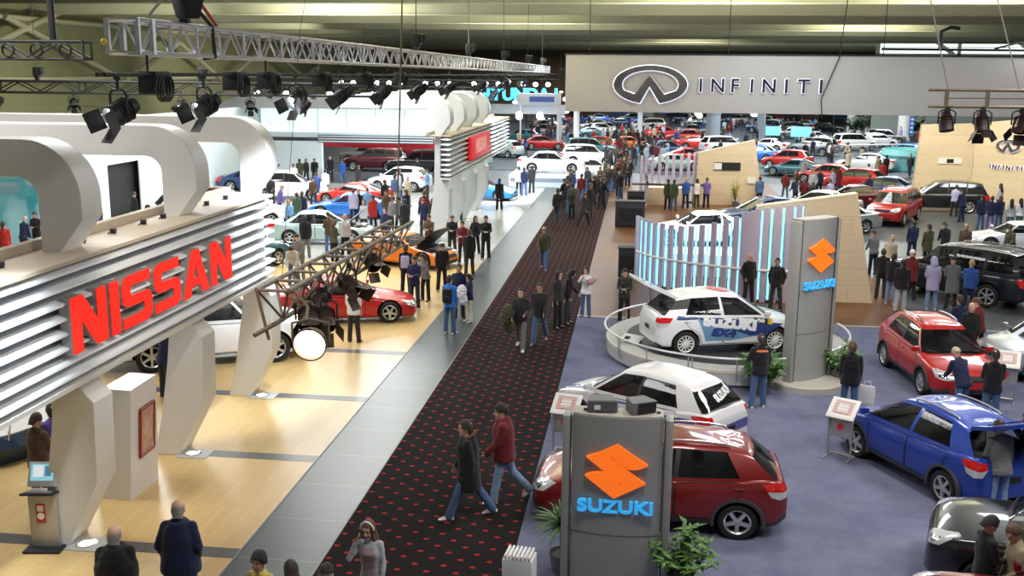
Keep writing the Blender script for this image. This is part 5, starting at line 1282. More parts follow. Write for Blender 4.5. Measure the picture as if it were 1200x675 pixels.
def wedge_wall(poly, y, d, lab, rz=0., x0=0.):
    t = thing('wedge_wall', lab, 'wall panel', (x0, y, 0), rz); b = MB(); b.prism(poly, -d, 0, 0, XZ); b.build('panel', M_MW, t, smooth=0)
    b = MB(); k = len(poly); tp = sorted(poly, key=lambda p: -p[1])[:2]; tp.sort()
    b.prism([(tp[0][0], tp[0][1]), (tp[1][0], tp[1][1]), (tp[1][0], tp[1][1] + .05), (tp[0][0], tp[0][1] + .05)], -d - .01, .01, 0, XZ); b.build('top_cap', mat('cap_pale', (.68, .56, .40), .5), t, smooth=0); return t
wedge_wall([(0, 0), (4.05, 0), (3.3, 3.74), (0, 3.22)], 35.75, .5, 'maple wedge wall with a slanted top behind the tall grey sign pillar', 0, 4.1)
w2 = wedge_wall([(0, 0), (4.0, 0), (3.3, 3.85), (0, 3.05)], 62.4, .5, 'maple wedge wall with a slot picture behind the reception desk', 0, 3.5)
b = MB(); b.box((1.75, -.03, 2.32), (1.55, .06, .46)); b.box((1.2, -.035, 2.32), (.45, .06, .38), 1); b.build('slot_picture', [M_DARK, M_WHITEP], w2, smooth=0); MB().box((3.2, -.03, 1.5), (.5, .06, .35)).build('notice', M_WHITEP, w2, smooth=0)
w3 = wedge_wall([(0, 0), (3.4, 0), (3.4, 4.85), (.25, 4.75)], 65.4, .4, 'maple wall panel on the far side of the black off-roader, with a small sign', 0, 16.75)
b = MB(); b.box((2.05, -.03, 2.65), (1.35, .05, .36)); b.box((2.05, -.06, 2.65), (.4, .02, .24), 1); b.build('small_sign', [M_WHITEP, M_DARK], w3, smooth=0)
w4 = wedge_wall([(0, 0), (3.6, 0), (3.6, 5.35), (0, 4.9)], 65.2, .4, 'maple wall panel carrying the small chrome oval emblem', R(-48), 20.1)
chrome_emblem(w4, frame((2.15, -.02, 3.72), (1, 0, 0), (0, 0, 1), (0, -1, 0)), 1.45, True)
halo_letters(w4, frame((2.15, -.02, 2.45), (1, 0, 0), (0, 0, 1), (0, -1, 0)), 'INFINITI', .36, .28, .05)
b = MB(); b.box((3.85, .1, 2.6), (.5, .5, 5.2)); b.build('end_post', mat('post_blue_grey', (.25, .27, .32), .5), w4, smooth=0)

# stage below the white coupe, reception desk, dark cabinets
st = thing('display_stage', 'low white stage behind the curved blade screen', 'stage', (3.4, 43.6, 0))
MB().box((0, 0, .45), (6.6, 8.2, .9), 0, None, .04).build('body', mat('stage_white', (.74, .76, .80), .35, var=.03), st); MB().box((0, 0, .905), (6.3, 7.9, .02)).build('deck', mat('stage_deck', (.62, .66, .70), .25), st)
rd = thing('reception_desk', 'wooden reception desk with a lit pale front in front of the far blade screen', 'desk', (1.65, 61.7, 0))
MB().box((0, 0, .6), (2.2, .7, 1.2), 0, None, .02).build('front', M_MW, rd); MB().box((.1, 0, 1.24), (4.2, .8, .07), 0, None, .01).build('worktop', M_PLAST, rd); MB().box((0, -.37, 1.12), (2.0, .04, .08)).build('light_strip', mat('strip_warm', (1, .9, .7), .4, emit=(1, .85, .6), es=2), rd)
for loc, lab, s in (((-.25, 39.2, 0), 'dark cabinet standing at the near end of the curved blade screen', (.8, .7, 1.1)), ((-.35, 52.6, 0), 'dark cabinet standing beside the aisle beyond the white coupe', (1.5, .8, 1.25)), ((-.1, 60.2, 0), 'low dark cabinet standing by the reception desk', (1.0, .6, .9))):
    t = thing('cabinet', lab, 'cabinet', loc); MB().box((0, 0, s[2] / 2 + .03), s, 0, None, .03).build('body', mat('cab_dark', (.025, .03, .045), .4), t)
    MB().box((0, 0, s[2] + .05), (s[0] + .06, s[1] + .06, .04), 0, None, .01).build('worktop', M_BLACK, t); MB().box((0, -s[1] / 2 - .01, s[2] * .5), (s[0] * .8, .02, s[2] * .55)).build('door', M_DARK, t, smooth=0)

# ------------------------------------------------------------------ info stands
M_STAND = mat('stand_silver', (.46, .46, .45), .35, .6, var=.05)
def info_stand(loc, rz, lab, big=False):
    t = thing('info_stand', lab, 'info stand', loc, rz)
    f = MB(); f.path([(-.24, .18, .02), (-.24, .0, .02), (-.24, -.06, .92)], .022, 7); f.path([(.24, .18, .02), (.24, .0, .02), (.24, -.06, .92)], .022, 7); f.tube((-.24, .2, .02), (.24, .2, .02), .022, 7); f.tube((-.24, -.25, .02), (-.24, .2, .02), .022, 7); f.tube((.24, -.25, .02), (.24, .2, .02), .022, 7); f.build('frame', M_STAND, t)
    MB().box((0, -.08, .66), (.5, .05, .40), 0, RX(R(-6)), .01).build('front_panel', M_STAND, t)
    b = MB(); b.prism(zig_poly(.17), 0, .012, 0, RX(R(-6)) @ frame((0, -.106, .68), (1, 0, 0), (0, 0, 1), (0, -1, 0))); b.build('emblem', mat('emblem_red', (.7, .03, .02), .4), t, smooth=0)
    Mh = T(0, .06, 1.04) @ RX(R(38)); h = MB().box((0, 0, 0), (.58, .52, .04), 0, Mh, .012).build('reading_board', mat('board_white', (.72, .71, .69), .5), t)
    b = MB(); b.box((0, 0, .022), (.50, .44, .004), 0, Mh); b.box((0, .02, .0245), (.40, .34, .004), 1, Mh); b.box((0, .02, .027), (.22, .20, .004), 0, Mh)
    for k in range(4): b.box((0, -.13 + .075 * k, .0275), (.3, .012, .003), 2, Mh)
    b.build('print', [mat('board_white', (.72, .71, .69)), mat('print_pink', (.55, .38, .35), .5), mat('print_red', (.4, .08, .07), .5)], h, smooth=0); return t
info_stand((-1.32, 20.0, 0), R(-14), 'silver information stand with a sloping board by the nose of the white compact car')
info_stand((4.28, 20.55, 0), R(-32), 'silver information stand with a sloping board by the front wheel of the blue car')
info_stand((8.95, 25.0, 0), R(-20), 'silver information stand with a sloping board beside the red car and the silver car')
t = thing('white_box', 'white ridged plastic box standing on the carpet edge at the bottom of the view', 'box', (-1.55, 13.9, 0), R(-6))
MB().box((0, 0, .36), (.46, .36, .72), 0, None, .03).build('body', M_WHITEP, t); b = MB()
for k in range(7): b.box((-.18 + .06 * k, 0, .755), (.035, .36, .06), 0, None, .01)
b.build('ribbed_lid', M_WHITEP, t)

# ------------------------------------------------------------------ plants
LEAFM = {k: mat('leaf_' + k, c, .5, var=.35, scale=20) for k, c in dict(bright=(.10, .22, .035), mid=(.075, .18, .03), dark=(.02, .055, .015), yellow=(.35, .38, .05)).items()}
def plant(loc, lab, r, h, n, leaf=.16, m='mid', kind='bush', pot=.22, seed=1, name='potted_plant'):
    g = random.Random(seed); t = thing(name, lab, 'plant', loc)
    if pot: MB().lathe([(.001, 0), (pot * .75, 0), (pot, pot * 1.5), (pot * .92, pot * 1.5), (pot * .88, pot * 1.35), (.001, pot * 1.35)], 20).build('pot', mat('pot_grey', (.12, .12, .12), .6, var=.1), t)
    b = MB(); st_ = MB(); z0 = pot * 1.3
    def leafq(p, d, L, w):
        d = d.normalized(); s_ = d.cross(V((0, 0, 1)))
        if s_.length < .05: s_ = V((1, 0, 0))
        s_.normalize(); u = s_.cross(d).normalized(); k = len(b.v)
        P = [p, p + d * L * .35 + s_ * w - u * .0, p + d * L * .35 + u * w * .25, p + d * L * .35 - s_ * w, p + d * L - u * L * .18]
        b.add(P, [(0, 1, 2), (0, 2, 3), (1, 4, 2), (2, 4, 3)])
    if kind == 'bush':
        for i in range(max(6, n // 16)):
            a = g.uniform(0, 2 * PI); rr = r * math.sqrt(g.random()); tip = V((rr * math.cos(a), rr * math.sin(a), z0 + (h - z0) * g.uniform(.45, 1) * (1 - .35 * (rr / r) ** 2)))
            st_.path([(0, 0, z0), tip * .5 + V((0, 0, z0 * .6)), tip], [.012, .008, .004], 5)
            for j in range(16):
                q = g.uniform(.35, 1); p = V((0, 0, z0)).lerp(tip, q); az = g.uniform(0, 2 * PI); leafq(p, V((math.cos(az), math.sin(az), g.uniform(-.25, .7))), leaf * g.uniform(.7, 1.3), leaf * .22)
    else:                                                            # rosette of long arching blades
        for i in range(n):
            a = g.uniform(0, 2 * PI); el = g.uniform(.2, 1.25); d = V((math.cos(a) * math.cos(el), math.sin(a) * math.cos(el), math.sin(el))); L = r * g.uniform(.8, 1.3); s_ = d.cross(V((0, 0, 1))).normalized(); pts_ = []
            for k in range(6):
                q = k / 5; p = V((0, 0, h * .55)) + d * L * q - V((0, 0, 1)) * (q ** 2) * L * .45; w = .028 * (1 - q ** 2) + .002; pts_ += [p + s_ * w, p - s_ * w]
            b.add(pts_, [(2 * k, 2 * k + 1, 2 * k + 3, 2 * k + 2) for k in range(5)])
        st_.tube((0, 0, z0), (0, 0, h * .6), .05, 8)
    st_.build('stem', mat('stem_brown', (.09, .07, .03), .7), t); o = b.build('foliage', LEAFM[m], t, smooth=0); o['kind'] = 'stuff'; return t
plant((-.98, 14.9, 0), 'spiky green pot plant standing beside the front sign pillar, on the aisle side', .62, 1.35, 70, kind='rosette', m='mid', seed=3)
plant((.82, 14.5, 0), 'loose leafy pot plant standing beside the front sign pillar, below the red car', .62, 1.15, 300, .2, 'mid', seed=4)
plant((3.22, 24.75, 0), 'dense leafy pot plant in front of the tall grey sign pillar, beside the orange-red hood', .62, 1.25, 760, .2, 'mid', seed=5)
plant((5.25, 26.0, 0), 'leafy pot plant half hidden behind the tall grey sign pillar, near a white bag', .55, 1.2, 480, .2, 'mid', seed=6)
plant((-.35, 34.6, 0), 'small airy pot plant at the end of the curved blade screen', .45, 1.25, 220, .16, 'bright', seed=7)
plant((.55, 61.5, 1.27), 'tiny dark plant standing on the reception desk', .2, .75, 90, .12, 'dark', seed=8, pot=.1)
plant((5.75, 61.6, 0), 'bright yellow-green plant in front of the slot picture wall', .32, 1.9, 160, .2, 'yellow', seed=9, pot=.2)
plant((-11.9, 28.6, 0), 'low leafy plant on the floor near the end of the louvred sign', .55, .9, 260, .18, 'mid', seed=10, pot=.2)
plant((-11.2, 69.0, 0), 'tall green plant behind the far arches, near the azure coupe', .8, 2.6, 300, .35, 'bright', seed=11, pot=.3)
plant((33.5, 131, 0), 'dark palm-like plant beside the white column with a blue banner', 1.6, 3.4, 220, .8, 'dark', seed=12, pot=.5)
plant((26.5, 133, 0), 'dark tree-like plant left of the white column far away', 2.0, 3.6, 240, .8, 'dark', seed=13, pot=.5)

# ------------------------------------------------------------------ far stands
cs = thing('letter_sign', 'glowing cyan letter sign high over a far stand, half hidden by the arches', 'sign', (-12.7, 110, 5.35))
for i, c in enumerate('HYUNDAI'): MB().addmb(text_mb(c, 1.75, .2, .06, 1.05), T(-3.9 + i * 1.28, 0, 0) @ RX(PI / 2)).build('letter', M_CYANSIGN, cs, smooth=0)
MB().box((0, .3, -1.5), (9.5, .3, 1.0)).build('fascia', M_HEADER, cs, smooth=0); MB().box((-4.5, .4, -3.5), (.4, .4, 4.0)).build('post', M_HEADER, cs, smooth=0); MB().box((4.2, .4, -3.5), (.4, .4, 4.0)).build('post', M_HEADER, cs, smooth=0)
bd = thing('canopy_sign', 'white and blue striped canopy sign on posts far down the aisle', 'sign', (-10.6, 109, 4.95))
MB().box((0, 0, 0), (4.6, .5, 1.2), 0, None, .05).build('board', mat('canopy_white', (.72, .74, .76), .4), bd); MB().box((.3, -.28, 0), (2.6, .04, .55)).build('blue_band', mat('band_blue', (.03, .06, .22), .3, emit=(.05, .1, .4), es=.4), bd, smooth=0)
for x in (-2, 2): MB().tube((x, .1, -4.95), (x, .1, -.5), .12, 10).build('post', M_WHITEP, bd)
for i, (x, z, w) in enumerate(((-11.6, 3.75, 1.3), (-9.4, 3.95, 1.7))):
    t = thing('glowing_panel', 'glowing orange panel below the striped canopy sign, %s' % ('the smaller one' if i == 0 else 'the larger one'), 'lit panel', (x, 111, 0)); MB().box((0, 0, z), (w, .2, .8), 0, None, .08).build('panel', mat('orange_on', (.9, .2, .05), .4, emit=(1, .22, .04), es=1.6), t); MB().tube((0, .1, 0), (0, .1, z - .3), .06, 8).build('post', M_DARK, t)
for i, x in enumerate((-12.6, -10.4)):
    t = thing('globe_lamp', 'white glowing globe lamp between the orange panels, %s' % ('by the smaller panel' if i == 0 else 'by the larger panel'), 'lamp', (x, 108, 0)); MB().ell((0, 0, 3.25), (.38, .38, .45)).build('globe', M_LAMPSM, t); MB().tube((0, 0, 0), (0, 0, 2.9), .05, 8).build('post', M_DARK, t)
sg_ = thing('far_stage', 'long pale display stage across the end of the dark aisle carpet', 'stage', (-6.0, 71.9, 0)); MB().box((0, 0, .42), (5.6, 4.4, .84), 0, None, .04).build('body', mat('stage_pale', (.55, .62, .68), .4), sg_); MB().box((0, -2.22, .5), (5.4, .04, .25)).build('front_band', mat('stage_band', (.2, .23, .3), .4), sg_, smooth=0); MB().box((0, 0, .85), (5.2, 4.4, .03)).build('deck', mat('deck_glossy', (.7, .72, .74), .15), sg_)
for i, (x, y, h, w, mm, lab) in enumerate(((31.6, 129.6, 4.4, .8, M_WHITEP, 'round white column with a blue banner far away'), (27.0, 137, 4.0, .75, mat('col_mint', (.55, .65, .62), .5), 'pale green column far away beside the dark plant'), (-7.0, 115, 3.4, .35, M_WHITEP, 'slim white column standing beyond the striped canopy sign'), (.0, 118, 3.3, .3, M_WHITEP, 'slim white column standing among the far cars'), (14.2, 125, 4.2, .55, mat('col_grey', (.3, .34, .38), .5), 'grey square column among the far cars'), (7.6, 110, 3.6, .8, mat('col_grey2', (.26, .30, .36), .5), 'wide grey column among the far cars'))):
    t = thing('column', lab, 'column', (x, y, 0)); MB().lathe([(w, 0), (w, .3), (w * .92, .35), (w * .92, h), (w, h + .02), (w, h + .2)], 24).build('shaft', mm, t)
    if i == 0: MB().box((.7, -.65, 2.2), (.55, .06, 3.0), 0).build('blue_banner', mat('banner_blue', (.03, .15, .5), .5), t, smooth=0); b = MB(); [b.box((.7, -.69, 1.1 + .5 * k), (.3, .02, .22)) for k in range(5)]; b.build('banner_print', M_WHITEP, t, smooth=0)
bc = thing('glass_counter', 'round cyan-lit glass counter behind the maple walls', 'counter', (22.6, 90, 0))
MB().lathe([(2.5, 0), (2.5, .15), (2.35, .15), (2.35, 1.15), (2.6, 1.18), (2.6, 1.26), (.001, 1.26)], 40).build('drum', mat('counter_cyan', (.16, .36, .36), .1, emit=(.12, .62, .62), es=.10, var=.3, scale=2), bc); MB().lathe([(2.2, 1.26), (2.2, 1.7), (2.25, 1.7), (2.25, 1.26)], 40, cap=False).build('glass_rim', mat('rim_cyan', (.35, .75, .75), .1), bc)
fr_ = thing('barrier_rail', 'long white barrier rail in front of the far white column', 'rail', (19.5, 104, 0)); q = MB(); q.path([(0, 0, 1.0), (7, 2, 1.05), (15, 6, 1.1)], .09, 6); q.build('rail', M_WHITEP, fr_)
for k in range(6): MB().tube((k * 2.9, k * 1.05, 0), (k * 2.9, k * 1.05, 1.0), .05, 6).build('post', M_ALU, fr_)
for i, (x, y, w, h, z, mm, lab) in enumerate(((17.5, 116, 2.2, 1.1, 1.6, mat('scr_cyan', (.2, .6, .7), .3, emit=(.3, .85, .9), es=.55), 'cyan video screen on a post among the far cars, the nearer'), (14.6, 117, 1.6, 1.0, 1.6, mat('scr_cyan', (.2, .6, .7), .3), 'cyan video screen on a post among the far cars, the farther'), (20, 150, 4, 1.2, 3.0, mat('scr_white', (.7, .85, .9), .3, emit=(.7, .95, 1), es=.9), 'wide pale lit panel near the back of the hall'), (31, 150, 3, 1.2, 3.0, mat('scr_white', (.7, .85, .9), .3), 'small pale lit panel near the back of the hall'), (3.5, 150, 1.6, 2.0, 3.2, mat('scr_blue', (.05, .1, .5), .3, emit=(.1, .2, .9), es=.6), 'blue lit panel near the back of the hall'), (-13.0, 74.5, .1, .1, .5, M_DARK, ''))[:5]):
    t = thing('lit_screen', lab, 'screen', (x, y, 0)); MB().box((0, 0, z), (w, .15, h), 0, None, .03).build('screen', mm, t); MB().tube((0, .12, 0), (0, .12, z), .07, 8).build('post', M_DARK, t)
g = random.Random(5)
for i in range(46):                                                    # lamps of the far stands, hanging on their own poles
    x, y = g.uniform(-20, 27), g.uniform(128, 190); z = g.uniform(2.6, 4.6)
    t = thing('far_lamp', 'white lamp glowing on a pole among the far stands', 'lamp', (x, y, 0), 0, 'lamps on poles among the far stands'); MB().ell((0, 0, z), (g.uniform(.3, .7), .3, g.uniform(.2, .4)), nu=10, nv=6).build('globe', (M_LAMPSM, mat('lamp_peach', (1, .8, .6), .5, emit=(1, .72, .5), es=2), mat('lamp_cool', (.8, .95, 1), .5, emit=(.7, .93, 1), es=2))[i % 3], t); MB().tube((0, 0, 0), (0, 0, z), .05, 6).build('post', M_DARK, t)
for i in range(14):
    x, y = -18 + 4.8 * i + g.uniform(-.6, .6), g.uniform(172, 195); w = g.uniform(2, 4); h = g.uniform(2.2, 4)
    o = MB().box((0, 0, h / 2), (w, .3, h), 0, None, .05); o.box((0, -.2, h - .35), (w, .1, .6), 1); tag(o.build('booth_panel', [(M_HEADER, M_DARK, mat('booth_brown', (.12, .08, .05), .6), mat('booth_blue', (.05, .09, .2), .5))[i % 4], (M_WHITEP, mat('booth_red', (.4, .03, .02), .5), M_DARK)[i % 3]], None, (x, y, 0)), 'upright booth panel with a coloured header at the back of the hall', 'booth panel', 'booth panels at the back of the hall')
# ------------------------------------------------------------------ car placements
def decal(root, info, src, bm, d, back, off, m, name):
    if src == 'full': bv = info['full']
    else:
        me = [c for c in root.children if c.name.split('.')[0] == src][0].data
        bv = BVHTree.FromPolygons([v.co[:] for v in me.vertices], [tuple(p.vertices) for p in me.polygons])
    return proj_bm(bv, bm, d, back, off).build(name, m, root, smooth=0)
def poly_bm(pts, n=.08):
    bm = bmesh.new(); bm.faces.new([bm.verts.new(p) for p in pts]); bmesh.ops.triangulate(bm, faces=bm.faces[:])
    for _ in range(5):
        es = [e for e in bm.edges if e.calc_length() > n]
        if not es: break
        bmesh.ops.subdivide_edges(bm, edges=es, cuts=1); bmesh.ops.triangulate(bm, faces=[f for f in bm.faces if len(f.verts) > 3])
    return bm
def text_bm(txt, size, M, bold=.03, xs=1.):
    t = text_mb(txt, size, 0, bold, xs); bm = bmesh.new(); vs = [bm.verts.new(M @ V(p)) for p in t.v]
    for f in t.f:
        try: bm.faces.new([vs[i] for i in f])
        except ValueError: pass
    bmesh.ops.triangulate(bm, faces=bm.faces[:])
    for _ in range(3):
        es = [e for e in bm.edges if e.calc_length() > .14]
        if es: bmesh.ops.subdivide_edges(bm, edges=es, cuts=1); bmesh.ops.triangulate(bm, faces=[f for f in bm.faces if len(f.verts) > 3])
    return bm
M_DBLUE = mat('livery_blue', (.02, .045, .20), .35, coat=1); M_LBLUE = mat('livery_pale_blue', (.14, .30, .52), .35, coat=1); M_VIOLET = mat('livery_violet', (.10, .10, .34), .35, coat=1); M_DWHITE = mat('livery_white', (.82, .82, .84), .35, coat=1)

# the six compact crossovers of the near stand
c, inf = make_car('hatch', 'darkred', 'dark red compact car with roof rails parked behind the front sign pillar', (.56, 17.30, 0), 89, True); c.scale = (1.03, 1.045, .97)
c, inf = make_car('hatch', 'red', 'bright red compact car with two people leaning over its bonnet', (7.74, 26.6, 0), 187.6, True)
c, inf = make_car('hatch', 'blue', 'blue compact car with its tailgate raised and people at its open boot', (5.93, 19.93, 0), 25.9, True, variant='gate', hatch_open=20)
c, inf = make_car('hatch', 'white', 'white compact car with blue-violet flanks parked below the round platform', (.40, 21.35, 0), 53, True, variant='livery', over=dict(rails=False))
f = lambda *p: [V((0, y, z)) for y, z in p]
decal(c, inf, 'full', poly_bm(f((.55, .78), (-1.0, .92), (-2.05, .98), (-2.05, .45), (-1.75, .35), (-.72, .35), (-.2, .42), (.25, .55))), V((1, 0, 0)), V((-3, 0, 0)), .007, M_VIOLET, 'flank_stripe')
decal(c, inf, 'full', poly_bm(f((.95, .90), (-.3, .95), (-.3, .90), (.9, .86))), V((1, 0, 0)), V((-3, 0, 0)), .008, M_VIOLET, 'flank_stripe')
decal(c, inf, 'full', text_bm('SX4', .30, frame((0, -.35, .72), (0, -1, 0), (0, 0, 1), (-1, 0, 0)), .02, 1.3), V((1, 0, 0)), V((-3, 0, 0)), .012, M_DWHITE, 'lettering')
for s in (-1, 1): decal(c, inf, 'full', poly_bm([V((s * x, y, 0)) for x, y in ((.35, 1.95), (.62, 1.8), (.70, 1.15), (.5, 1.1), (.45, 1.6))]), V((0, 0, -1)), V((0, 0, 3)), .008, M_VIOLET, 'bonnet_stripe')
decal(c, inf, 'full', poly_bm([V((x, 0, z)) for x, z in ((-.80, .58), (.80, .58), (.82, .78), (-.82, .78))]), V((0, 1, 0)), V((0, -4, 0)), .006, M_VIOLET, 'tail_stripe')
decal(c, inf, 'rear_window', text_bm('SUZUKI', .15, frame((.16, 0, 1.28), (1, 0, .12), (-.1, 0, 1), (0, -1, 0)), .010, 1.15), V((0, 1, 0)), V((0, -4, 0)), .012, M_DWHITE, 'window_lettering')
c, inf = make_car('hatch', 'rally', 'white and blue rally-striped car with a raised rear wing door on the round platform', (2.30, 27.42, .458), -71.6, True, variant='rally', hatch_open=26, over=dict(spokes=12, rimmat=M_RIMW, clad=False, rails=False, wr=.335))
side = dict(d=V((-1, 0, 0)), back=V((3, 0, 0)))
decal(c, inf, 'full', poly_bm(f((-.95, 1.0), (.2, .86), (1.15, .80), (1.0, .52), (.0, .40), (-.72, .40), (-.8, .66))), off=.006, m=M_LBLUE, name='flank_stripe', **side)
decal(c, inf, 'full', poly_bm(f((-.95, 1.02), (.35, .93), (1.45, .78), (1.2, .70), (.95, .52), (.5, .50), (.1, .66), (-.7, .88))), off=.009, m=M_DBLUE, name='flank_stripe', **side)
decal(c, inf, 'full', text_bm('SUZUKI', .34, frame((0, -.05, .845), (0, 1, -.13), (0, .13, 1), (1, 0, 0)), .03, 1.25), off=.015, m=M_DWHITE, name='lettering', **side)
decal(c, inf, 'full', text_bm('SX4', .26, frame((0, -.22, .60), (0, 1, -.1), (0, .3, 1), (1, 0, 0)), .02, 1.5), off=.017, m=M_DBLUE, name='lettering', **side)
decal(c, inf, 'full', poly_bm(f((.62, .97), (1.0, .93), (1.0, .79), (.62, .83))), off=.013, m=M_PLAST, name='door_label', **side)
decal(c, inf, 'full', poly_bm(f((1.0, .93), (1.14, .915), (1.14, .775), (1.0, .79))), off=.013, m=mat('label_yellow', (.75, .5, .03), .4), name='door_label', **side)
decal(c, inf, 'full', text_bm('SX4', .10, frame((0, .81, .88), (0, 1, -.1), (0, .1, 1), (1, 0, 0)), .01, 1.2), off=.02, m=M_DWHITE, name='lettering', **side)
decal(c, inf, 'full', poly_bm(f((-1.55, 1.08), (-.9, 1.05), (-.95, .98), (-1.5, .98))), off=.008, m=M_DBLUE, name='flank_stripe', **side)
bm = bmesh.new(); bm.faces.new([bm.verts.new(V((-y * 1.0, x * 1.1 - .1, 0))) for x, y in zig_poly(.62)]); bmesh.ops.triangulate(bm, faces=bm.faces[:]); decal(c, inf, 'roof', bm, V((0, 0, -1)), V((0, 0, 3)), .02, mat('emblem_red', (.7, .03, .02)), 'roof_emblem')
make_car('hatch', 'silver', 'silver compact car at the edge of the near stand behind an information stand', (11.25, 27.9, 0), 108, True)
make_car('suv', 'black', 'black car with a glossy bonnet beside the blue car at the lower corner', (6.95, 15.05, 0), 72, True)
make_car('suv', 'burgundy', 'dark red car with a ribbed bonnet lowest in the corner of the view', (5.88, 12.36, 0), 73, True)

# left stand
make_car('bigsuv', 'white', 'large white off-roader behind the white portal arches below the red lettering', (-11.35, 25.75, 0), -63, True)
make_car('coupe', 'red', 'red sports coupe beside the man in the white t-shirt', (-9.09, 30.85, 0), -74, True)
make_car('coupe', 'orange', 'orange sports coupe with its bonnet raised beside the tiled walkway', (-9.35, 40.4, 0), -110, True, variant='bonnet', hood_open=52)
make_car('sedan', 'mint', 'pale silver-green saloon with its bonnet raised in the middle of the left stand', (-14.2, 45.0, 0), -83, True, variant='bonnet', hood_open=48)
make_car('coupe', 'azure', 'bright blue coupe in the middle of the left stand, beyond the silver-green saloon', (-15.4, 53.3, 0), 96, True)
make_car('coupe', 'brightred', 'red coupe half hidden behind the bright blue coupe', (-16.6, 58.6, 0), 80)
make_car('hatch', 'white', 'small white car in front of the black off-roader near the back wall', (-15.6, 66.2, 0), 82)
make_car('suv', 'white', 'white boxy off-roader in front of the white back wall section', (-21.0, 60.0, 0), -75)
make_car('hatch', 'rally', 'white car half hidden behind the third portal arch', (-19.7, 49.8, 0), -75)
make_car('coupe', 'maroon', 'dark red and low race car seen through the second arch', (-22.9, 54.6, 0), -78)
make_car('coupe', 'navy', 'dark race car with raised bonnet seen through the third arch opening', (-25.0, 64.6, 0), -80, False, variant='bonnetfar', hood_open=60)
make_car('hatch', 'teal', 'dark teal car beside the end of the louvred sign', (-15.6, 38.4, 0), -30)
make_car('suv', 'maroon', 'maroon off-roader under the red header behind the back wall', (-20.8, 79.5, 0), 84)
make_car('suv', 'grey', 'grey off-roader under the red header, beside the maroon one', (-22.6, 84.5, 0), 84)
make_car('bigsuv', 'black', 'large black off-roader seen under the striped header, in its middle', (-16.4, 76.6, 0), 86)
make_car('suv', 'mint', 'pale teal off-roader seen under the striped header near the far arches', (-14.6, 84, 0), 86)
make_car('suv', 'burgundy', 'dark burgundy off-roader far under the striped header', (-19.2, 90, 0), 86)
make_car('coupe', 'azure', 'bright blue coupe standing under the end of the far louvred sign', (-9.6, 62.6, 0), -100)
make_car('sedan', 'white', 'white saloon on the pale stage at the end of the dark carpet', (-6.0, 71.9, .87), -88)
make_car('sedan', 'rally', 'second white saloon just behind the one on the pale stage', (-3.4, 77.5, 0), -84)

# middle stand
make_car('coupe', 'white', 'white coupe on the stage behind the curved blade screen', (2.55, 42.0, .92), 100, True)
make_car('sedan', 'navy', 'blue saloon just behind the white coupe on the stage', (5.6, 46.6, .92), 104)
make_car('sedan', 'silver', 'silver saloon beyond the slanted maple wall, nearest of its row', (9.7, 52.5, 0), 112)
make_car('suv', 'red', 'red off-roader on the middle stand with visitors in front of it', (13.7, 56.8, 0), 152, True)
make_car('suv', 'black', 'black off-roader between the red off-roader and the maple wall', (17.5, 62.0, 0), 84)
make_car('coupe', 'maroon', 'dark red coupe with a pale bonnet left of the red off-roader', (12.7, 63.0, 0), 95)
make_car('coupe', 'white', 'white coupe at the edge of the middle stand beyond the big dark off-roader', (17.0, 48.2, 0), 92, True)
make_car('bigsuv', 'midnight', 'big dark blue-black off-roader surrounded by visitors', (11.35, 37.4, 0), 47, True)
make_car('sedan', 'maroon', 'dark red saloon cut off by the edge behind the big dark off-roader', (17.3, 40.5, 0), 60)

# rows of cars further down the hall
FAR = [((-4.2, 88), 'suv', 'white', -84, 'white boxy car behind the two white saloons'), ((-4.5, 97), 'suv', 'teal', -82, 'teal van-like car behind the white boxy car'), ((-9.8, 105), 'sedan', 'red', -70, 'red car below the striped canopy sign'), ((-12.6, 95), 'hatch', 'mint', 60, 'pale car beyond the far louvred sign'),
       ((4.4, 92), 'coupe', 'red', -75, 'red coupe beyond the reception wall, the nearer of two'), ((2.8, 100), 'sedan', 'navy', -78, 'navy saloon between two red coupes beyond the reception wall'), ((5.8, 110), 'coupe', 'brightred', -72, 'orange-red coupe beyond the navy saloon'), ((3.0, 85), 'coupe', 'mint', -80, 'pale green coupe just above the short blade screen'),
       ((10.6, 96), 'sedan', 'azure', 60, 'light blue saloon beyond the wooden reception wall'), ((12.4, 88.5), 'hatch', 'red', 60, 'small red car beside the wooden reception wall'), ((12.0, 82), 'coupe', 'teal', 62, 'teal coupe below the small red car'), ((13.6, 76.5), 'sedan', 'brightred', 58, 'orange-red saloon in the row beside the reception wall'),
       ((14.6, 72), 'hatch', 'red', 58, 'red car next to the orange-red saloon in the row'), ((15.4, 67.6), 'sedan', 'navy', 60, 'dark blue saloon in the row next to the red car'), ((9.9, 58.6), 'sedan', 'mint', 62, 'pale silver saloon in the row, in front of the dark blue saloon'), ((18.6, 88), 'sedan', 'white', 66, 'white saloon near the cyan counter'), ((22.5, 112), 'suv', 'white', -70, 'white off-roader with an orange roof panel by the white barrier rail'),
       ((16.8, 104), 'suv', 'grey', 60, 'grey off-roader beneath the cyan screens'), ((-1.0, 108), 'coupe', 'orange', -80, 'orange coupe at the far end of the aisle')]
for (x, y), k, p, h, lb in FAR: make_car(k, p, lb, (x, y, 0), h)
lamps = [(o.location.x, o.location.y) for o in COL.objects if o.get('category') == 'lamp']
g = random.Random(11); used = [(x, y) for (x, y), *_ in FAR] + [(o.location.x, o.location.y) for o in COL.objects if o.get('category') in ('booth panel', 'plant', 'screen', 'sign') and o.location.y > 90] + [(21, 104.5), (25, 106), (29, 107.5), (33, 109.5), (31.6, 129.6), (27, 137), (-7, 115), (0, 118), (14.2, 125), (7.6, 110), (22.6, 90)]
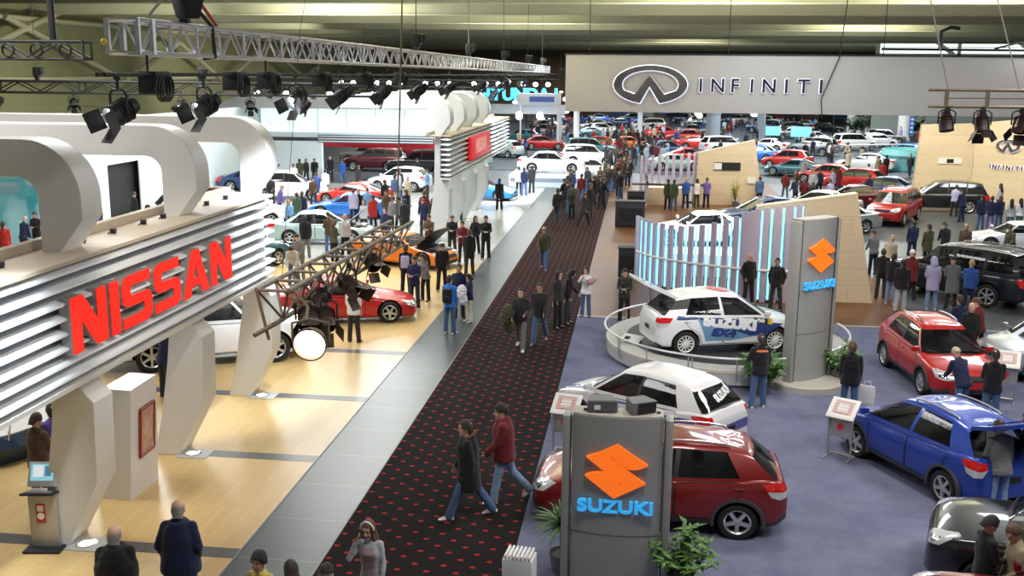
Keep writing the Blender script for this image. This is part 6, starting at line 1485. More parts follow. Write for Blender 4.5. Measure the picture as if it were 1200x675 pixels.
for i in range(900):
    if len(used) > 115: break
    x, y = g.uniform(-14, 40), g.uniform(98, 172)
    if x > 25 and y > 132 or any(math.hypot(x - a, y - b) < 3.1 for a, b in lamps): continue
    if any(math.hypot(x - a, y - b) < 5.3 for a, b in used): continue
    used.append((x, y)); k = g.choice(['sedan', 'coupe', 'suv', 'hatch', 'sedan']); p = g.choice(['red', 'white', 'silver', 'navy', 'black', 'brightred', 'grey', 'azure', 'white', 'silver', 'teal'])
    nm = dict(red='red', brightred='orange-red', white='white', silver='silver', navy='navy', black='black', grey='grey', azure='light blue', teal='teal')[p]
    make_car(k, p, '%s car among the crowded rows at the far end of the hall' % nm, (x, y, 0), g.choice([-75, 60, 105, -60, 80]) + g.uniform(-12, 12), group='%s cars in the far rows' % nm)
# ------------------------------------------------------------------ people
_pl = {}
def who(pose, hair='short', near=False, **kw):
    key = (pose, hair, near, tuple(sorted((k, str(v)) for k, v in kw.items())))
    if key not in _pl:
        p = dict(POSES[pose]); p.update(kw.pop('p', {}))
        _pl[key] = person_meshes(p, hair, voxel=.0085 if near else .017, **kw)
    return _pl[key][0]
def man(loc, head, label, pose='stand', hair='short', cols=('light', 'dark', 'black', 'denim', 'black'), near=False, group=None, names=None, **kw):
    return put_person(who(pose, hair, near, **kw), label, loc, head, cols, group, names)
COAT = dict(hem=-.30, th=.022, hood=True); PUFF = dict(hem=-.15, th=.034, hood=True, collar=.03); LONG = dict(hem=-.42, th=.018, flare=.05)
FEM = dict(p=dict(fem=True, h=1.64)); N_ = ('light', 'dark')

# --- in the foreground and on the dotted carpet
w = man((-3.47, 12.70, 0), 176, 'person with long auburn hair, white headband and grey cardigan, holding a phone to one ear', 'phone', 'long', ('light', 'auburn', 'heather', 'denim', 'white'), True, names=dict(top='cardigan'), th=.006, hem=-.10, p=dict(fem=True, h=1.66))
J = _pl[[k for k in _pl if k[0] == 'phone' and k[2]][0]][1]
q = top_mb(dict(BASE, fem=True), J, -.14, .016, False, .12, 0); q = remesh(q, .012, 2)
bm = bmesh.new(); bm.from_mesh(q); Mi = J['Mt'].inverted()
for v in list(bm.verts):
    l = Mi @ v.co
    if l.y < .0 or abs(l.x) > .10 or l.z > .46: bm.verts.remove(v)
bm.to_mesh(q); bm.free(); q.materials.append(CL['rose']); obj('top', q, w)
Mh = J['Mh']; hb = MB(); hb.path([Mh @ V((.091 * math.cos(a), .036 + .05 * math.sin(a) * 0, .02 + .118 * math.sin(a))) for a in [PI * i / 16 for i in range(17)]], .015, 8); hb.build('headband', CL['white'], w)
wr, d = J['ra'][2], J['ra'][3]; ph = MB(); ph.box((0, 0, 0), (.016, .045, .10), 0, T(*(wr + d * .10 + V((-.02, -.01, .01)))) @ RX(R(-25)), .006); tag(ph.build('mobile_phone', mat('phone_grey', (.35, .35, .38), .3), None, w.location, w.rotation_euler.z), 'grey mobile phone held to the ear of the person with the white headband', 'phone')
a = man((-2.77, 16.66, 0.00), 97, 'person striding in a black coat with a brown fur collar, jeans and white shoes', 'walk', 'short', ('light', 'dark', 'black', 'denim', 'white'), True, names=dict(top='coat'), p=dict(h=1.82, fat=1.2, ll=(24, 2, 4), rl=(-22, 2, 12), la=(-10, 6, 14, 4), ra=(14, 6, 20, 6)), hem=-.36, th=.04, hood=True)
Jc = [v for k, v in _pl.items() if k[0] == 'walk' and k[2]][0][1]; fc = MB(); fc.path([Jc['Mt'] @ V((.10 * math.cos(t), -.03 + .10 * math.sin(t), .565 - .05 * math.sin(t))) for t in [2 * PI * i / 16 for i in range(17)]], .034, 8); obj('fur_collar', remesh(fc, .012, 1, .4, .012, 45), a).data.materials.append(mat('fur_brown', (.16, .09, .045), .95, bump=.8, bscale=150))
man((-2.25, 17.44, 0.00), 97, 'person walking in a red quilted jacket, black knitted hat and pale jeans', 'walk2', 'beanie', ('light', 'black', 'maroon', 'paledenim', 'white'), True, names=dict(hair='hat'), p=dict(h=1.84, fat=1.15, ll=(14, 2, 4), rl=(-20, 2, 22)), hem=-.15, th=.05, hood=True, collar=.034)
man((-6.20, 12.63, 0), 8, 'person seen from behind with a balding grey head and a navy jacket', 'pockets', 'bald', ('light', 'grey', 'navy', 'charcoal', 'black'), True, th=.05, hem=-.18, collar=.03, p=dict(h=1.80, fat=1.25))
man((-6.71, 11.82, 0), 14, 'person seen from behind in a black hooded coat with thin grey hair', 'stand', 'bald', ('light', 'grey', 'black', 'charcoal', 'black'), True, p=dict(h=1.76, fat=1.3), hem=-.3, th=.06, hood=True)
man((-4.65, 11.63, 0), 170, 'person with tufted black curls and a yellow collar, cut off by the bottom edge', 'stand', 'afro', ('tan', 'black', 'yellow', 'denim', 'black'), True, **FEM)
man((-4.15, 11.40, 0), 20, 'person whose dark hair alone shows at the bottom edge, in the middle of three', 'look', 'bob', ('light', 'dark', 'charcoal', 'denim', 'black'), True, p=dict(h=1.60))
man((-3.66, 11.31, 0), 175, 'person in a black peaked cap whose head alone shows at the bottom edge', 'stand', 'ball', ('light', 'black', 'charcoal', 'denim', 'black'), True, names=dict(hair='cap'), p=dict(h=1.70))
man((-10.34, 15.92, 0), -12, 'person in a brown jacket seen from behind beside the computer kiosk', 'hold', 'short', ('tan', 'dark', 'brown', 'khaki', 'black'), True, th=.02, hem=-.16)
man((-10.35, 16.45, 0), 50, 'person in a blue shirt half hidden by the nearest arch, behind the brown jacket', 'stand', 'short', ('light', 'dark', 'purple', 'charcoal', 'black'), True)
man((-11.06, 22.28, 0.00), -40, 'person in navy half hidden behind the second portal arch', 'look', 'short', ('light', 'dark', 'navy', 'charcoal', 'black'))
man((-3.17, 28.06, 0.00), 176, 'person walking up the carpet in a dark open jacket over maroon, carrying an olive coat', 'walk', 'short', ('light', 'dark', 'charcoal', 'grey', 'white'), True, p=dict(h=1.78, la=(10, 14, 70, 20)), th=.02)
x, y, _ = (-3.17, 28.06, 0.00); t = tag(obj('folded_coat', remesh(MB().ell((0, 0, 0), (.20, .17, .36)).ell((.06, .05, -.26), (.16, .13, .24)), .02, 2, .5, .02, 8), None, (x - .36, y - .12, .95)), 'olive coat carried over the arm of the person walking up the carpet', 'coat'); t.data.materials.append(CL['olive'])
man((-2.69, 28.70, 0.00), 172, 'person in a dark jacket and jeans walking beside the one with the olive coat', 'walk2', 'short', ('tan', 'black', 'charcoal', 'denim', 'brown'), True, th=.018, p=dict(h=1.80))
man((-2.08, 31.21, 0.00), 250, 'person in a black outfit with a long beige shoulder bag at the carpet edge', 'look', 'bob', ('light', 'black', 'black', 'charcoal', 'black'), True, hem=-.2, p=dict(fem=True, h=1.72))
man((-2.32, 30.61, 0.00), 240, 'person in dark clothes just behind the one with the beige shoulder bag', 'stand', 'bob', ('light', 'black', 'charcoal', 'black', 'black'))
bg_ = MB(); bg_.loft([[(.05 * math.cos(a) * (1 if z < .3 else .4), .19 * (1 - z * .9) * math.sin(a), z) for a in [2 * PI * i / 14 for i in range(14)]] for z in (0, .06, .25, .36)]); bg_.path([(0, .08, .34), (.02, .05, .8), (0, 0, .95), (.02, -.05, .8), (0, -.08, .34)], .018, 6); tag(bg_.build('shoulder_bag', CL['khaki'], None, (-2.46, 31.05, .55), R(20)), 'long beige shoulder bag hanging beside the person in black at the carpet edge', 'bag')
man((-1.54, 32.22, 0.00), 165, 'person in a pale top raising both hands at the corner of the blue carpet', 'camera', 'bob', ('light', 'dark', 'white', 'denim', 'black'), True, p=dict(fem=True, h=1.60))
x, y, _ = (-1.54, 32.22, 0.00); pk = MB().ell((0, 0, 0), (.14, .09, .11)).ell((.08, .03, .05), (.1, .08, .08)); tag(obj('pink_scarf', remesh(pk, .02, 2, .5, .015, 12), None, (x + .16, y - .30, 1.22)), 'pink bundle in the raised hands of the person in the pale top', 'scarf').data.materials.append(CL['pink'])
man((-0.30, 31.60, 0.00), 175, 'person in a dark jumper with a pale stripe standing on the brown wooden floor edge', 'hold', 'short', ('light', 'black', 'charcoal', 'black', 'black'), p=dict(h=1.70))
_st = who('hold', 'short', False, p=dict(h=1.70)); _c = [o for o in COL.objects if o.get('label', '').startswith('person in a dark jumper')][0]
for z_ in (.98, 1.12, 1.26): obj('pale_stripe', MB().loft([trings([(0, .174 - .004, .128, .0)])[0], trings([(.055, .172, .128, .0)])[0]], cap0=False, cap1=False).mesh('pale_stripe', (CL['heather'],), 60), _c, (0, 0, z_))
man((-3.62, 40.01, 0.00), 178, 'person with a bare head in an olive jacket and jeans, alone on the dark carpet', 'walk', 'bald', ('tan', 'brown', 'olive', 'denim', 'brown'), th=.02)
man((3.85, 34.86, 0.00), 205, 'bald person in a black jacket standing in front of the cyan light tubes', 'pockets', 'none', ('light', 'black', 'black', 'black', 'black'), True, th=.018, p=dict(fat=1.08))
man((4.67, 34.08, 0.00), 160, 'person in an open black jacket over grey beside the tall grey sign pillar', 'pockets', 'short', ('tan', 'dark', 'black', 'charcoal', 'black'), True, th=.02)
man((2.98, 23.61, 0.00), 12, 'person in a black jacket with an orange-red hood in front of the round platform', 'hips', 'short', ('light', 'dark', 'black', 'denim', 'white'), True, th=.02, p=dict(h=1.76))
oh = MB().ell((0, -.09, 1.40), (.15, .05, .055)).ell((0, -.05, 1.455), (.10, .045, .03)); o_ = obj('hood', remesh(oh, .014, 2), [o for o in COL.objects if o.get('label', '').startswith('person in a black jacket with an orange-red')][0]); o_.data.materials.append(CL['orange'])
man((4.96, 23.22, 0.00), -12, 'person in a black jacket and jeans carrying a white shopping bag', 'stand', 'short', ('tan', 'brown', 'black', 'denim', 'brown'), True, th=.03, p=dict(fat=1.1), hem=-.16)
b = MB(); b.loft([[(-.17, -.05, 0), (.17, -.05, 0), (.17, .05, 0), (-.17, .05, 0)], [(-.18, -.06, .2), (.18, -.06, .2), (.18, .06, .2), (-.18, .06, .2)], [(-.17, -.02, .42), (.17, -.02, .42), (.17, .02, .42), (-.17, .02, .42)]]); b.path([(-.08, 0, .42), (-.06, 0, .52), (.06, 0, .52), (.08, 0, .42)], .01, 6); tag(b.build('shopping_bag', M_WHITEP, None, (5.38, 23.35, .32), R(-25)), 'white shopping bag in the hand of the person in the black jacket', 'bag')
# by the red car's bonnet and the blue car
man((7.48, 23.42, 0.00), 20, 'person in a pale cap and navy striped jacket leaning over the red bonnet', 'bend', 'ball', ('light', 'beige', 'navy', 'denim', 'white'), True, names=dict(hair='cap'), p=dict(lean=28, h=1.68), th=.02)
man((7.99, 23.03, 0.00), -8, 'person in a black jacket with a beige hood beside the one in the pale cap', 'hold', 'short', ('light', 'black', 'black', 'denim', 'black'), True, th=.024, hood=True, p=dict(h=1.74))
man((6.53, 17.99, 0.00), 12, 'person in a grey jacket and jeans looking into the open boot of the blue car', 'look', 'short', ('light', 'dark', 'grey', 'paledenim', 'brown'), True, th=.02, p=dict(h=1.74))
man((7.17, 18.60, 0.00), 60, 'person in black with a red front beside the open boot of the blue car', 'hold', 'short', ('tan', 'brown', 'black', 'denim', 'black'), True, th=.02)
man((5.02, 14.02, 0), -80, 'person in black reading a white leaflet between the black and the dark red car', 'hold', 'short', ('tan', 'black', 'black', 'charcoal', 'black'), True, p=dict(head=(0, 30), h=1.68, la=(14, 4, 75, 20), ra=(14, 4, 75, 20)))
tag(MB().box((0, 0, 0), (.20, .015, .28), 0, RX(R(-35)), .004).build('leaflet', M_WHITEP, None, (5.36, 14.07, 1.08), R(-80)), 'white leaflet held by the person between the two cars in the corner', 'leaflet')
man((5.42, 13.78, 0), 95, 'person in a tan jacket just behind the one reading between the two cars', 'look', 'short', ('light', 'brown', 'khaki', 'charcoal', 'black'), p=dict(h=1.7))
for pos, hd, ps, hr, cl, lb in (((8.93, 28.85, 0.00), 20, 'stand', 'short', ('light', 'dark', 'navy', 'denim', 'black'), 'person in navy behind the red car, by its far flank'), ((8.98, 28.00, 0.00), 175, 'stand', 'none', ('light', 'grey', 'black', 'charcoal', 'black'), 'bald person in black with a white lapel beside the red car'), ((9.39, 28.57, 0.00), 30, 'look', 'short', ('light', 'brown', 'maroon', 'charcoal', 'black'), 'person in a maroon top just behind the bald person by the red car')):
    man(pos, hd, lb, ps, hr, cl)

# --- left stand
L_ = [((-8.01, 27.97, 0.00), -4, 'stand', 'short', ('light', 'dark', 'white', 'charcoal', 'black'), 'person in a white t-shirt and dark trousers seen from behind beside the red coupe', dict(sleeve=.55)),
      ((-7.20, 32.42, 0.00), 170, 'hold', 'short', ('light', 'dark', 'navy', 'charcoal', 'white'), 'person in a navy vest near the nose of the red coupe', {}),
      ((-7.10, 33.75, 0.00), 150, 'look', 'long', ('light', 'dark', 'grey', 'black', 'black'), 'person with a grey patterned bag near the nose of the red coupe', FEM),
      ((-7.98, 34.58, 0.00), 10, 'stand', 'short', ('light', 'dark', 'black', 'black', 'black'), 'person in black with a lilac rucksack by the orange coupe', {}),
      ((-6.85, 35.35, 0.00), 200, 'look', 'short', ('light', 'black', 'black', 'black', 'black'), 'person in black trousers with a white collar in front of the orange coupe', {}),
      ((-5.46, 29.37, 0.00), -15, 'stand', 'short', ('light', 'dark', 'bright', 'denim', 'white'), 'person in a bright blue jacket with a black rucksack on the tiled walkway', {}),
      ((-5.50, 31.23, 0.00), 175, 'stand', 'short', ('tan', 'black', 'navy', 'charcoal', 'black'), 'person in a dark jacket facing the one in bright blue', {}),
      ((-5.12, 30.95, 0.00), 120, 'hold', 'bob', ('light', 'black', 'navy', 'cream', 'white'), 'child-sized person in navy and cream holding a white coat on the tiled walkway', dict(p=dict(fem=True, h=1.5))),
      ((-7.73, 42.24, 0.00), 185, 'hold', 'short', ('light', 'black', 'black', 'charcoal', 'black'), 'person in black holding papers, at the back of the group on the walkway', {}),
      ((-7.03, 40.75, 0.00), 175, 'hold', 'short', ('light', 'dark', 'maroon', 'charcoal', 'black'), 'person in a dark maroon top in the group on the walkway', {}),
      ((-6.37, 38.48, 0.00), 10, 'stand', 'short', ('light', 'brown', 'black', 'charcoal', 'black'), 'brown-haired person in a long black coat, front of the group on the walkway', COAT),
      ((-6.86, 43.02, 0.00), 200, 'pockets', 'long', ('light', 'black', 'black', 'black', 'black'), 'person with long black hair in the group on the walkway', FEM),
      ((-6.24, 41.88, 0.00), 190, 'hold', 'short', ('light', 'black', 'black', 'black', 'black'), 'person in a black top nearest the carpet in the group on the walkway', dict(p=dict(h=1.82))),
      ((-9.08, 51.61, 0.00), 5, 'stand', 'short', ('light', 'black', 'purple', 'charcoal', 'black'), 'person in a violet-blue jacket by the far portal arches', PUFF),
      ((-7.81, 57.63, 0.00), 10, 'stand', 'short', ('light', 'dark', 'black', 'black', 'black'), 'person in black in front of the bright blue coupe under the far sign', COAT),
      ((-10.10, 47.71, 0.00), 30, 'look', 'short', ('light', 'brown', 'navy', 'charcoal', 'black'), 'person with light brown hair, first of the pair beside the far portal arch', {}),
      ((-9.70, 47.78, 0.00), -20, 'stand', 'short', ('light', 'brown', 'black', 'denim', 'black'), 'person in black, second of the pair beside the far portal arch', COAT),
      ((-8.73, 42.27, 0.00), 170, 'hold', 'short', ('light', 'dark', 'brown', 'charcoal', 'black'), 'person in a brown jacket just behind the raised orange bonnet', {}),
      ((-10.92, 47.30, 0.00), 20, 'stand', 'short', ('light', 'black', 'black', 'black', 'black'), 'person in a long black coat beside the raised bonnet of the silver-green saloon', LONG),
      ((-11.85, 48.21, 0.00), -40, 'look', 'short', ('light', 'dark', 'grey', 'charcoal', 'black'), 'person in a grey-green jacket leaning towards the silver-green saloon', {}),
      ((-13.92, 51.66, 0.00), 15, 'look', 'short', ('light', 'dark', 'sky', 'denim', 'black'), 'person in a pale blue shirt between the silver-green saloon and the blue coupe', {}),
      ((-14.19, 50.98, 0.00), 170, 'stand', 'short', ('light', 'blond', 'black', 'black', 'black'), 'fair-haired person in black at the door of the bright blue coupe', {}),
      ((-13.73, 41.00, 0.00), 15, 'stand', 'short', ('light', 'black', 'black', 'grey', 'black'), 'person in a thick black jacket and grey trousers, seen from behind on the left stand', PUFF),
      ((-13.08, 42.16, 0.00), 50, 'hold', 'short', ('light', 'dark', 'brown', 'denim', 'black'), 'person in a dark brown jacket and jeans by the wheel of the silver-green saloon', {}),
      ((-12.22, 41.67, 0.00), 5, 'stand', 'short', ('light', 'grey', 'heather', 'black', 'white'), 'person in a pale grey pullover and black trousers by the silver-green saloon', {}),
      ((-16.70, 48.73, 0.00), 40, 'stand', 'short', ('light', 'dark', 'green', 'charcoal', 'black'), 'person in dark green beside the one in navy on the left stand', COAT),
      ((-16.64, 49.33, 0.00), 10, 'stand', 'short', ('light', 'brown', 'navy', 'navy', 'black'), 'person in navy beside the one in dark green on the left stand', {}),
      ((-16.20, 46.35, 0.00), 160, 'look', 'short', ('light', 'blond', 'sky', 'paledenim', 'white'), 'person in pale blue near the end of the louvred sign', {}),
      ((-12.27, 35.21, 0.00), 190, 'bend', 'short', ('light', 'black', 'heather', 'denim', 'black'), 'person in a pale shirt bending behind the ladder truss, first of two', {}),
      ((-12.46, 36.45, 0.00), 170, 'look', 'short', ('light', 'black', 'grey', 'grey', 'black'), 'person in grey behind the ladder truss, second of two', {}),
      ((-19.02, 59.04, 0.00), 10, 'stand', 'short', ('light', 'brown', 'blue', 'denim', 'black'), 'person in a blue-grey jacket beside the white boxy off-roader', PUFF),
      ((-18.44, 56.74, 0.00), 190, 'look', 'short', ('light', 'dark', 'brown', 'charcoal', 'black'), 'person in brown beside the white boxy off-roader', {}),
      ((-18.80, 52.04, 0.00), -60, 'look', 'short', ('light', 'grey', 'purple', 'charcoal', 'black'), 'person in dusty violet at the side of the white boxy off-roader', {}),
      ((-19.10, 61.18, 0.00), 0, 'stand', 'short', ('light', 'dark', 'white', 'navy', 'black'), 'person in white and black stripes near the white boxy off-roader', {}),
      ((-14.16, 58.75, 0.00), 5, 'stand', 'short', ('light', 'black', 'denim', 'khaki', 'black'), 'person in denim blue beside the small white car', {}),
      ((-13.25, 58.13, 0.00), -30, 'stand', 'short', ('light', 'white', 'beige', 'black', 'black'), 'person in a beige coat with a pale hat near the far arches', COAT),
      ((-12.97, 62.39, 0.00), 90, 'hold', 'short', ('light', 'dark', 'sky', 'charcoal', 'black'), 'person in a pale blue shirt near the far arches', {}),
      ((-11.08, 44.07, 0.00), 160, 'stand', 'short', ('light', 'dark', 'navy', 'denim', 'white'), 'person in navy partly behind the brown ladder truss', {}),
      ((-24.73, 37.16, 0.00), 20, 'stand', 'short', ('light', 'dark', 'red', 'grey', 'black'), 'person in a red jacket seen through the nearest arch', {}),
      ((-24.88, 38.67, 0.00), -10, 'look', 'bald', ('light', 'grey', 'navy', 'navy', 'black'), 'person with grey hair and navy clothes seen through the nearest arch', {}),
      ((-25.17, 40.06, 0.00), 180, 'hold', 'short', ('tan', 'black', 'black', 'black', 'black'), 'person in a black suit standing in the opening of the nearest arch', {}),
      ((-24.63, 44.08, 0.00), 30, 'stand', 'short', ('light', 'blond', 'navy', 'navy', 'black'), 'person in navy by the dark doorway, beyond the nearest arch', {}),
      ((-24.70, 47.56, 0.00), -20, 'look', 'short', ('light', 'dark', 'black', 'grey', 'black'), 'person in a black top and grey trousers seen through the second arch', {}),
      ((-24.54, 50.01, 0.00), -60, 'bend', 'short', ('light', 'dark', 'black', 'denim', 'black'), 'person bending forward beside the second arch', {}),
      ((-7.59, 65.30, 0.00), 10, 'stand', 'short', ('light', 'dark', 'white', 'black', 'black'), 'person in a white top in front of the pale stage', {}),
      ((-7.21, 64.90, 0.00), -10, 'stand', 'short', ('light', 'dark', 'navy', 'denim', 'black'), 'person in navy in front of the pale stage', {}),
      ((-6.88, 66.42, 0.00), 15, 'stand', 'short', ('light', 'dark', 'charcoal', 'charcoal', 'black'), 'person in charcoal in front of the pale stage', COAT)]
for pos, hd, ps, hr, cl, lb, kw in L_: man(pos, hd, lb, ps, hr, cl, **kw)

def rucksack(x, y, z, rz, m, lab):
    b = MB().box((0, 0, .22), (.30, .16, .44), 0, None, .07); b.box((0, -.10, .14), (.22, .08, .2), 0, None, .04); t = thing('rucksack', lab, 'bag', (x, y, z), R(rz)); b.build('body', m, t)
    q = MB()
    for s_ in (-1, 1): q.path([(s_ * .09, .07, .42), (s_ * .09, .16, .44), (s_ * .1, .12, .2), (s_ * .1, .07, .05)], .016, 6)
    q.build('strap', m, t); return t
x, y, _ = (-5.46, 29.37, 0.00); rucksack(x - .03, y - .21, .98, -15, CL['black'], 'black rucksack on the back of the person in the bright blue jacket')
x, y, _ = (-7.98, 34.58, 0.00); rucksack(x + .02, y - .21, .98, 10, CL['lilac'], 'lilac rucksack on the back of the person by the orange coupe')
x, y, _ = (-5.12, 30.95, 0.00); tag(obj('carried_coat', remesh(MB().ell((0, 0, 0), (.17, .14, .26)).ell((.05, 0, -.2), (.13, .11, .22)), .02, 2, .5, .02, 9), None, (x - .2, y - .22, .98)), 'white coat carried by the small person on the tiled walkway', 'coat').data.materials.append(CL['white'])

# --- middle stand
R_ = [
      ((9.29, 41.11, 0.00), 20, 'look', 'short', ('light', 'dark', 'grey', 'navy', 'black'), 'person in a grey jacket beside the edge of the near maple wedge wall', {}),
      ((8.60, 36.59, 0.00), -10, 'stand', 'short', ('light', 'dark', 'black', 'charcoal', 'black'), 'person in black with a patterned bag beside the near maple wedge wall', {}),
      ((9.58, 39.80, 0.00), -30, 'look', 'short', ('light', 'blond', 'beige', 'denim', 'black'), 'fair-haired person in beige near the nose of the big dark off-roader', {}),
      ((8.73, 35.65, 0.00), -30, 'stand', 'short', ('light', 'black', 'black', 'paledenim', 'white'), 'person in a black jacket with a white stripe near the big dark off-roader', {}),
      ((8.77, 34.49, 0.00), 0, 'stand', 'short', ('light', 'black', 'black', 'heather', 'black'), 'person in a wide black jacket and pale trousers by the big dark off-roader', PUFF),
      ((9.55, 36.46, 0.00), -10, 'look', 'beanie', ('light', 'white', 'maroon', 'charcoal', 'black'), 'person in a dark red coat and white hat by the big dark off-roader', COAT),
      ((9.90, 35.05, 0.00), -10, 'look', 'hood', ('light', 'lilac', 'lilac', 'paledenim', 'white'), 'person in a lilac hooded coat at the flank of the big dark off-roader', COAT),
      ((10.60, 35.29, 0.00), -5, 'look', 'beanie', ('light', 'charcoal', 'grey', 'charcoal', 'black'), 'person in a long grey coat and dark cap beside the big dark off-roader', LONG),
      ((10.98, 34.72, 0.00), -20, 'look', 'short', ('light', 'blond', 'blue', 'navy', 'black'), 'person in a blue jacket leaning towards the rear door of the big dark off-roader', {}),
      ((11.54, 44.32, 0.00), 5, 'stand', 'short', ('light', 'dark', 'navy', 'navy', 'black'), 'person in navy in front of the red off-roader, first of three', {}),
      ((11.87, 43.20, 0.00), 20, 'stand', 'short', ('light', 'dark', 'olive', 'black', 'black'), 'person in a dark olive coat in front of the red off-roader, with a cream bag', COAT),
      ((12.75, 43.93, 0.00), 10, 'look', 'short', ('light', 'dark', 'black', 'black', 'black'), 'person in black in front of the red off-roader, third of three', {}),
      ((13.45, 43.66, 0.00), 160, 'stand', 'none', ('tan', 'black', 'brown', 'charcoal', 'black'), 'bald person in a dark jacket before the white coupe at the stand edge', {}),
      ((15.24, 43.58, 0.00), 120, 'look', 'short', ('light', 'dark', 'olive', 'charcoal', 'black'), 'person in an olive coat at the flank of the white coupe at the stand edge', COAT),
      ((17.49, 54.65, 0.00), 10, 'stand', 'short', ('light', 'dark', 'navy', 'denim', 'black'), 'person in a navy jacket and jeans, first of the group before the emblem wall', PUFF),
      ((17.79, 54.12, 0.00), -20, 'stand', 'short', ('light', 'black', 'navy', 'purple', 'black'), 'slim person in dark purple, second of the group before the emblem wall', {}),
      ((18.33, 54.51, 0.00), 10, 'stand', 'bob', ('light', 'brown', 'navy', 'denim', 'black'), 'brown-haired person in navy, third of the group before the emblem wall', {}),
      ((18.70, 54.00, 0.00), -10, 'stand', 'long', ('light', 'black', 'heather', 'denim', 'black'), 'person with black hair in pale grey, fourth of the group before the emblem wall', FEM),
      ((19.28, 54.39, 0.00), 10, 'stand', 'long', ('light', 'black', 'white', 'denim', 'black'), 'person with black hair in white, fifth of the group before the emblem wall', FEM),
      ((17.56, 59.50, 0.00), -30, 'look', 'short', ('dark', 'black', 'lilac', 'charcoal', 'black'), 'person in a pale lilac shirt behind the black off-roader', {}),
      ((17.38, 57.43, 0.00), 30, 'look', 'short', ('light', 'black', 'navy', 'navy', 'black'), 'person in a navy top at the tail of the black off-roader', {}),
      ((14.09, 65.04, 0.00), 10, 'stand', 'short', ('light', 'dark', 'navy', 'black', 'black'), 'person in dark navy between the row of cars and the dark red coupe', {}),
      ((15.69, 73.00, 0.00), 20, 'stand', 'short', ('light', 'brown', 'white', 'navy', 'black'), 'person in a white jacket near the row of cars beside the reception wall', {}),
      ((17.08, 74.92, 0.00), -10, 'stand', 'short', ('light', 'dark', 'red', 'grey', 'black'), 'person with a red coat near the cyan glass counter', {}),
      ((18.00, 80.52, 0.00), 20, 'stand', 'short', ('light', 'brown', 'khaki', 'charcoal', 'black'), 'person in khaki near the cyan glass counter', COAT),
      ((18.74, 81.33, 0.00), 0, 'stand', 'short', ('light', 'dark', 'black', 'black', 'black'), 'person in a black coat near the cyan glass counter', LONG),
      ((16.79, 85.78, 0.00), 0, 'stand', 'bob', ('light', 'blond', 'beige', 'black', 'black'), 'person in a long beige coat beyond the row of cars', LONG),
      ((13.23, 70.43, 0.00), -20, 'stand', 'short', ('light', 'dark', 'maroon', 'navy', 'black'), 'person in dark red at the nose of the dark blue saloon in the row', COAT),
      ((17.10, 95.70, 0.00), 0, 'stand', 'short', ('light', 'dark', 'white', 'navy', 'black'), 'person in white walking beyond the row of cars', {}),
      ((16.50, 101.39, 0.00), 0, 'walk', 'short', ('light', 'dark', 'navy', 'navy', 'black'), 'person in navy walking under the cyan screens', {}),
      ((11.95, 76.77, 0.00), 10, 'stand', 'hood', ('light', 'heather', 'heather', 'denim', 'black'), 'person in a pale hooded top leaning among the row of cars', {}),
      ((9.26, 62.04, 0.00), 40, 'look', 'short', ('light', 'black', 'navy', 'charcoal', 'black'), 'person in navy by the door of the pale silver saloon', {}),
      ((9.98, 60.63, 0.00), -20, 'look', 'long', ('light', 'black', 'charcoal', 'charcoal', 'black'), 'person with long black hair behind the pale silver saloon', FEM),
      ((11.14, 61.23, 0.00), 15, 'look', 'short', ('light', 'dark', 'lilac', 'navy', 'black'), 'person in pale lilac at the side of the pale silver saloon', {}),
      ((1.73, 59.44, 0.00), 10, 'stand', 'short', ('light', 'dark', 'olive', 'black', 'black'), 'person in olive at the reception desk, nearest the aisle', COAT),
      ((2.06, 59.13, 0.00), -15, 'stand', 'short', ('light', 'black', 'green', 'denim', 'black'), 'person in dark green with jeans at the reception desk', PUFF),
      ((2.79, 60.41, 0.00), 0, 'stand', 'short', ('light', 'blond', 'blue', 'navy', 'black'), 'person in a blue jacket at the reception desk', {}),
      ((3.46, 60.93, 0.00), 30, 'stand', 'bob', ('light', 'dark', 'white', 'olive', 'black'), 'person in a white top in the group behind the white coupe', FEM),
      ((3.99, 60.64, 0.00), -20, 'hold', 'short', ('light', 'dark', 'purple', 'navy', 'black'), 'person in dark violet in the group behind the white coupe', {}),
      ((5.13, 64.16, 0.00), 180, 'stand', 'short', ('light', 'brown', 'sky', 'navy', 'black'), 'person in a sky blue shirt before the slot picture wall', {}),
      ((6.35, 64.40, 0.00), 20, 'look', 'short', ('light', 'dark', 'charcoal', 'charcoal', 'black'), 'person in charcoal before the yellow-green plant', PUFF),
      ((7.18, 62.05, 0.00), 10, 'stand', 'short', ('light', 'dark', 'denim', 'navy', 'black'), 'person in a slate blue jacket at the corner of the slot picture wall', PUFF)]
for pos, hd, ps, hr, cl, lb, kw in R_: man(pos, hd, lb, ps, hr, cl, **kw)

# --- the crowd further down: one mesh a figure
FIG = [join_meshes(who(*a, **k)) for a, k in ((('stand', 'short'), COAT), (('walk', 'short'), {}), (('look', 'short'), PUFF), (('pockets', 'short'), {}), (('stand', 'long'), FEM), (('hold', 'bob'), FEM), (('walk2', 'beanie'), COAT))]
def figure(x, y, z, hd, g, tops, label, group):
    o = obj('person', g.choice(FIG), None, (x, y, z), R(hd)); tag(o, label, 'person', group); o.scale = (1, 1, g.uniform(.95, 1.05))
    for i, m in enumerate((SKIN[g.choice(['light', 'light', 'tan'])], CL[g.choice(tops)], CL[g.choice(['charcoal', 'denim', 'navy', 'black'])], SHOE['black'], HAIR[g.choice(['dark', 'black', 'brown'])])): setmat(o, m, i)
g = random.Random(21); DK = ['black', 'charcoal', 'navy', 'black', 'olive', 'brown', 'charcoal', 'maroon']; MIX = DK + ['white', 'grey', 'red', 'sky', 'beige', 'heather', 'blue', 'lilac']
spots = []
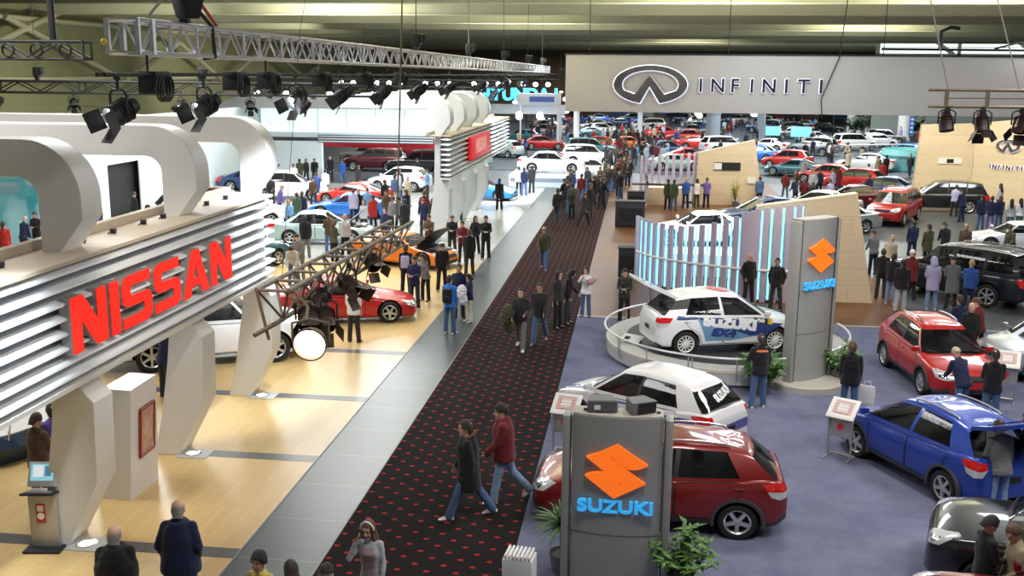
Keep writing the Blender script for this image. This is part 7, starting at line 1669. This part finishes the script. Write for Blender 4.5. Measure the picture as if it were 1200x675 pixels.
def scatter(n, x0, x1, y0, y1, tops, label, group, dmin=.62, avoid=()):
    k = 0
    for _ in range(6000):
        if k >= n: break
        x, y = g.uniform(x0, x1), g.uniform(y0, y1)
        if any(math.hypot(x - a, y - b) < dmin for a, b in spots) or any(a0 < x < a1 and b0 < y < b1 for a0, a1, b0, b1 in avoid): continue
        if any(math.hypot(x - a, y - b) < 2.7 for a, b in CARPOS): continue
        spots.append((x, y)); k += 1; figure(x, y, 0, g.uniform(-50, 50) + g.choice([0, 0, 180]), g, tops, label, group)
CARPOS = [(o.location.x, o.location.y) for o in COL.objects if o.get('category') in ('car', 'column', 'booth panel', 'counter', 'stage')] + [(31.6, 129.6)]
scatter(17, -4.6, -2.0, 52, 71, DK, 'person in dark clothes in the crowd on the far part of the dark carpet', 'visitors on the far dark carpet')
scatter(26, -2.6, -.6, 60, 84, DK, 'person in dark clothes in the crowd where the dark carpet ends', 'visitors where the dark carpet ends')
scatter(44, -3.5, 2.6, 85, 120, DK + ['sky', 'heather'], 'person in the dense crowd beyond the blade screens', 'visitors beyond the blade screens')
scatter(20, 17, 30, 72, 100, MIX, 'person walking between the far cars and the cyan counter', 'visitors near the cyan counter')
scatter(95, -14, 40, 96, 152, MIX, 'person among the far rows of cars', 'visitors among the far rows', .9, avoid=((28, 50, 136, 160), (18, 36, 102, 112)))
scatter(12, -24, -14, 60, 71, MIX, 'person near the glowing back wall of the left stand', 'visitors near the glowing back wall', .9)
scatter(15, -23, -10.5, 40, 59, MIX, 'visitor standing between the cars in the middle of the left stand', 'visitors between the cars of the left stand', .9)
scatter(10, 9, 22, 60, 72, MIX, 'person in the row of cars on the middle stand', 'visitors in the row of cars', .9, avoid=((16, 24, 62, 68), (3, 8, 60.5, 64)))
# ------------------------------------------------------------------ light and camera
def area(loc, sx, sy, w, col=(1, 1, 1), rot=(0, 0, 0)):
    l = bpy.data.lights.new('hall_and_fill_light', 'AREA'); l.shape = 'RECTANGLE'; l.size = sx; l.size_y = sy; l.energy = w; l.color = col
    o = bpy.data.objects.new('hall_and_fill_light', l); COL.objects.link(o); o.location = loc; o.rotation_euler = [R(a) for a in rot]; return o
def spot(loc, to, w, ang=50, col=(1, 1, 1), rad=.2, blend=.6):
    l = bpy.data.lights.new('stage_and_fill_spot', 'SPOT'); l.energy = w; l.spot_size = R(ang); l.spot_blend = blend; l.color = col; l.shadow_soft_size = rad
    o = bpy.data.objects.new('stage_and_fill_spot', l); COL.objects.link(o); o.location = loc; o.rotation_euler = (V(to) - V(loc)).to_track_quat('-Z', 'Y').to_euler(); return o
COOL = (.82, .92, 1.); WARM = (1., .9, .76); NEU = (1., .97, .92)
# near stand on the right
for x, y in ((1, 11), (8, 13), (3, 22), (10, 24), (14, 16)): area((x, y, 11.2), 2.4, 2.4, 560, NEU)
# left stand
for x, y in ((-19, 78),): area((x, y, 7.5), 6, 4, 900, COOL)  # added fill that brightens the cars behind the back wall opening
for x, y, e_ in ((-14, 16, 950), (-13, 27, 950), (-20, 38, 1400), (-12, 41, 1500), (-21, 54, 2000), (-14, 57, 2000)): area((x, y, 11.2), 4.5, 4.5, e_, (.96, .98, 1.))
for y in (9.5, 11.5, 21.5): spot((-6.4, y, 7.4), (-8.5, y + (.6 if y > 20 else 0), 4.0), 2200, 62, COOL, .25)
spot((-6.9, 57, 7.3), (-8.4, 62, 4.1), 11000, 80, COOL, .3); spot((-5.6, 14.5, 7.3), (-8.8, 18.5, 1), 500, 70, WARM, .3)
for x in (-25, -21, -17): area((x, 69.5, 6.4), 3, 1.0, 350, COOL, (-25, 0, 0))
spot((-7.2, 33, 7), (-9, 30.5, 0), 1200, 50, NEU); spot((-7.2, 43, 7), (-9, 40, 0), 1200, 50, NEU)
# middle stand
spot((4, 37, 10.5), (2.6, 42, 1), 12000, 34, (.85, .93, 1.), .3); area((6, 44, 11.2), 5, 5, 900, COOL)
for x, y in ((14, 40), (20, 50), (10, 58)): area((x, y, 11.2), 4, 4, 900, (.9, .96, 1.))
spot((6, 31, 10.8), (6.5, 35.5, 2.5), 2300, 40, WARM, .3); spot((5.5, 55, 10.5), (5.4, 62, 2), 2800, 46, WARM, .3); spot((16, 56, 11), (19.5, 64.5, 2.5), 5200, 60, WARM, .3)
spot((3, 18, 9.5), (2.5, 27.5, .8), 1500, 40, NEU, .3)
# far stands
for x, y in ((-14, 80), (-6, 74), (2, 92), (14, 80), (14, 105), (0, 120), (22, 125), (10, 145), (-12, 110), (34, 115), (34, 150), (-10, 150), (24, 95)): area((x, y, 11.3), 6, 6, 2400, (.92, .97, 1.))
area((-5, 205, 11), 60, 5, 3000, (1, .9, .75)); area((-30, 120, 11.2), 6, 6, 2000, (1, .95, .85))  # the long first area is an added fill for the dark back wall
# added fill lights facing up, without fixtures, to brighten the roof and beams
for x, y in ((-8, 46), (18, 58), (4, 62), (-22, 74), (-10, 90), (20, 100), (6, 140)): area((x, y, 8.9), 7, 7, 2700, (1, .98, .84), (180, 0, 0))

for x, y in ((-30, 66), (-30, 95)): spot((x, y, 7.0), (-46, y + 12, 9.5), 4500, 110, (1, .98, .82), .5)  # added fill spots that brighten the olive left wall, no lamp modelled
w = bpy.data.worlds.new('hall_air'); SC.world = w; w.use_nodes = True; bg = w.node_tree.nodes['Background']; bg.inputs[0].default_value = (.80, .86, .92, 1); bg.inputs[1].default_value = .24

cd = bpy.data.cameras.new('camera'); cam = bpy.data.objects.new('camera', cd); COL.objects.link(cam)
cd.sensor_width = 36; cd.lens = 36.0; cd.clip_end = 600; cd.clip_start = .1
Rc = Matrix(((0.992366, 0.123031, 0.008539), (-0.033658, 0.203568, 0.978482), (0.118646, -0.9713, 0.206155))).transposed().to_4x4()
cam.matrix_world = T(0, 0, 7.7) @ Rc
SC.camera = cam
vs = SC.view_settings; vs.view_transform = 'Standard'; vs.look = 'None'; vs.gamma = 1; vs.use_curve_mapping = False; vs.exposure = 0.0
SC.cycles.use_denoising = True; SC.cycles.max_bounces = 7; SC.cycles.transparent_max_bounces = 12; SC.cycles.sample_clamp_indirect = 8; SC.cycles.caustics_reflective = False; SC.cycles.caustics_refractive = False
bpy.data.scenes.remove(TMP)
